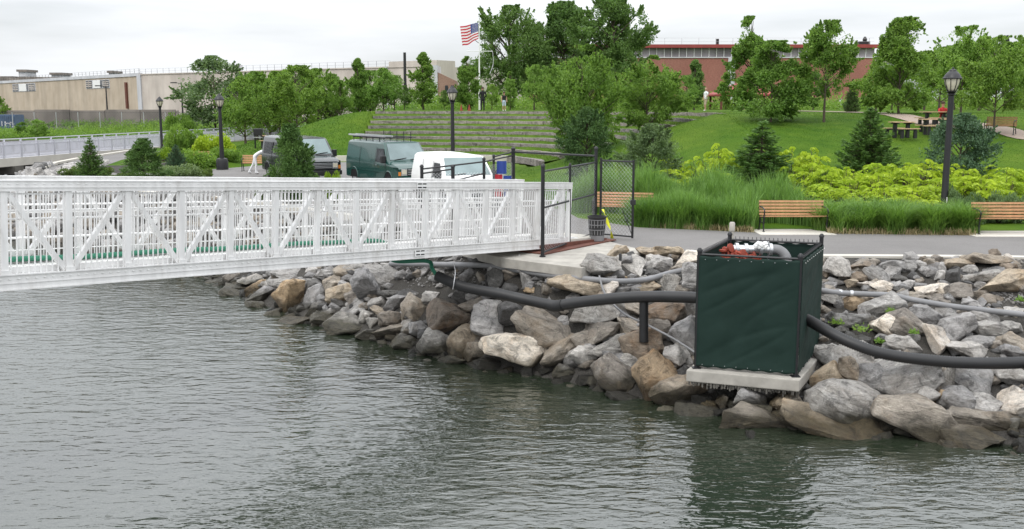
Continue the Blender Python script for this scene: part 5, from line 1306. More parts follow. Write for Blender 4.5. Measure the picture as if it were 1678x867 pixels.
def conifer(wid, n, seed, leaf, droop=.25, dense=1.0, flat=False, base=.02):
    g = np.random.default_rng(seed); q = random.Random(seed); Cs, Ax = [], []; m = MB()
    m.tube([(0, 0, -.02), (0, 0, .5), (0, 0, .97)], [.03, .018, .003], 7)
    nl = 20; brs = []
    for i in range(nl):
        t = (i + .5) / nl; z = base + (1 - base) * t * .97; ln = wid * (1 - t) ** .8 * (1 if t > .1 else .85) + .02; nb = 11 if t < .6 else 7
        for b_ in range(nb):
            a = 2 * math.pi * (b_ / nb) + i * 1.3 + q.uniform(-.25, .25); l_ = ln * q.uniform(.72, 1.15)
            brs.append((a, z + q.uniform(-.015, .015), l_))
    tot = sum(b_[2] for b_ in brs)
    for a, z, l_ in brs:
        k = max(6, int(n * l_ / tot)); t = g.uniform(.12, 1, k) ** .8; d = np.array([math.cos(a), math.sin(a), 0])
        side_ = np.array([-d[1], d[0], 0]); w_ = (l_ * .33) * (1.15 - t) * g.uniform(-1, 1, k)
        zz = z - droop * l_ * t + (.35 * l_ * t ** 3) + g.normal(0, .012 * dense, k)
        Cc = d * (t * l_)[:, None] + side_ * w_[:, None] + np.stack([np.zeros(k), np.zeros(k), zz], 1)
        Cs.append(Cc); Ax.append(d[None] + side_[None] * np.sign(w_)[:, None] * .8 + g.normal(0, .25, (k, 3)) + np.array([0, 0, .18]))
        if l_ > .06: m.tube([(0, 0, z), tuple(d * l_ * .9 + np.array([0, 0, z - droop * l_ * .8]))], [.006, .002], 4)
    V, Fc = leaves_mesh("crown", np.vstack(Cs), np.vstack(Ax), leaf, .26, g)
    return np_mesh("crown", V, Fc), m.mesh("trunk", 60)
def shrub_mesh(n, seed, leaf, nb=16, sq=.75, asp=.5):
    """unit shrub: radius 1, height 1"""
    g = np.random.default_rng(seed); q = random.Random(seed); Cs, Ax = [], []; m = MB()
    for i in range(nb):
        a = q.uniform(0, 6.28); rr = math.sqrt(q.random()) * .72; br = q.uniform(.22, .4); z = q.uniform(.2, 1 - br) * (1 - .45 * rr)
        x, y = rr * math.cos(a), rr * math.sin(a); k = n // nb; d = g.normal(0, 1, (k, 3)); d /= np.linalg.norm(d, axis=1, keepdims=True)
        c = np.array([x, y, z]) + d * br * g.uniform(.3, 1.05, (k, 1)) ** .5 * np.array([1, 1, sq]); c[:, 2] = np.maximum(c[:, 2], .01)
        Cs.append(c); Ax.append(d + g.normal(0, .5, (k, 3)) + np.array([0, 0, .3]))
        m.tube([(0, 0, -.03), (x * .4, y * .4, z * .5), (x, y, z)], [.03, .02, .008], 4)
    V, Fc = leaves_mesh("foliage", np.vstack(Cs), np.vstack(Ax), leaf, asp, g)
    return np_mesh("foliage", V, Fc), m.mesh("stem", 60)

TREES = {}
def variant(key, fn):
    if key not in TREES: TREES[key] = fn()
    return TREES[key]
VAR = {
 "big1": lambda: broad_tree(.14, .40, 36000, 31, .0105, 90, "oval", .95, .022), "big2": lambda: broad_tree(.12, .40, 36000, 32, .0105, 90, "oval", .9, .022), "big3": lambda: broad_tree(.14, .36, 33000, 33, .0105, 80, "oval", 1.0, .022),
 "lin1": lambda: broad_tree(.18, .36, 13000, 41, .0165, 46, "oval", 1.1), "lin2": lambda: broad_tree(.16, .40, 14000, 42, .0165, 50, "wide", 1.1), "con1": lambda: broad_tree(.10, .29, 14000, 43, .0165, 50, "cone", .6),
 "con2": lambda: broad_tree(.1, .34, 16000, 44, .0165, 56, "cone", .65), "yng1": lambda: broad_tree(.28, .32, 17000, 45, .015, 50, "oval", 1.0, .012), "yng2": lambda: broad_tree(.06, .42, 26000, 46, .0145, 70, "cone", .8, .014),
 "yng3": lambda: broad_tree(.08, .46, 25000, 47, .0145, 70, "oval", .9, .014), "spar": lambda: broad_tree(.1, .36, 11000, 48, .0165, 60, "oval", .9, .014), "yng4": lambda: broad_tree(.26, .40, 18000, 49, .015, 54, "wide", 1.05, .011),
 "jun1": lambda: broad_tree(.02, .36, 16000, 56, .0125, 60, "oval", -.5, .02), "jun2": lambda: broad_tree(.02, .34, 19000, 57, .011, 70, "cone", -.4, .02),
 "pin1": lambda: conifer(.30, 15000, 51, .020, .18), "pin2": lambda: conifer(.42, 16000, 52, .024, .1), "spr1": lambda: conifer(.36, 15000, 53, .021, .3), "pin3": lambda: conifer(.62, 17000, 54, .030, .05),
}
def tree(kind, px, d, y_top, mat, label, group, wscale=1.0, trunk="bark", name="tree", base=None, rz=None, cat="tree", sink=0.0):
    crown, trunk_me = variant(kind, VAR[kind])
    if base is not None: v = hit(px, base); d = v.y
    v = pt(px, y_top, d); x = v.x; zg = gz(x, d) - sink; h = v.z - zg
    o = empty(name, (x, d, zg), rz if rz is not None else (px * 1.7) % 6.28)
    tag(o, label, cat, group)
    k = "crown" ; c = bpy.data.objects.new(k, crown.copy() if len(crown.materials) and crown.materials[0].name != mat else crown)
    if len(c.data.materials) and c.data.materials[0].name != mat: c.data.materials.clear()
    if len(c.data.materials) == 0: c.data.materials.append(MATS[mat])
    COL.objects.link(c); c.parent = o; c.scale = (h * wscale, h * wscale, h)
    t = bpy.data.objects.new("trunk", trunk_me)
    if len(t.data.materials) == 0: t.data.materials.append(MATS[trunk])
    COL.objects.link(t); t.parent = o; t.scale = (h, h, h); return o
GB = "young trees standing behind the mound"
T = tree
# three big trees behind the crest
T("big1", 838, 128, 10, "leaf_dark", "big dark tree beside the flag, leftmost of the three tall ones", "tall dark trees behind the crest", .92)
T("big2", 925, 132, 4, "leaf_dark", "big dark tree in the middle of the three tall ones", "tall dark trees behind the crest", 1.0)
T("big3", 1003, 128, -4, "leaf_dark", "big dark tree against the red building's left end, tallest of three", "tall dark trees behind the crest", 1.0)
# back row on the left
row = [("spar", 348, 112, 92, "leaf_grey", 1.15, "sparse grey-green tree in front of the tan wall, left of the row"), ("lin2", 398, 86, 128, "leaf_mid", .9, "round green tree right of the slender lamp post"),
       ("lin1", 440, 96, 134, "leaf_mid", .8, "low rounded tree between the lamp-side tree and the broad one"), ("lin2", 482, 90, 108, "leaf_mid", .95, "broad green tree behind the small picnic table"), ("lin1", 520, 98, 113, "leaf_mid", .85, "green tree right of the broad one, crown merging with it"),
       ("lin1", 556, 92, 132, "leaf_mid", .85, "low green tree left of the narrow pointed one"), ("con1", 586, 100, 96, "leaf_mid", .85, "narrow pointed tree rising above its row"), ("lin1", 628, 96, 112, "leaf_fresh", 1.0, "glossy rounded tree right of the narrow pointed one"),
       ("con1", 693, 98, 86, "leaf_mid", 1.0, "pointed tree right of the dark utility pole"), ("lin1", 662, 104, 140, "leaf_dark", .8, "dark low tree at the foot of the utility pole"), ("lin1", 728, 104, 148, "leaf_dark", .8, "low dark tree in front of the small brown building"),
       ("con2", 766, 96, 93, "leaf_mid", .85, "conical tree left of the flagpole, behind the crest"), ("lin1", 806, 100, 138, "leaf_fresh", .7, "pale green bushy tree right of the flagpole foot"), ("con2", 836, 96, 118, "leaf_fresh", .7, "light green tree behind the person in pale shorts"),
       ("lin1", 876, 92, 107, "leaf_fresh", .8, "light green birch-like tree with thin white stems"), ("lin1", 912, 88, 112, "leaf_mid", .8, "mid green tree right of the white-stemmed one"), ("lin2", 605, 110, 150, "leaf_mid", .7, "low tree behind the parked cars")]
for k, px, d, yt, mat, ws, lab in row: T(k, px, d, yt, mat, lab, GB, ws, "bark_pale" if "birch" in lab else "bark")
# trees in and around the amphitheatre and on the lawn
GL_ = "young trees on the lawn"
for k, px, d, yt, ws, mt, lab in (("lin1", 418, 104, 118, 1.1, "leaf_mid", "green tree behind the gap right of the slender lamp post"), ("lin2", 455, 108, 118, 1.0, "leaf_mid", "tree behind the broad green tree's left side"), ("lin1", 503, 108, 116, 1.1, "leaf_dark", "darker tree behind the broad green tree's right side"),
        ("lin1", 541, 106, 122, 1.0, "leaf_mid", "tree behind the low green one, left of the narrow pointed one"), ("lin2", 606, 108, 116, 1.1, "leaf_mid", "tree behind and right of the narrow pointed one"), ("lin1", 645, 108, 124, 1.0, "leaf_mid", "tree directly left of the utility pole"),
        ("lin1", 1520, 92, 84, 1.1, "leaf_mid", "far tree left of the nearest lamp post's lantern"), ("lin2", 1570, 96, 76, 1.1, "leaf_mid", "far tree right behind the nearest lamp post's lantern"), ("lin1", 1655, 94, 70, 1.2, "leaf_mid", "far tree near the right frame edge below the crane"),
        ("lin1", 1335, 98, 118, 1.0, "leaf_dark", "dark low tree behind the straight-trunked tree"), ("lin1", 1465, 96, 108, 1.0, "leaf_mid", "low tree behind the second pin oak"), ("lin1", 905, 106, 118, 1.0, "leaf_mid", "low tree under the middle tall dark tree"),
        ("lin2", 940, 106, 112, 1.0, "leaf_mid", "tree behind the leafy tree before the tiers"), ("lin1", 1010, 108, 120, 1.0, "leaf_mid", "tree under the tallest dark tree's right side"), ("lin1", 785, 108, 140, 1.0, "leaf_mid", "low tree at the flagpole's foot")):
    T(k, px, d, yt, mt, lab, "trees behind the first row", ws)
T("yng3", 955, 56, 74, "leaf_mid", "leafy tree in front of the stone tiers' right end", GL_, .74)
T("yng3", 1062, 60, 92, "leaf_mid", "bushy tree right of the tiers, in front of the red building", GL_, .92, rz=2.0)
T("con1", 1140, 92, 98, "leaf_dark", "dark pointed tree in front of the red wall", GL_, .95)
T("lin1", 1124, 84, 124, "leaf_fresh", "small bright green tree left of the man in white", GL_, .9)
T("con2", 1232, 74, 28, "leaf_mid", "tall slim tree behind the broad pin oak by the man in white", GL_, .85)
T("yng2", 1268, 53, 68, "leaf_mid", "broad pin oak with drooping lower branches on the lawn", GL_, 1.15, rz=.6)
T("yng1", 1358, 53, 34, "leaf_mid", "straight-trunked tree in the middle of the lawn", GL_, .8)
T("pin1", 1398, 66, 128, "needle_dark", "dark narrow evergreen right of the straight-trunked tree", GL_, .9)
T("yng2", 1482, 58, 30, "leaf_mid", "pin oak above the small picnic table", GL_, 1.05, rz=2.6)
T("lin2", 1545, 76, 78, "leaf_mid", "green tree behind the picnic tables", GL_, .8)
T("yng4", 1584, 64, 44, "leaf_fresh", "bright-topped tree behind the nearest lamp post", GL_, .85)
T("yng4", 1640, 52, 60, "leaf_mid", "tree beside the iron bench at the right edge", GL_, .85, base=222)
T("lin2", 1690, 74, 62, "leaf_mid", "tree at the far right edge of the lawn", GL_, .9)
T("lin1", 1612, 84, 66, "leaf_mid", "tree between the lamp post and the right edge, farther back", GL_, .9)
T("lin1", 1440, 80, 100, "leaf_mid", "round tree behind the dark evergreen, before the pale building", GL_, .8)
T("lin1", 1305, 82, 110, "leaf_mid", "small tree behind the pin oak's right side", GL_, .8)
T("lin1", 1190, 110, 150, "leaf_mid", "low green tree beside the red-roofed pavilion", GL_, .7)
# evergreens in the beds
GE = "evergreens in the planting beds"
T("jun1", 963, 42, 176, "needle_dark", "dark upright evergreen behind the gate", GE, .85, name="evergreen_tree", cat="evergreen")
T("jun1", 1070, 37.5, 203, "leaf_grey", "grey-green rounded evergreen right of the gate", GE, 1.05, name="evergreen_tree", cat="evergreen")
T("spr1", 1250, 37, 196, "needle_green", "dark bristly pine above the tall grass and centre bench", GE, 1.6, name="evergreen_tree", cat="evergreen")
T("pin2", 1428, 40, 172, "needle_green", "pine behind the yellow shrubs, left of the small picnic table", GE, 1.1, name="evergreen_tree", cat="evergreen")
T("jun1", 1578, 38, 186, "needle_blue", "spreading blue-green pine behind the nearest lamp post", GE, 1.1, name="evergreen_tree", cat="evergreen")
T("spr1", 146, 48, 224, "needle_green", "small spruce with tiered branches at the left bend", GE, 1.1, name="evergreen_tree", cat="evergreen")
T("jun2", 232, 47, 227, "needle_green", "bushy green conifer in the left bed", GE, 1.5, name="evergreen_tree", cat="evergreen", rz=1.1)
T("jun2", 476, 37.5, 203, "needle_green", "conifer hiding the middle of the black van", GE, 1.0, name="evergreen_tree", cat="evergreen")
T("pin3", 287, 55, 236, "needle_blue", "low blue spruce behind the left bed", GE, .75, name="evergreen_tree", cat="evergreen")
SHR = {k: shrub_mesh(n, s_, l_, nb) for k, n, s_, l_, nb in (("a", 5200, 61, .05, 18), ("b", 5200, 62, .05, 16), ("c", 3600, 63, .06, 14))}
def shrub(px, yb, w, yt, mat, label, kind="a", group="shrubs in the beds", d=None, name="shrub"):
    v = hit(px, yb) if d is None else Vector((pt(px, yb, d).x, d, 0)); zg = gz(v.x, v.y) - .03; h = pt(px, yt, v.y).z - zg; r_ = w / 2 / F * v.y
    fo, st = SHR[kind]
    o = empty(name, (v.x, v.y, zg), px % 6.28); tag(o, label, "shrub", group)
    for nm, me, m_ in (("foliage", fo, mat), ("stem", st, "bark")):
        key = (kind, nm, m_)
        if key not in TREES:
            me2 = me.copy(); me2.materials.append(MATS[m_]); TREES[key] = me2
        c = link(nm, TREES[key], None, o); c.scale = (r_, r_, h)
    return o
shrub(128, 292, 74, 266, "leaf_shrub", "low pale green shrub under the small tiered spruce", "a")
shrub(165, 291, 60, 268, "leaf_shrub", "low shrub right of the spruce's foot", "b")
shrub(200, 293, 50, 280, "leaf_shrub", "flat ground-hugging shrub before the left bed", "c")
shrub(296, 292, 84, 262, "leaf_silver", "variegated silvery shrub in the left bed", "a")
shrub(335, 291, 44, 270, "leaf_shrub", "small green shrub right of the silvery one", "b")
shrub(300, 258, 70, 188, "leaf_mid", "tall dark green shrub behind the first lamp post", "a", d=64)
shrub(345, 252, 80, 206, "leaf_yellow", "bright yellow-green shrub near the second lamp post", "b", d=62)
shrub(318, 262, 90, 236, "leaf_mid", "wide green shrub left of the second lamp post", "c", d=58)
shrub(368, 256, 70, 234, "leaf_mid", "green shrub right beyond the second lamp post", "a", d=60)
shrub(270, 256, 46, 236, "leaf_lime", "yellowish shrub beside the first lamp post", "c", d=62)
shrub(298, 215, 62, 172, "leaf_mid", "vine-covered mass over the fence at the lot corner", "b", d=108)
shrub(545, 294, 44, 264, "leaf_lime", "small bright green shrub between the black and green vans", "b", d=37.5)
shrub(516, 294, 26, 274, "leaf_mid", "small shrub left of the bright green one by the van", "c", d=38)
shrub(432, 293, 42, 284, "leaf_shrub", "flat tuft of greenery left of the van-side conifer", "c", d=37.5)
shrub(1015, 300, 26, 255, "leaf_lime", "thin yellow-green shrub beside the gate evergreen", "c", d=38)
shrub(1280, 292, 30, 258, "leaf_mid", "dark sprig shrub right of the bristly pine", "b", d=35)
shrub(1350, 292, 40, 248, "leaf_mid", "dark green shrub among the yellow shrubs left", "a", d=35.5)
for i, (px, yb, w) in enumerate(((1590, 340, 66), (1640, 336, 72), (1560, 322, 50), (1672, 340, 50))):
    shrub(px, yb, w, yb - 38, "leaf_grey", ["dark low shrub left behind the right-hand bench", "broad low shrub directly behind the right-hand bench", "low shrub at the foot of the nearest lamp post", "low shrub at the frame's right edge behind the bench"][i], "ab"[i % 2], d=30.5 + (i == 2))
# yellow sumacs
def sumac_mesh(seed):
    g = np.random.default_rng(seed); q = random.Random(seed); Cs, Ax, Sz = [], [], []; m = MB()
    for i in range(34):
        a = q.uniform(0, 6.28); rr = q.uniform(.15, .8); z = q.uniform(.45, .95) * (1 - .35 * rr); b0 = Vector((rr * .6 * math.cos(a), rr * .6 * math.sin(a), z * .9))
        d = Vector((math.cos(a + q.uniform(-.5, .5)), math.sin(a + q.uniform(-.5, .5)), q.uniform(.1, .5))).normalized(); l_ = q.uniform(.4, .62)
        m.tube([(0, 0, -.03), b0 * .6, b0], [.02, .014, .006], 4); s_ = d.cross(Vector((0, 0, 1))).normalized()
        for k in range(11):
            t = k / 10; c = b0 + d * l_ * t + Vector((0, 0, -l_ * .55 * t * t)); w_ = .19 * math.sin(math.pi * min(1, .2 + t * .75)) * l_ / .5
            for sg in (-1, 1):
                ax_ = (s_ * sg * 1.0 + d * .45 + Vector((0, 0, -.35))).normalized(); Cs.append(c + ax_ * w_ * .5); Ax.append(ax_); Sz.append(w_ * .55)
    V, Fc = leaves_mesh("foliage", np.array([tuple(c) for c in Cs]), np.array([tuple(a) for a in Ax]), np.array(Sz), .26, g)
    return np_mesh("foliage", V, Fc), m.mesh("stem", 60)
SUM = [sumac_mesh(70 + i) for i in range(4)]
for f, s_ in SUM: f.materials.append(MATS["leaf_yellow"]); s_.materials.append(MATS["bark"])
SPOTS = []
q = random.Random(15)
for d, x0, x1, hh in ((36.5, 1290, 1440, 1.75), (36.5, 1440, 1700, 1.9), (35.0, 1320, 1700, 1.7), (33.6, 1360, 1720, 1.5), (32.2, 1375, 1560, 1.3), (31.0, 1440, 1545, 1.0), (38.0, 1100, 1340, 2.35), (36.5, 1095, 1210, 1.5), (32.0, 1290, 1350, 1.2)):
    px = x0
    while px < x1:
        SPOTS.append((px + q.uniform(-8, 8), d + q.uniform(-.4, .4), hh * q.uniform(.8, 1.15), d, x0)); px += q.uniform(30, 44)
OR_ = ["first", "second", "third", "fourth", "fifth", "sixth", "seventh", "eighth", "ninth", "tenth", "eleventh", "twelfth", "thirteenth", "fourteenth", "fifteenth"]
ROWN = {36.5: "back", 35.0: "third", 33.6: "second", 32.2: "front", 31.0: "lamp-post", 38.0: "far"}
rowcount = {}
for i, (px, d, hh, rd, rx) in enumerate(SPOTS):
    v = pt(px, 300, d); x = v.x; o = empty("sumac_shrub", (x, d, gz(x, d) - .02), q.uniform(0, 6))
    rowcount[(rd, rx)] = kk = rowcount.get((rd, rx), 0) + 1
    rown = {(36.5, 1290): "back row beyond the fountain grass", (36.5, 1440): "tallest row before the picnic tables", (35.0, 1320): "third row from the benches", (33.6, 1360): "second row from the benches", (32.2, 1375): "front row touching the fountain grass", (31.0, 1440): "short row by the lamp post",
            (38.0, 1100): "far row behind the tall grass", (36.5, 1095): "short row by the rounded evergreen", (32.0, 1290): "little group behind the centre bench"}[(rd, rx)]
    tag(o, f"yellow-green sumac, {OR_[kk - 1]} from left in the {rown}", "shrub", "yellow sumac shrubs in the bed")
    f, s_ = SUM[i % 4]; r_ = q.uniform(.75, 1.0)
    for nm, me in (("foliage", f), ("stem", s_)):
        c = link(nm, me, None, o); c.scale = (r_, r_, hh)
# tall ornamental grass
def blades(name, P0, H_, mat, g, spread=.35, w=.011, segs=4, lean=None):
    n = len(P0); a = g.uniform(0, 2 * np.pi, n); dr = np.stack([np.cos(a), np.sin(a), np.zeros(n)], 1)
    if lean is not None: dr = dr * .6 + lean; 
    sp = g.uniform(.3, 1.0, n) * spread; wd = np.stack([-np.sin(a), np.cos(a), np.zeros(n)], 1); V = []
    for k in range(segs + 1):
        t = k / segs; c = P0 + dr * (sp * H_ * t ** 2.2)[:, None]; c[:, 2] += H_ * (t - .28 * sp / spread * t ** 3 * min(1, spread * 1.6))
        ww = w * (1 - t) ** .6 + .0015; V += [c - wd * ww, c + wd * ww]
    V = np.stack(V, 1).reshape(-1, 3); st = 2 * (segs + 1); b = (np.arange(n) * st)[:, None]
    F_ = np.vstack([b + np.array([2 * k, 2 * k + 1, 2 * k + 3, 2 * k + 2]) for k in range(segs)])
    o = link(name, np_mesh(name, V, F_, True), mat); tag(o, kind="stuff"); return o
g = np.random.default_rng(5)
def region(poly, n):
    poly = np.array(poly); lo, hi = poly.min(0), poly.max(0); out_ = []
    while len(out_) < n:
        p_ = g.uniform(lo, hi, (n, 2)); ins = np.zeros(n, bool)
        for i in range(len(poly)):
            x0, y0 = poly[i]; x1, y1 = poly[(i + 1) % len(poly)]
            if y0 != y1: ins ^= ((y0 > p_[:, 1]) != (y1 > p_[:, 1])) & (p_[:, 0] < (x1 - x0) * (p_[:, 1] - y0) / (y1 - y0) + x0)
        out_ += list(p_[ins])
    return np.array(out_[:n])
def on_ground(p_, off=-.02): return np.column_stack([p_, ground(p_[:, 0], p_[:, 1], True) + off])
reed = [xy(948, 350), xy(1000, 349), xy(1055, 354), xy(1062, 371), xy(1120, 374), xy(1235, 379), xy(1243, 372), (6.2, 30.2), (8.0, 30.4), (8.9, 29.4), (9.0, 31.5), (8.2, 33.2), (4.0, 35.8), (1.8, 35.4)]
p_ = region(reed, 30000); d_ = p_[:, 1]
hts = np.clip(.8 + (d_ - 28.6) * .2, .8, 1.35) * g.uniform(.55, 1.15, len(p_)) * (0.9 + .75 * np.array([noise.noise(Vector((a * .8, b * 1.1, 0))) for a, b in p_]))
blades("tall_grass", on_ground(p_), hts, "blade_green", g, .42, .012)
fro = [xy(1355, 382), xy(1600, 385), (12.9, 29.4), (11.6, 30.3), (8.9, 30.0)]
# arching fountain clumps
cl = region(fro, 70); P0 = []; hh = []
for cx_, cy_ in cl:
    k = 260; rr = g.uniform(0, .22, k) ** .8; aa = g.uniform(0, 6.28, k); P0.append(np.stack([cx_ + rr * np.cos(aa), cy_ + rr * np.sin(aa)], 1)); hh.append(g.uniform(.55, 1.0, k) * g.uniform(.75, 1.15))
blades("fountain_grass", on_ground(np.vstack(P0)), np.concatenate(hh), "blade_fountain", g, .95, .010, 5)
fr2 = [xy(1050, 371), xy(1236, 380), (6.3, 29.2), (3.7, 31.0)]
cl = region(fr2, 55); P0 = []; hh = []
for cx_, cy_ in cl:
    k = 230; rr = g.uniform(0, .22, k) ** .8; aa = g.uniform(0, 6.28, k); P0.append(np.stack([cx_ + rr * np.cos(aa), cy_ + rr * np.sin(aa)], 1)); hh.append(g.uniform(.5, .9, k) * g.uniform(.7, 1.15))
blades("fountain_grass", on_ground(np.vstack(P0)), np.concatenate(hh), "blade_fountain", g, .8, .010, 5)
ed_ = []
for (xa, ya), (xb, yb) in ((xy(1062, 372), xy(1236, 381)), (xy(1357, 383), xy(1600, 386))):
    for _ in range(1300): t = g.uniform(); ed_.append((xa + (xb - xa) * t, ya + (yb - ya) * t + g.normal(.08, .10)))
ed_ = np.array(ed_); blades("dead_grass", on_ground(ed_), g.uniform(.04, .28, len(ed_)), "blade_straw", g, .9, .008, 3)
# meadow strip behind the gate and short lawn blades on the near slopes
p_ = region([(1.5, 34.5), (4.2, 36), (9.0, 34.0), (16, 38), (16, 41), (8, 41), (2, 45), (.9, 45)], 15000)
blades("meadow_grass", on_ground(p_), g.uniform(.18, .5, len(p_)), "blade_green", g, .4, .012, 3)
p_ = region([(1.4, 42), (26, 40), (30, 62), (12.5, 59), (3, 58.5), (-.5, 58)], 60000)
blades("lawn_grass", on_ground(p_), g.uniform(.02, .07, len(p_)), "blade_lawn", g, .5, .010, 2)
p_ = region([(-11, 60), (-10.6, 77), (-24, 100), (-20, 60)], 26000)
blades("lawn_grass", on_ground(p_), g.uniform(.04, .14, len(p_)), "blade_lawn", g, .5, .015, 2)
# tufts on the treads of the tiers
P0 = []; q = random.Random(8)
for i in range(NROW):
    for _ in range(2300):
        fr_ = q.random(); rad = R0 + RSTEP * i + .38 + fr_ * .9; a = q.uniform(R(-2), ang_end(rad)); P0.append((CX + math.cos(a) * rad, CY + math.sin(a) * rad, P + ZSTEP * (i + 1) - .06 + (ZSTEP * .5 * fr_ if i < NROW - 1 else .02)))
P0 = np.array(P0); blades("tier_grass", P0, g.uniform(.05, .14, len(P0)), "blade_tier", g, .5, .014, 2)
# weeds in the riprap
def weed(px, py, s_, lab):
    v = hit(px, py, .25); k = 90; c = np.array(v); d = g.normal(0, 1, (k, 3)); d[:, 2] = np.abs(d[:, 2]) * .8; d /= np.linalg.norm(d, axis=1, keepdims=True)
    V, Fc = leaves_mesh("weed", c + d * s_ * g.uniform(.2, 1, (k, 1)), d + g.normal(0, .4, (k, 3)), .035, .35, g)
    tag(link("weed", np_mesh("weed", V, Fc), "leaf_fresh"), lab, "weed", "weeds growing between the rocks")
weed(1370, 530, .16, "green weed beside the enclosure on the long grey slab"); weed(1412, 543, .2, "brightest green weed between the slab and the corrugated hose"); weed(1460, 512, .12, "small weed on the flat-topped grey boulder")
weed(1441, 561, .1, "small weed just above the corrugated hose"); weed(1673, 493, .12, "pale weed in the gravel at the right edge"); weed(1497, 546, .1, "mossy weed under the brown-grey boulder")
# far bank: brush, small trees behind the walkway
q = random.Random(31)
def clump_field(name, n, xr, yr, s0, s1, mat, leaf=.10, per=34):
    Cs, Ax = [], []
    for _ in range(n):
        x = q.uniform(*xr); y = q.uniform(*yr); s_ = q.uniform(s0, s1); z = gz(x, y); d = g.normal(0, 1, (per, 3)); d /= np.linalg.norm(d, axis=1, keepdims=True)
        Cs.append(np.array([x, y, z + s_ * .4]) + d * s_ * g.uniform(.3, 1, (per, 1)) * np.array([1.2, 1.2, .75])); Ax.append(d + g.normal(0, .6, (per, 3)))
    V, Fc = leaves_mesh(name, np.vstack(Cs), np.vstack(Ax), leaf, .5, g); o = link(name, np_mesh(name, V, Fc), mat); tag(o, kind="stuff"); return o
clump_field("undergrowth", 520, (-66, -30), (109, 119), .4, 1.1, "leaf_mid", .12, 60)
clump_field("undergrowth", 160, (-52, -32), (119, 126), .6, 1.5, "leaf_mid", .13, 60)
clump_field("undergrowth", 130, (-100, -40), (138, 146), .3, 1.2, "leaf_dark", .16, 40)
clump_field("undergrowth", 700, (-10, 70), (104, 120), .6, 2.0, "leaf_mid", .14, 60)
clump_field("undergrowth", 160, (-30, -6), (118, 130), .6, 1.8, "leaf_mid", .14, 60)
T("spar", 60, 108, 196, "leaf_fresh", "small bright sapling on the far bank below the long wall", "saplings on the far bank", 1.3); T("spar", 36, 112, 200, "leaf_mid", "smaller sapling left on the far bank beside the blue container", "saplings on the far bank", 1.2)
T("lin1", -6, 150, 158, "leaf_mid", "tree cut by the left edge of the frame above the blue container", None, .9)

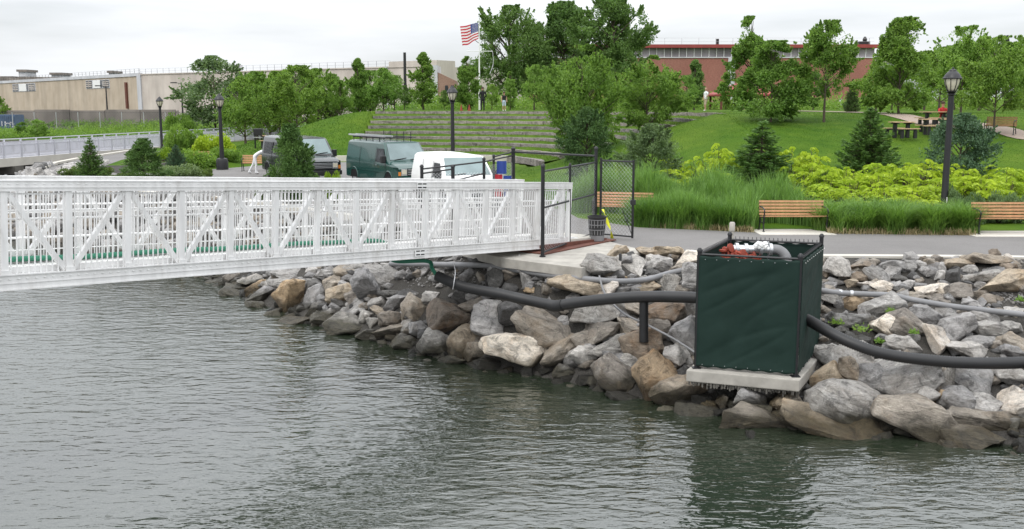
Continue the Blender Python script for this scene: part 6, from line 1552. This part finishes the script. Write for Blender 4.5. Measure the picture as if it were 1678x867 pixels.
# ------------------------------------------------------------------ vans
def van(name, label, Lv, Wv, Hv, paint, front_left, heading, cat="van", rack=False, sidewin=True, trim="black_plastic"):
    """body lofted from cross-sections; +x forward, origin on the ground at the middle"""
    hx, hy = heading; l = math.hypot(hx, hy); hx, hy = hx / l, hy / l
    # the corner given is the front corner on the viewer's left (local -y side)
    c = Vector((front_left[0], front_left[1], 0)) - Vector((hx, hy, 0)) * (Lv / 2) + Vector((-hy, hx, 0)) * (Wv / 2)
    o = empty(name, (c.x, c.y, P + .01), math.atan2(hy, hx)); tag(o, label, cat)
    k = Hv / 2.05; xr, xf = -Lv / 2, Lv / 2; xw1 = xf - 1.62; xw0 = xf - .92      # windscreen top and foot
    def top(x):
        if x < xw1: return Hv - .05 * max(0, (xw1 - 1.2 - x)) ** .0 * 0 - .03 * ((x - (xr + xw1) / 2) / (xw1 - xr)) ** 2
        if x < xw0: return Hv - .02 + (1.22 * k - Hv + .02) * (x - xw1) / (xw0 - xw1)
        t = (x - xw0) / (xf - xw0); return 1.22 * k - .16 * k * t - .10 * t ** 4
    def half(z, x):
        w = Wv / 2; w -= .03 * max(0, .5 - z); zz = max(0, z - 1.05 * k); w -= .16 * (zz / (Hv - 1.05 * k)) ** 1.4
        nose = max(0, (x - (xf - .5)) / .5); w -= .07 * nose ** 2; return w
    st = [xr, xr + .06, xr + .5, xr + 1.3] + [xr + 1.3 + (xw1 - xr - 1.3) * i / 5 for i in range(1, 6)] + [xw1 + (xw0 - xw1) * i / 5 for i in range(1, 6)] + [xw0 + (xf - xw0) * i / 5 for i in range(1, 6)]
    V, Fc = [], []; prof = 12
    for i, x in enumerate(st):
        zt = top(x); zs = [.32, .36, .55, .8, 1.0 * k, min(1.12 * k, zt - .14), zt - .10, zt - .03, zt, zt + .012]; pts = []
        if i == 0: zs = [z * .98 + .02 for z in zs]
        hs = [half(z, x) for z in zs]; hs[0] -= .06; hs[6] -= .015; hs[7] -= .07; hs[8] -= .2; hs[9] = 0
        for z, h in zip(zs, hs): pts.append((x, -h, z))
        for z, h in list(zip(zs, hs))[-2::-1]: pts.append((x, h, z))
        V += pts; n = len(pts)
        if i:
            for j in range(n - 1): b0 = (i - 1) * n + j; Fc.append((b0, b0 + n, b0 + n + 1, b0 + 1))
            Fc.append(((i - 1) * n + n - 1, i * n + n - 1, i * n, (i - 1) * n))
    Fc.append(tuple(range(n))[::1]); Fc.append(tuple(len(V) - n + j for j in range(n))[::-1])
    m = MB(); m.add(V, [f[::-1] for f in Fc]); body = m.build("body", paint, o, smooth=32)
    # windscreen
    nrm = Vector((Hv - .02 - 1.22 * k, 0, xw0 - xw1)).normalized() * .012
    def wq(t, u):
        x = xw1 + (xw0 - xw1) * t; z = top(x); w = half(z - .03, x) - .13; return Vector((x, w * u, z + .002)) + nrm
    m = MB(); nu = 6
    for i in range(nu):
        u0, u1 = -1 + 2 * i / nu, -1 + 2 * (i + 1) / nu; m.add([wq(.10, u0), wq(.10, u1), wq(.93, u1), wq(.93, u0)], [(0, 3, 2, 1)])
    m.build("windscreen", "windscreen_glass", o)
    m = MB(); m.tube([wq(.95, -.8) + nrm, wq(.86, -.1) + nrm * 2], .012, 5); m.tube([wq(.95, .1) + nrm, wq(.86, .8) + nrm * 2], .012, 5); m.build("wiper", trim, o)
    for sg in (-1, 1):
        def sq(x, z): return (x, sg * (half(z, x) + .006), z)
        z0, z1 = 1.16 * k, 1.74 * k; xa, xb = xw1 - .55, xw1 + .28
        m = MB(); m.add([sq(xa, z0), sq(xb + .22, z0), sq(xb - .12, z1), sq(xa, z1)], [(0, 1, 2, 3), (3, 2, 1, 0)]); m.build("side_window", "window_dark", o)
        if sidewin:
            for k2 in range(2):
                xa2 = xr + .3 + k2 * (Lv * .27); m = MB(); m.add([sq(xa2, z0), sq(xa2 + Lv * .24, z0), sq(xa2 + Lv * .24, z1), sq(xa2, z1)], [(0, 1, 2, 3), (3, 2, 1, 0)]); m.build("side_window", "window_dark", o)
        m = MB()            # door seams and rub strip
        for xx in (xw1 - .62, xw1 + .5, xr + Lv * .28):
            for za, zb in ((.45, .8), (.8, 1.1), (1.1, 1.45), (1.45, 1.8)): m.bar(sq(xx, za * k), sq(xx, zb * k), .012, .008)
        m.build("door_seam", trim, o)
        m = MB(); m.bar(sq(xr + .05, .72), sq(xf - 1.2, .72), .02, .05); m.build("rub_strip", paint if paint != "van_white" else trim, o)
        m = MB(); hx_ = xw1 + .42; m.box(hx_ - .09, hx_ + .09, sg * (Wv / 2 + .08) - .1, sg * (Wv / 2 + .08) + .1, 1.14 * k, 1.46 * k); m.build("mirror", trim, o, bevel=.03)
        m = MB(); m.add([sq(xw1 - .58, .98), sq(xw1 - .44, .98), sq(xw1 - .44, 1.02), sq(xw1 - .58, 1.02)], [(0, 1, 2, 3), (3, 2, 1, 0)]); m.build("door_handle", "steel", o)
        for xx in (xr + .95, xf - .85):
            m = MB(); Mr = Matrix.Translation((xx, sg * (Wv / 2 - .12), .36)) @ Matrix.Rotation(R(90), 4, 'X')
            m.lathe([(.2, -.11), (.34, -.11), (.36, -.07), (.36, .07), (.34, .11), (.2, .11)], 20, M=Mr); wl = m.build("wheel", "tyre", o, smooth=40)
            m = MB(); m.lathe([(.02, -.115), (.19, -.115), (.2, -.10), (.2, .10), (.19, .115), (.02, .115)], 16, M=Mr); m.build("rim", "rim", wl, smooth=40)
            m = MB(); r0 = .43; pts = [sq(xx + r0 * math.cos(a), .36 + r0 * math.sin(a)) for a in [math.pi * t / 12 for t in range(0, 13)]]
            m.tube([Vector(p_) for p_ in pts], .028, 6); m.build("wheel_arch", paint, o)
            m = MB(); pts = [(p_[0] - (p_[0] - xx) * .05, p_[1] + sg * .004, p_[2]) for p_ in pts]; m.add([(xx, pts[0][1], .36)] + pts, [tuple([0, i, i + 1]) for i in range(1, 13)] + [tuple([0, i + 1, i]) for i in range(1, 13)]); m.build("wheel_well", "tyre", o)
    # front
    m = MB(); m.box(xf - .12, xf + .08, -Wv / 2 + .03, Wv / 2 - .03, .36, .56); m.build("bumper", "steel" if paint == "van_green" else trim, o, bevel=.025)
    m = MB(); m.box(xf - .05, xf + .018, -.52, .52, .62, .92); gr = m.build("grille", trim, o)
    for z in (.68, .75, .82, .88): m = MB(); m.box(xf + .019, xf + .03, -.5, .5, z, z + .025); m.build("grille_bar", "steel", gr)
    for sg in (-1, 1):
        ya, yb = sorted((sg * .53, sg * .80)); m = MB(); m.box(xf - .08, xf + .012, ya, yb, .64, .92); hl = m.build("headlight", "steel", o, bevel=.01)
        m = MB(); m.box(xf + .013, xf + .022, ya + .03, yb - .03, .70, .88); m.build("lens", "glass_cream", hl)
        ya, yb = sorted((sg * .81, sg * (Wv / 2 - .07))); m = MB(); m.box(xf - .10, xf + .004, ya, yb, .64, .80); m.build("indicator", "lamp_amber", o)
    if rack:
        m = MB()
        for y in (-.72, .72): m.tube([(xr + .2, y, Hv + .16), (xw1 - .1, y, Hv + .16)], .022, 6)
        x = xr + .35
        while x < xw1:
            m.tube([(x, -.78, Hv + .12), (x, .78, Hv + .12)], .02, 6)
            for y in (-.74, .74): m.tube([(x, y, Hv - .06), (x, y, Hv + (.16 if y < 0 else .38))], .02, 6)
            x += .72
        m.build("roof_rack", "black_paint", o)
        m = MB()
        for y in (-.55, -.2): m.bar((xr - .7, y, Hv + .2), (xw1 - .5, y, Hv + .2), .045, .07)
        for i in range(12): m.bar((xr - .5 + i * .34, -.55, Hv + .2), (xr - .5 + i * .34, -.2, Hv + .2), .03)
        m.build("ladder", "steel", o)
    return o
van("parked_van", "dark green van with a black ladder rack, between the black and white vans", 5.5, 2.0, 2.0, "van_green", (-4.75, 41.6), (.52, -.86), rack=True, sidewin=False)
van("parked_van", "white van behind the black fence and gangway", 4.9, 1.95, 1.78, "van_white", (-2.08, 34.0), (.36, -.93), sidewin=False)
van("parked_van", "black van partly hidden by the dense green conifer", 6.0, 2.0, 2.05, "van_black", (-9.6, 45.8), (.50, -.86))
for px, d, lab, mt in ((580, 112, "small white and blue parked car under the trees left of the tiers", "van_white"), (545, 116, "dark parked car under the trees, left of the white one", "van_black")):
    v = pt(px, 200, d); van("parked_car", lab, 4.3, 1.75, 1.42, mt, (v.x + 1.2, d), (.9, -.3), cat="car")

# ------------------------------------------------------------------ benches
def bench(px, py, wpx, rz, label, mat="timber", loc=None, n=5):
    v = at(px, py) if loc is None else loc
    Wd = 1.83 if wpx is None else wpx / F * v.y; o = empty("park_bench", (v.x, v.y, v.z + .02), rz); tag(o, label, "bench", "slatted park benches with black arms")
    sl = MB(); sl.box(-Wd / 2, Wd / 2, -.03, .03, -.014, .014); sl = sl.mesh("slat"); sl.materials.append(MATS[mat])
    bs = [(.47 + .02 * i, .455 + .088 * i, 78) for i in range(n)]
    for y, z, a in bs: link("slat", sl, None, o, (0, y - .02, z), (R(a), 0, 0))
    for i in range(5): link("slat", sl, None, o, (0, .05 + .082 * i, .425 - .008 * i + (.012 if i == 0 else 0)), (R(-4), 0, 0))
    for sx in (-1, 1):
        x = sx * (Wd / 2 - .03); m = MB()
        m.tube(spline([(x, .0, 0), (x, .03, .2), (x, .0, .40), (x, .02, .42), (x, .40, .38), (x, .47, .43), (x, .56, .84)], 4), .021, 6)
        m.tube(spline([(x, .55, 0), (x, .46, .2), (x, .43, .38)], 4), .021, 6); m.tube(spline([(x, .53, .66), (x, .3, .67), (x, .03, .63), (x, -.03, .56), (x, .01, .42)], 4), .02, 6)
        m.tube([(x, .03, .2), (x, .25, .25), (x, .46, .2)], .013, 5); m.box(x - .03, x + .03, -.04, .05, -.02, .012); m.box(x - .03, x + .03, .5, .6, -.02, .012)
        m.build("end_frame", "black_paint", o, smooth=50)
    return o
bench(1303, 381, 108, 0, "orange slatted bench in the middle, in front of the tall grass, behind the enclosure")
bench(1656, 385, 108, 0, "orange slatted bench cut by the right edge of the frame")
bench(1018, 363, None, R(-14), "orange slatted bench behind the open gate leaf")
bench(419, 281, 46, R(4), "small orange bench beside the rear of the black van")
bench(333, 273, 30, R(30), "orange bench half hidden by shrubs left of the second lamp post")
h_ = hit(1636, 221); bench(0, 0, 46, R(-38), "iron-framed bench turned away on the lawn path at the right edge", "timber", h_)
def picnic(px, py, wpx, rz, label, d=None):
    v = hit(px, py); w = wpx / F * v.y; o = empty("picnic_table", (v.x, v.y, v.z), rz); tag(o, label, "picnic table", "picnic tables on the lawn")
    tb = MB(); tb.box(-w / 2, w / 2, -.065, .065, -.02, .02); tb = tb.mesh("plank"); tb.materials.append(MATS["timber_pale"])
    for i in range(5): link("plank", tb, None, o, (0, -.3 + i * .15, .75))
    for sy in (-1, 1):
        for k in (-.075, .075): link("plank", tb, None, o, (0, sy * .75 + k, .45))
    for x in (-w * .32, w * .32):
        m = MB(); m.box(x - .07, x + .07, -.09, .09, 0, .729); m.box(x - .04, x + .04, -.82, .82, .36, .429); m.box(x - .04, x + .04, -.36, .36, .66, .728)
        for sy in (-1, 1): m.box(x - .07, x + .07, sy * .75 - .06, sy * .75 + .06, 0, .359)
        m.build("pedestal", "black_paint", o)
picnic(1476, 226, 34, R(6), "small picnic table right of the bushy pine on the lawn")
picnic(1532, 221, 50, R(-8), "nearer wooden picnic table beside the lamp post"); picnic(1532, 208, 44, R(4), "farther wooden picnic table behind the nearer one")
picnic(442, 241, 26, R(3), "light-topped picnic table above the black van's roof")
gr_ = hit(424, 243); o = empty("barbecue_grill", (gr_.x, gr_.y, gr_.z)); tag(o, "black box grill on legs left of the light-topped picnic table", "grill")
m = MB(); m.box(-.28, .28, -.2, .2, .85, 1.3); m.build("hood", "black_paint", o, bevel=.04)
for sx in (-.22, .22): m = MB(); m.box(sx - .03, sx + .03, -.1, .1, 0, .849); m.build("leg", "black_paint", o)
m = MB(); m.box(-.3, .3, -.22, .22, .70, .74); m.build("shelf", "steel", o)

# ------------------------------------------------------------------ lamp posts
def lamp_post(px, d, yt, yb, label, base=False):
    t_ = pt(px, yt, d); zb = P if yb is None else yb; h = t_.z - zb; s_ = h / 4.75
    xb = at(px, yb, P).x if False else t_.x
    o = empty("lamp_post", (t_.x, d, zb)); tag(o, label, "lamp post", "black lantern lamp posts")
    ph = h - .86; m = MB(); m.lathe([(.20, 0), (.20, .12), (.13, .2), (.115, .5), (.105, .55), (.085, ph * .98), (.085, ph)] if not base else [(.33, 0), (.33, .5), (.28, .62), (.13, .66), (.12, .9), (.085, ph)], 16); m.build("pole", "black_paint", o, smooth=35)
    m = MB(); m.lathe([(.085, ph), (.13, ph + .03), (.10, ph + .07), (.13, ph + .10), (.17, ph + .12), (.12, ph + .14)], 16); m.build("collar", "black_paint", o, smooth=35)
    m = MB(); m.lathe([(.10, ph + .14), (.135, ph + .18), (.20, ph + .34), (.225, ph + .46), (.225, ph + .50)], 16); m.build("globe", "glass_cream", o, smooth=50)
    m = MB()
    for k in range(8):
        a = k * math.pi / 4 + .2; c, s = math.cos(a), math.sin(a); m.tube([(r_ * c, r_ * s, ph + z) for r_, z in ((.108, .13), (.145, .18), (.212, .34), (.236, .5))], .012, 5)
    m.build("rib_cage", "black_paint", o)
    m = MB(); m.lathe([(.22, ph + .50), (.285, ph + .505), (.285, ph + .535), (.26, ph + .55), (.22, ph + .63), (.14, ph + .72), (.12, ph + .73), (.10, ph + .78), (.03, ph + .81), (.03, ph + .84), (.005, ph + .86)], 20); m.build("cap", "black_paint", o, smooth=30)
    if d < 35: m = MB(); m.box(.02, .045, -.118, -.108, .55, .72); m.build("sticker", "white_paint", o)
    return o
lamp_post(1562, 31.3, 110, None, "nearest black lamp post, in the grass at the right")
lamp_post(741, 50.0, 140, None, "black lamp post behind the white van, before the stone tiers")
lamp_post(359, 56.0, 153, None, "black lamp post with a wide square-shouldered base beside the left lawn", base=True)
lamp_post(261, 76.0, 158, None, "farthest black lamp post, in front of the pale walkway")

# ------------------------------------------------------------------ flagpole and flag
fx = pt(785, 22, 100); fp = empty("flagpole", (fx.x, 100, P + ZTOP - .3)); tag(fp, "white flagpole with a yardarm behind the crest of the mound", "flagpole")
zz = lambda y: pt(0, y, 100).z - (P + ZTOP - .3)
m = MB(); m.lathe([(.10, -.6), (.06, zz(90)), (.03, zz(24))], 10); m.build("pole", "white_paint", fp, smooth=50)
m = MB(); m.lathe([(.01, -.1), (.1, 0), (.01, .1)], 8, (0, 0, zz(22.5))); m.build("finial", "steel", fp)
ym = zz(84); m = MB(); m.tube([(-1.25, 0, ym), (1.3, 0, ym)], .032, 6); m.build("yardarm", "white_paint", fp)
m = MB(); m.tube(spline([(1.3, 0, ym), (1.35, .1, ym - 1.2), (1.0, 0, ym - 2.2)], 4), .02, 5); m.tube([(-1.2, 0, ym), (-.1, 0, zz(60))], .006, 4); m.tube([(1.25, 0, ym), (.1, 0, zz(60))], .006, 4); m.build("halyard", "cloth_white", fp)
fl_ = empty("flag", (fx.x - .09, 100, P + ZTOP - .3 + zz(37))); tag(fl_, "red and white striped flag with a blue starred corner streaming left", "flag")
for i, nm in enumerate(("banner_red", "cloth_white", "banner_blue")): pass
simple("flag_red", (0.50, 0.035, 0.05), 0.8); simple("flag_blue", (0.05, 0.07, 0.22), 0.8); simple("flag_white", (0.78, 0.76, 0.76), 0.8)
def fpos(u, v):      # u along the fly (0..1), v down the hoist (0..1): drooping and rippling
    Lf, Hf = 1.85, 1.55
    x = -Lf * u * (.95 - .12 * v); z = -Hf * v * (1 - .25 * u) - 1.15 * u * (.35 + .65 * v) * (1 - .1 * math.sin(u * 8)) ; y = .14 * math.sin(u * 10 + v * 2) * u; return Vector((x, y, z))
for k in range(13):
    m = MB(); v0, v1 = k / 13, (k + 1) / 13; n_ = 14
    for i in range(n_):
        if k < 7 and (i + .5) / n_ < .4: continue
        p_ = [fpos(i / n_, v0), fpos((i + 1) / n_, v0), fpos((i + 1) / n_, v1), fpos(i / n_, v1)]; m.add(p_ + [q_ + Vector((0, .01, 0)) for q_ in p_], [(0, 1, 2, 3), (7, 6, 5, 4)])
    m.build("stripe", "flag_red" if k % 2 == 0 else "flag_white", fl_)
m = MB(); n_ = 14
for i in range(6):
    for j in range(7):
        if (i + .5) / n_ >= .4: continue
        p_ = [fpos(i / n_, j / 13), fpos((i + 1) / n_, j / 13), fpos((i + 1) / n_, (j + 1) / 13), fpos(i / n_, (j + 1) / 13)]; m.add(p_ + [q_ + Vector((0, .012, 0)) for q_ in p_], [(0, 1, 2, 3), (7, 6, 5, 4)])
cn = m.build("canton", "flag_blue", fl_)
m = MB()
for r_ in range(9):
    for c_ in range(6 if r_ % 2 == 0 else 5):
        u = (.025 + (c_ + (.5 if r_ % 2 else 0)) * .063); v = (r_ + 1) / 10 * 7 / 13
        if u > .39: continue
        ctr = fpos(u, v) + Vector((0, -.012, 0)); pts = [ctr + Vector((math.sin(a * math.pi / 5) * (.035 if a % 2 == 0 else .014), 0, math.cos(a * math.pi / 5) * (.035 if a % 2 == 0 else .014))) for a in range(10)]; m.add([ctr] + pts, [(0, i, i % 10 + 1) for i in range(1, 11)])
m.build("stars", "flag_white", cn)

# ------------------------------------------------------------------ people
def skin_person(name, loc, rz, H, label, mats, joints=None, cuts=None, extras=None, parts=None):
    """continuous body grown with a Skin modifier; mats: list of (material, test(co)) painted per face"""
    J = dict(pelvis=(0, 0, .52), waist=(0, 0, .60), chest=(0, .005, .72), neck=(0, .005, .825), headb=(0, 0, .87), head=(0, -.008, .935), headt=(0, 0, .985))
    for s_, t in ((1, "l"), (-1, "r")):
        J.update({"sh" + t: (s_ * .105, .005, .79), "el" + t: (s_ * .14, .01, .635), "wr" + t: (s_ * .145, -.03, .50), "ha" + t: (s_ * .143, -.045, .45), "hi" + t: (s_ * .052, 0, .49), "kn" + t: (s_ * .06, -.01, .27), "an" + t: (s_ * .06, .005, .045), "he" + t: (s_ * .06, .02, .022), "to" + t: (s_ * .068, -.085, .018)})
    if joints: J.update(joints)
    Rr = dict(pelvis=.075, waist=.072, chest=.085, neck=.034, headb=.04, head=.058, headt=.035)
    for t in "lr": Rr.update({"sh" + t: .04, "el" + t: .03, "wr" + t: .021, "ha" + t: .022, "hi" + t: .055, "kn" + t: .037, "an" + t: .025, "he" + t: .024, "to" + t: .022})
    E = [("pelvis", "waist"), ("waist", "chest"), ("chest", "neck"), ("neck", "headb"), ("headb", "head"), ("head", "headt")]
    for t in "lr": E += [("chest", "sh" + t), ("sh" + t, "el" + t), ("el" + t, "wr" + t), ("wr" + t, "ha" + t), ("pelvis", "hi" + t), ("hi" + t, "kn" + t), ("kn" + t, "an" + t), ("an" + t, "he" + t), ("an" + t, "to" + t)]
    names = list(J); me = bpy.data.meshes.new("body"); me.from_pydata([tuple(c * H for c in J[n_]) for n_ in names], [(names.index(a), names.index(b)) for a, b in E], [])
    tmp = bpy.data.objects.new("tmp", me); COL.objects.link(tmp); md = tmp.modifiers.new("k", 'SKIN'); md.use_smooth_shade = True
    for i, n_ in enumerate(names): r_ = Rr[n_] * H; me.skin_vertices[0].data[i].radius = (r_, r_ * (.72 if n_ in ("chest", "waist", "pelvis") else 1))
    me.skin_vertices[0].data[0].use_root = True
    tmp.modifiers.new("s", 'SUBSURF').levels = 2
    dg = bpy.context.evaluated_depsgraph_get(); dg.update(); bme = bpy.data.meshes.new_from_object(tmp.evaluated_get(dg)); bpy.data.objects.remove(tmp)
    o = empty(name, loc, rz); tag(o, label, "person"); bme.name = "body"
    b = link("body", bme, [m_ for m_, _ in mats], o)
    mi = []
    for p_ in bme.polygons:
        c = p_.center / H; r_ = 0
        for i, (_, test) in enumerate(mats):
            if test(c): r_ = i
        mi.append(r_)
    bme.polygons.foreach_set("material_index", mi); bme.polygons.foreach_set("use_smooth", [True] * len(mi))
    return o
def head_bits(o, H, mat, top=.955, hat=False):
    m = MB(); m.lathe([(.062 * H, top * H - .02 * H), (.066 * H, top * H + .01 * H), (.055 * H, .995 * H), (.02 * H, 1.012 * H), (.004, 1.014 * H)], 12); m.build("hat" if hat else "hair", mat, o, smooth=60)
    m = MB(); m.lathe([(.002, -.012 * H), (.010 * H, 0), (.002, .014 * H)], 6, (0, -.066 * H, .93 * H)); m.build("nose", "skin", o, smooth=60)
def crest(px, py, d): v = pt(px, py, d); return (v.x, d, gz(v.x, d))
v = crest(791, 182, 79.5); p1_ = skin_person("person", (v[0], v[1], v[2] + .02), R(200), 1.83, "person in a black jacket and black trousers standing on the crest of the mound", [("cloth_black", lambda c: True), ("skin", lambda c: c.z > .86 or (abs(c.x) > .115 and c.z < .49)), ("hair_brown", lambda c: c.z < .04)],
    {"elr": (-.155, .02, .64), "wrr": (-.10, -.06, .55), "har": (-.06, -.07, .54), "ell": (.155, .02, .64), "wrl": (.10, -.06, .55), "hal": (.06, -.07, .54)}); head_bits(p1_, 1.83, "hair_brown")
v = crest(826, 182, 79.5); p2_ = skin_person("person", (v[0], v[1], v[2] + .02), R(15), 1.45, "shorter person in a black sleeveless top and pale blue shorts on the crest", [("skin", lambda c: True), ("cloth_black", lambda c: .56 < c.z < .83 and abs(c.x) < .115), ("cloth_pale", lambda c: .26 < c.z <= .56 and abs(c.x) < .125), ("cloth_white", lambda c: c.z < .05)]); head_bits(p2_, 1.45, "hair_brown")
v = crest(1156, 182, 76.0); p3_ = skin_person("person", (v[0], v[1], v[2] + .02), R(-65), 1.75, "bald man in a white t-shirt and khaki shorts walking on the lawn", [("skin", lambda c: True), ("cloth_white", lambda c: (.53 < c.z < .84 and (abs(c.x) < .12 or c.z > .70))), ("cloth_khaki", lambda c: .27 < c.z <= .53 and abs(c.x) < .125), ("cloth_white", lambda c: c.z < .05)],
    {"ell": (.15, .0, .64), "wrl": (.10, -.10, .57), "hal": (.07, -.125, .565), "knl": (.06, -.05, .27), "anl": (.06, -.05, .045), "hel": (.06, -.035, .02), "tol": (.068, -.14, .018), "anr": (-.06, .05, .05), "her": (-.06, .07, .03), "tor": (-.068, -.03, .02)}); head_bits(p3_, 1.75, "hair_brown", .94) 
for ch in kids(p3_):
    if ch.name.startswith("hair"): bpy.data.objects.remove(ch)
v = crest(1217, 178, 90.0); p4_ = skin_person("person", (v[0], v[1], v[2] + .02), R(30), 1.7, "person in pale clothes half hidden behind the pin oak on the lawn", [("cloth_khaki", lambda c: True), ("cloth_white", lambda c: .53 < c.z < .84), ("skin", lambda c: c.z > .84 or (.05 < c.z < .26))]); head_bits(p4_, 1.7, "hair_brown")
# seated at the picnic table
h_ = hit(1550, 210); v = (h_.x + .1, h_.y + .75, h_.z); SJ = {}
for s_, t in ((1, "l"), (-1, "r")): SJ.update({"hi" + t: (s_ * .055, 0, .49), "kn" + t: (s_ * .07, -.24, .50), "an" + t: (s_ * .07, -.22, .28), "he" + t: (s_ * .07, -.2, .26), "to" + t: (s_ * .075, -.30, .255), "el" + t: (s_ * .15, -.08, .66), "wr" + t: (s_ * .10, -.2, .66), "ha" + t: (s_ * .09, -.24, .66)})
p5_ = skin_person("person", (v[0], v[1], v[2] - .38), R(5), 1.7, "person in a red shirt seated at the farther picnic table beside the lamp post", [("cloth_khaki", lambda c: True), ("cloth_red", lambda c: c.z > .53 and c.z < .84), ("skin", lambda c: c.z > .84)], SJ); head_bits(p5_, 1.7, "hair_brown")
# the one leaning into the black van's rear
LJ = dict(pelvis=(0, .0, .53), waist=(0, -.08, .585), chest=(0, -.20, .64), neck=(0, -.29, .67), headb=(0, -.33, .665), head=(0, -.385, .655), headt=(0, -.43, .645))
for s_, t in ((1, "l"), (-1, "r")): LJ.update({"sh" + t: (s_ * .105, -.25, .65), "el" + t: (s_ * .12, -.33, .55), "wr" + t: (s_ * .12, -.43, .52), "ha" + t: (s_ * .12, -.47, .51), "hi" + t: (s_ * .055, .01, .5)})
LJ.update({"knl": (.06, .08, .28), "anl": (.07, .22, .05), "hel": (.07, .24, .02), "tol": (.075, .14, .018), "knr": (-.06, -.03, .27), "anr": (-.06, -.02, .045), "her": (-.06, 0, .02), "tor": (-.07, -.10, .018)})
v = at(425, 281); p6_ = skin_person("person", (v.x + .4, 52.2, P + .03), R(90), 1.78, "person in white trousers bending down behind the black van", [("cloth_white", lambda c: True), ("skin", lambda c: c.y < -.31), ("hair_brown", lambda c: c.z < .03)], LJ)
# small parked things: orange cones at the crest
for px in (756, 769):
    v = crest(px, 182, 81); m = MB(); m.lathe([(.18, 0), (.18, .03), (.12, .035), (.02, .5)], 10, (v[0], v[1], v[2])); tag(m.build("traffic_cone", "rust_valve", smooth=40), "small orange-red cone on the crest, " + ("left" if px < 760 else "right") + " one of two", "cone")
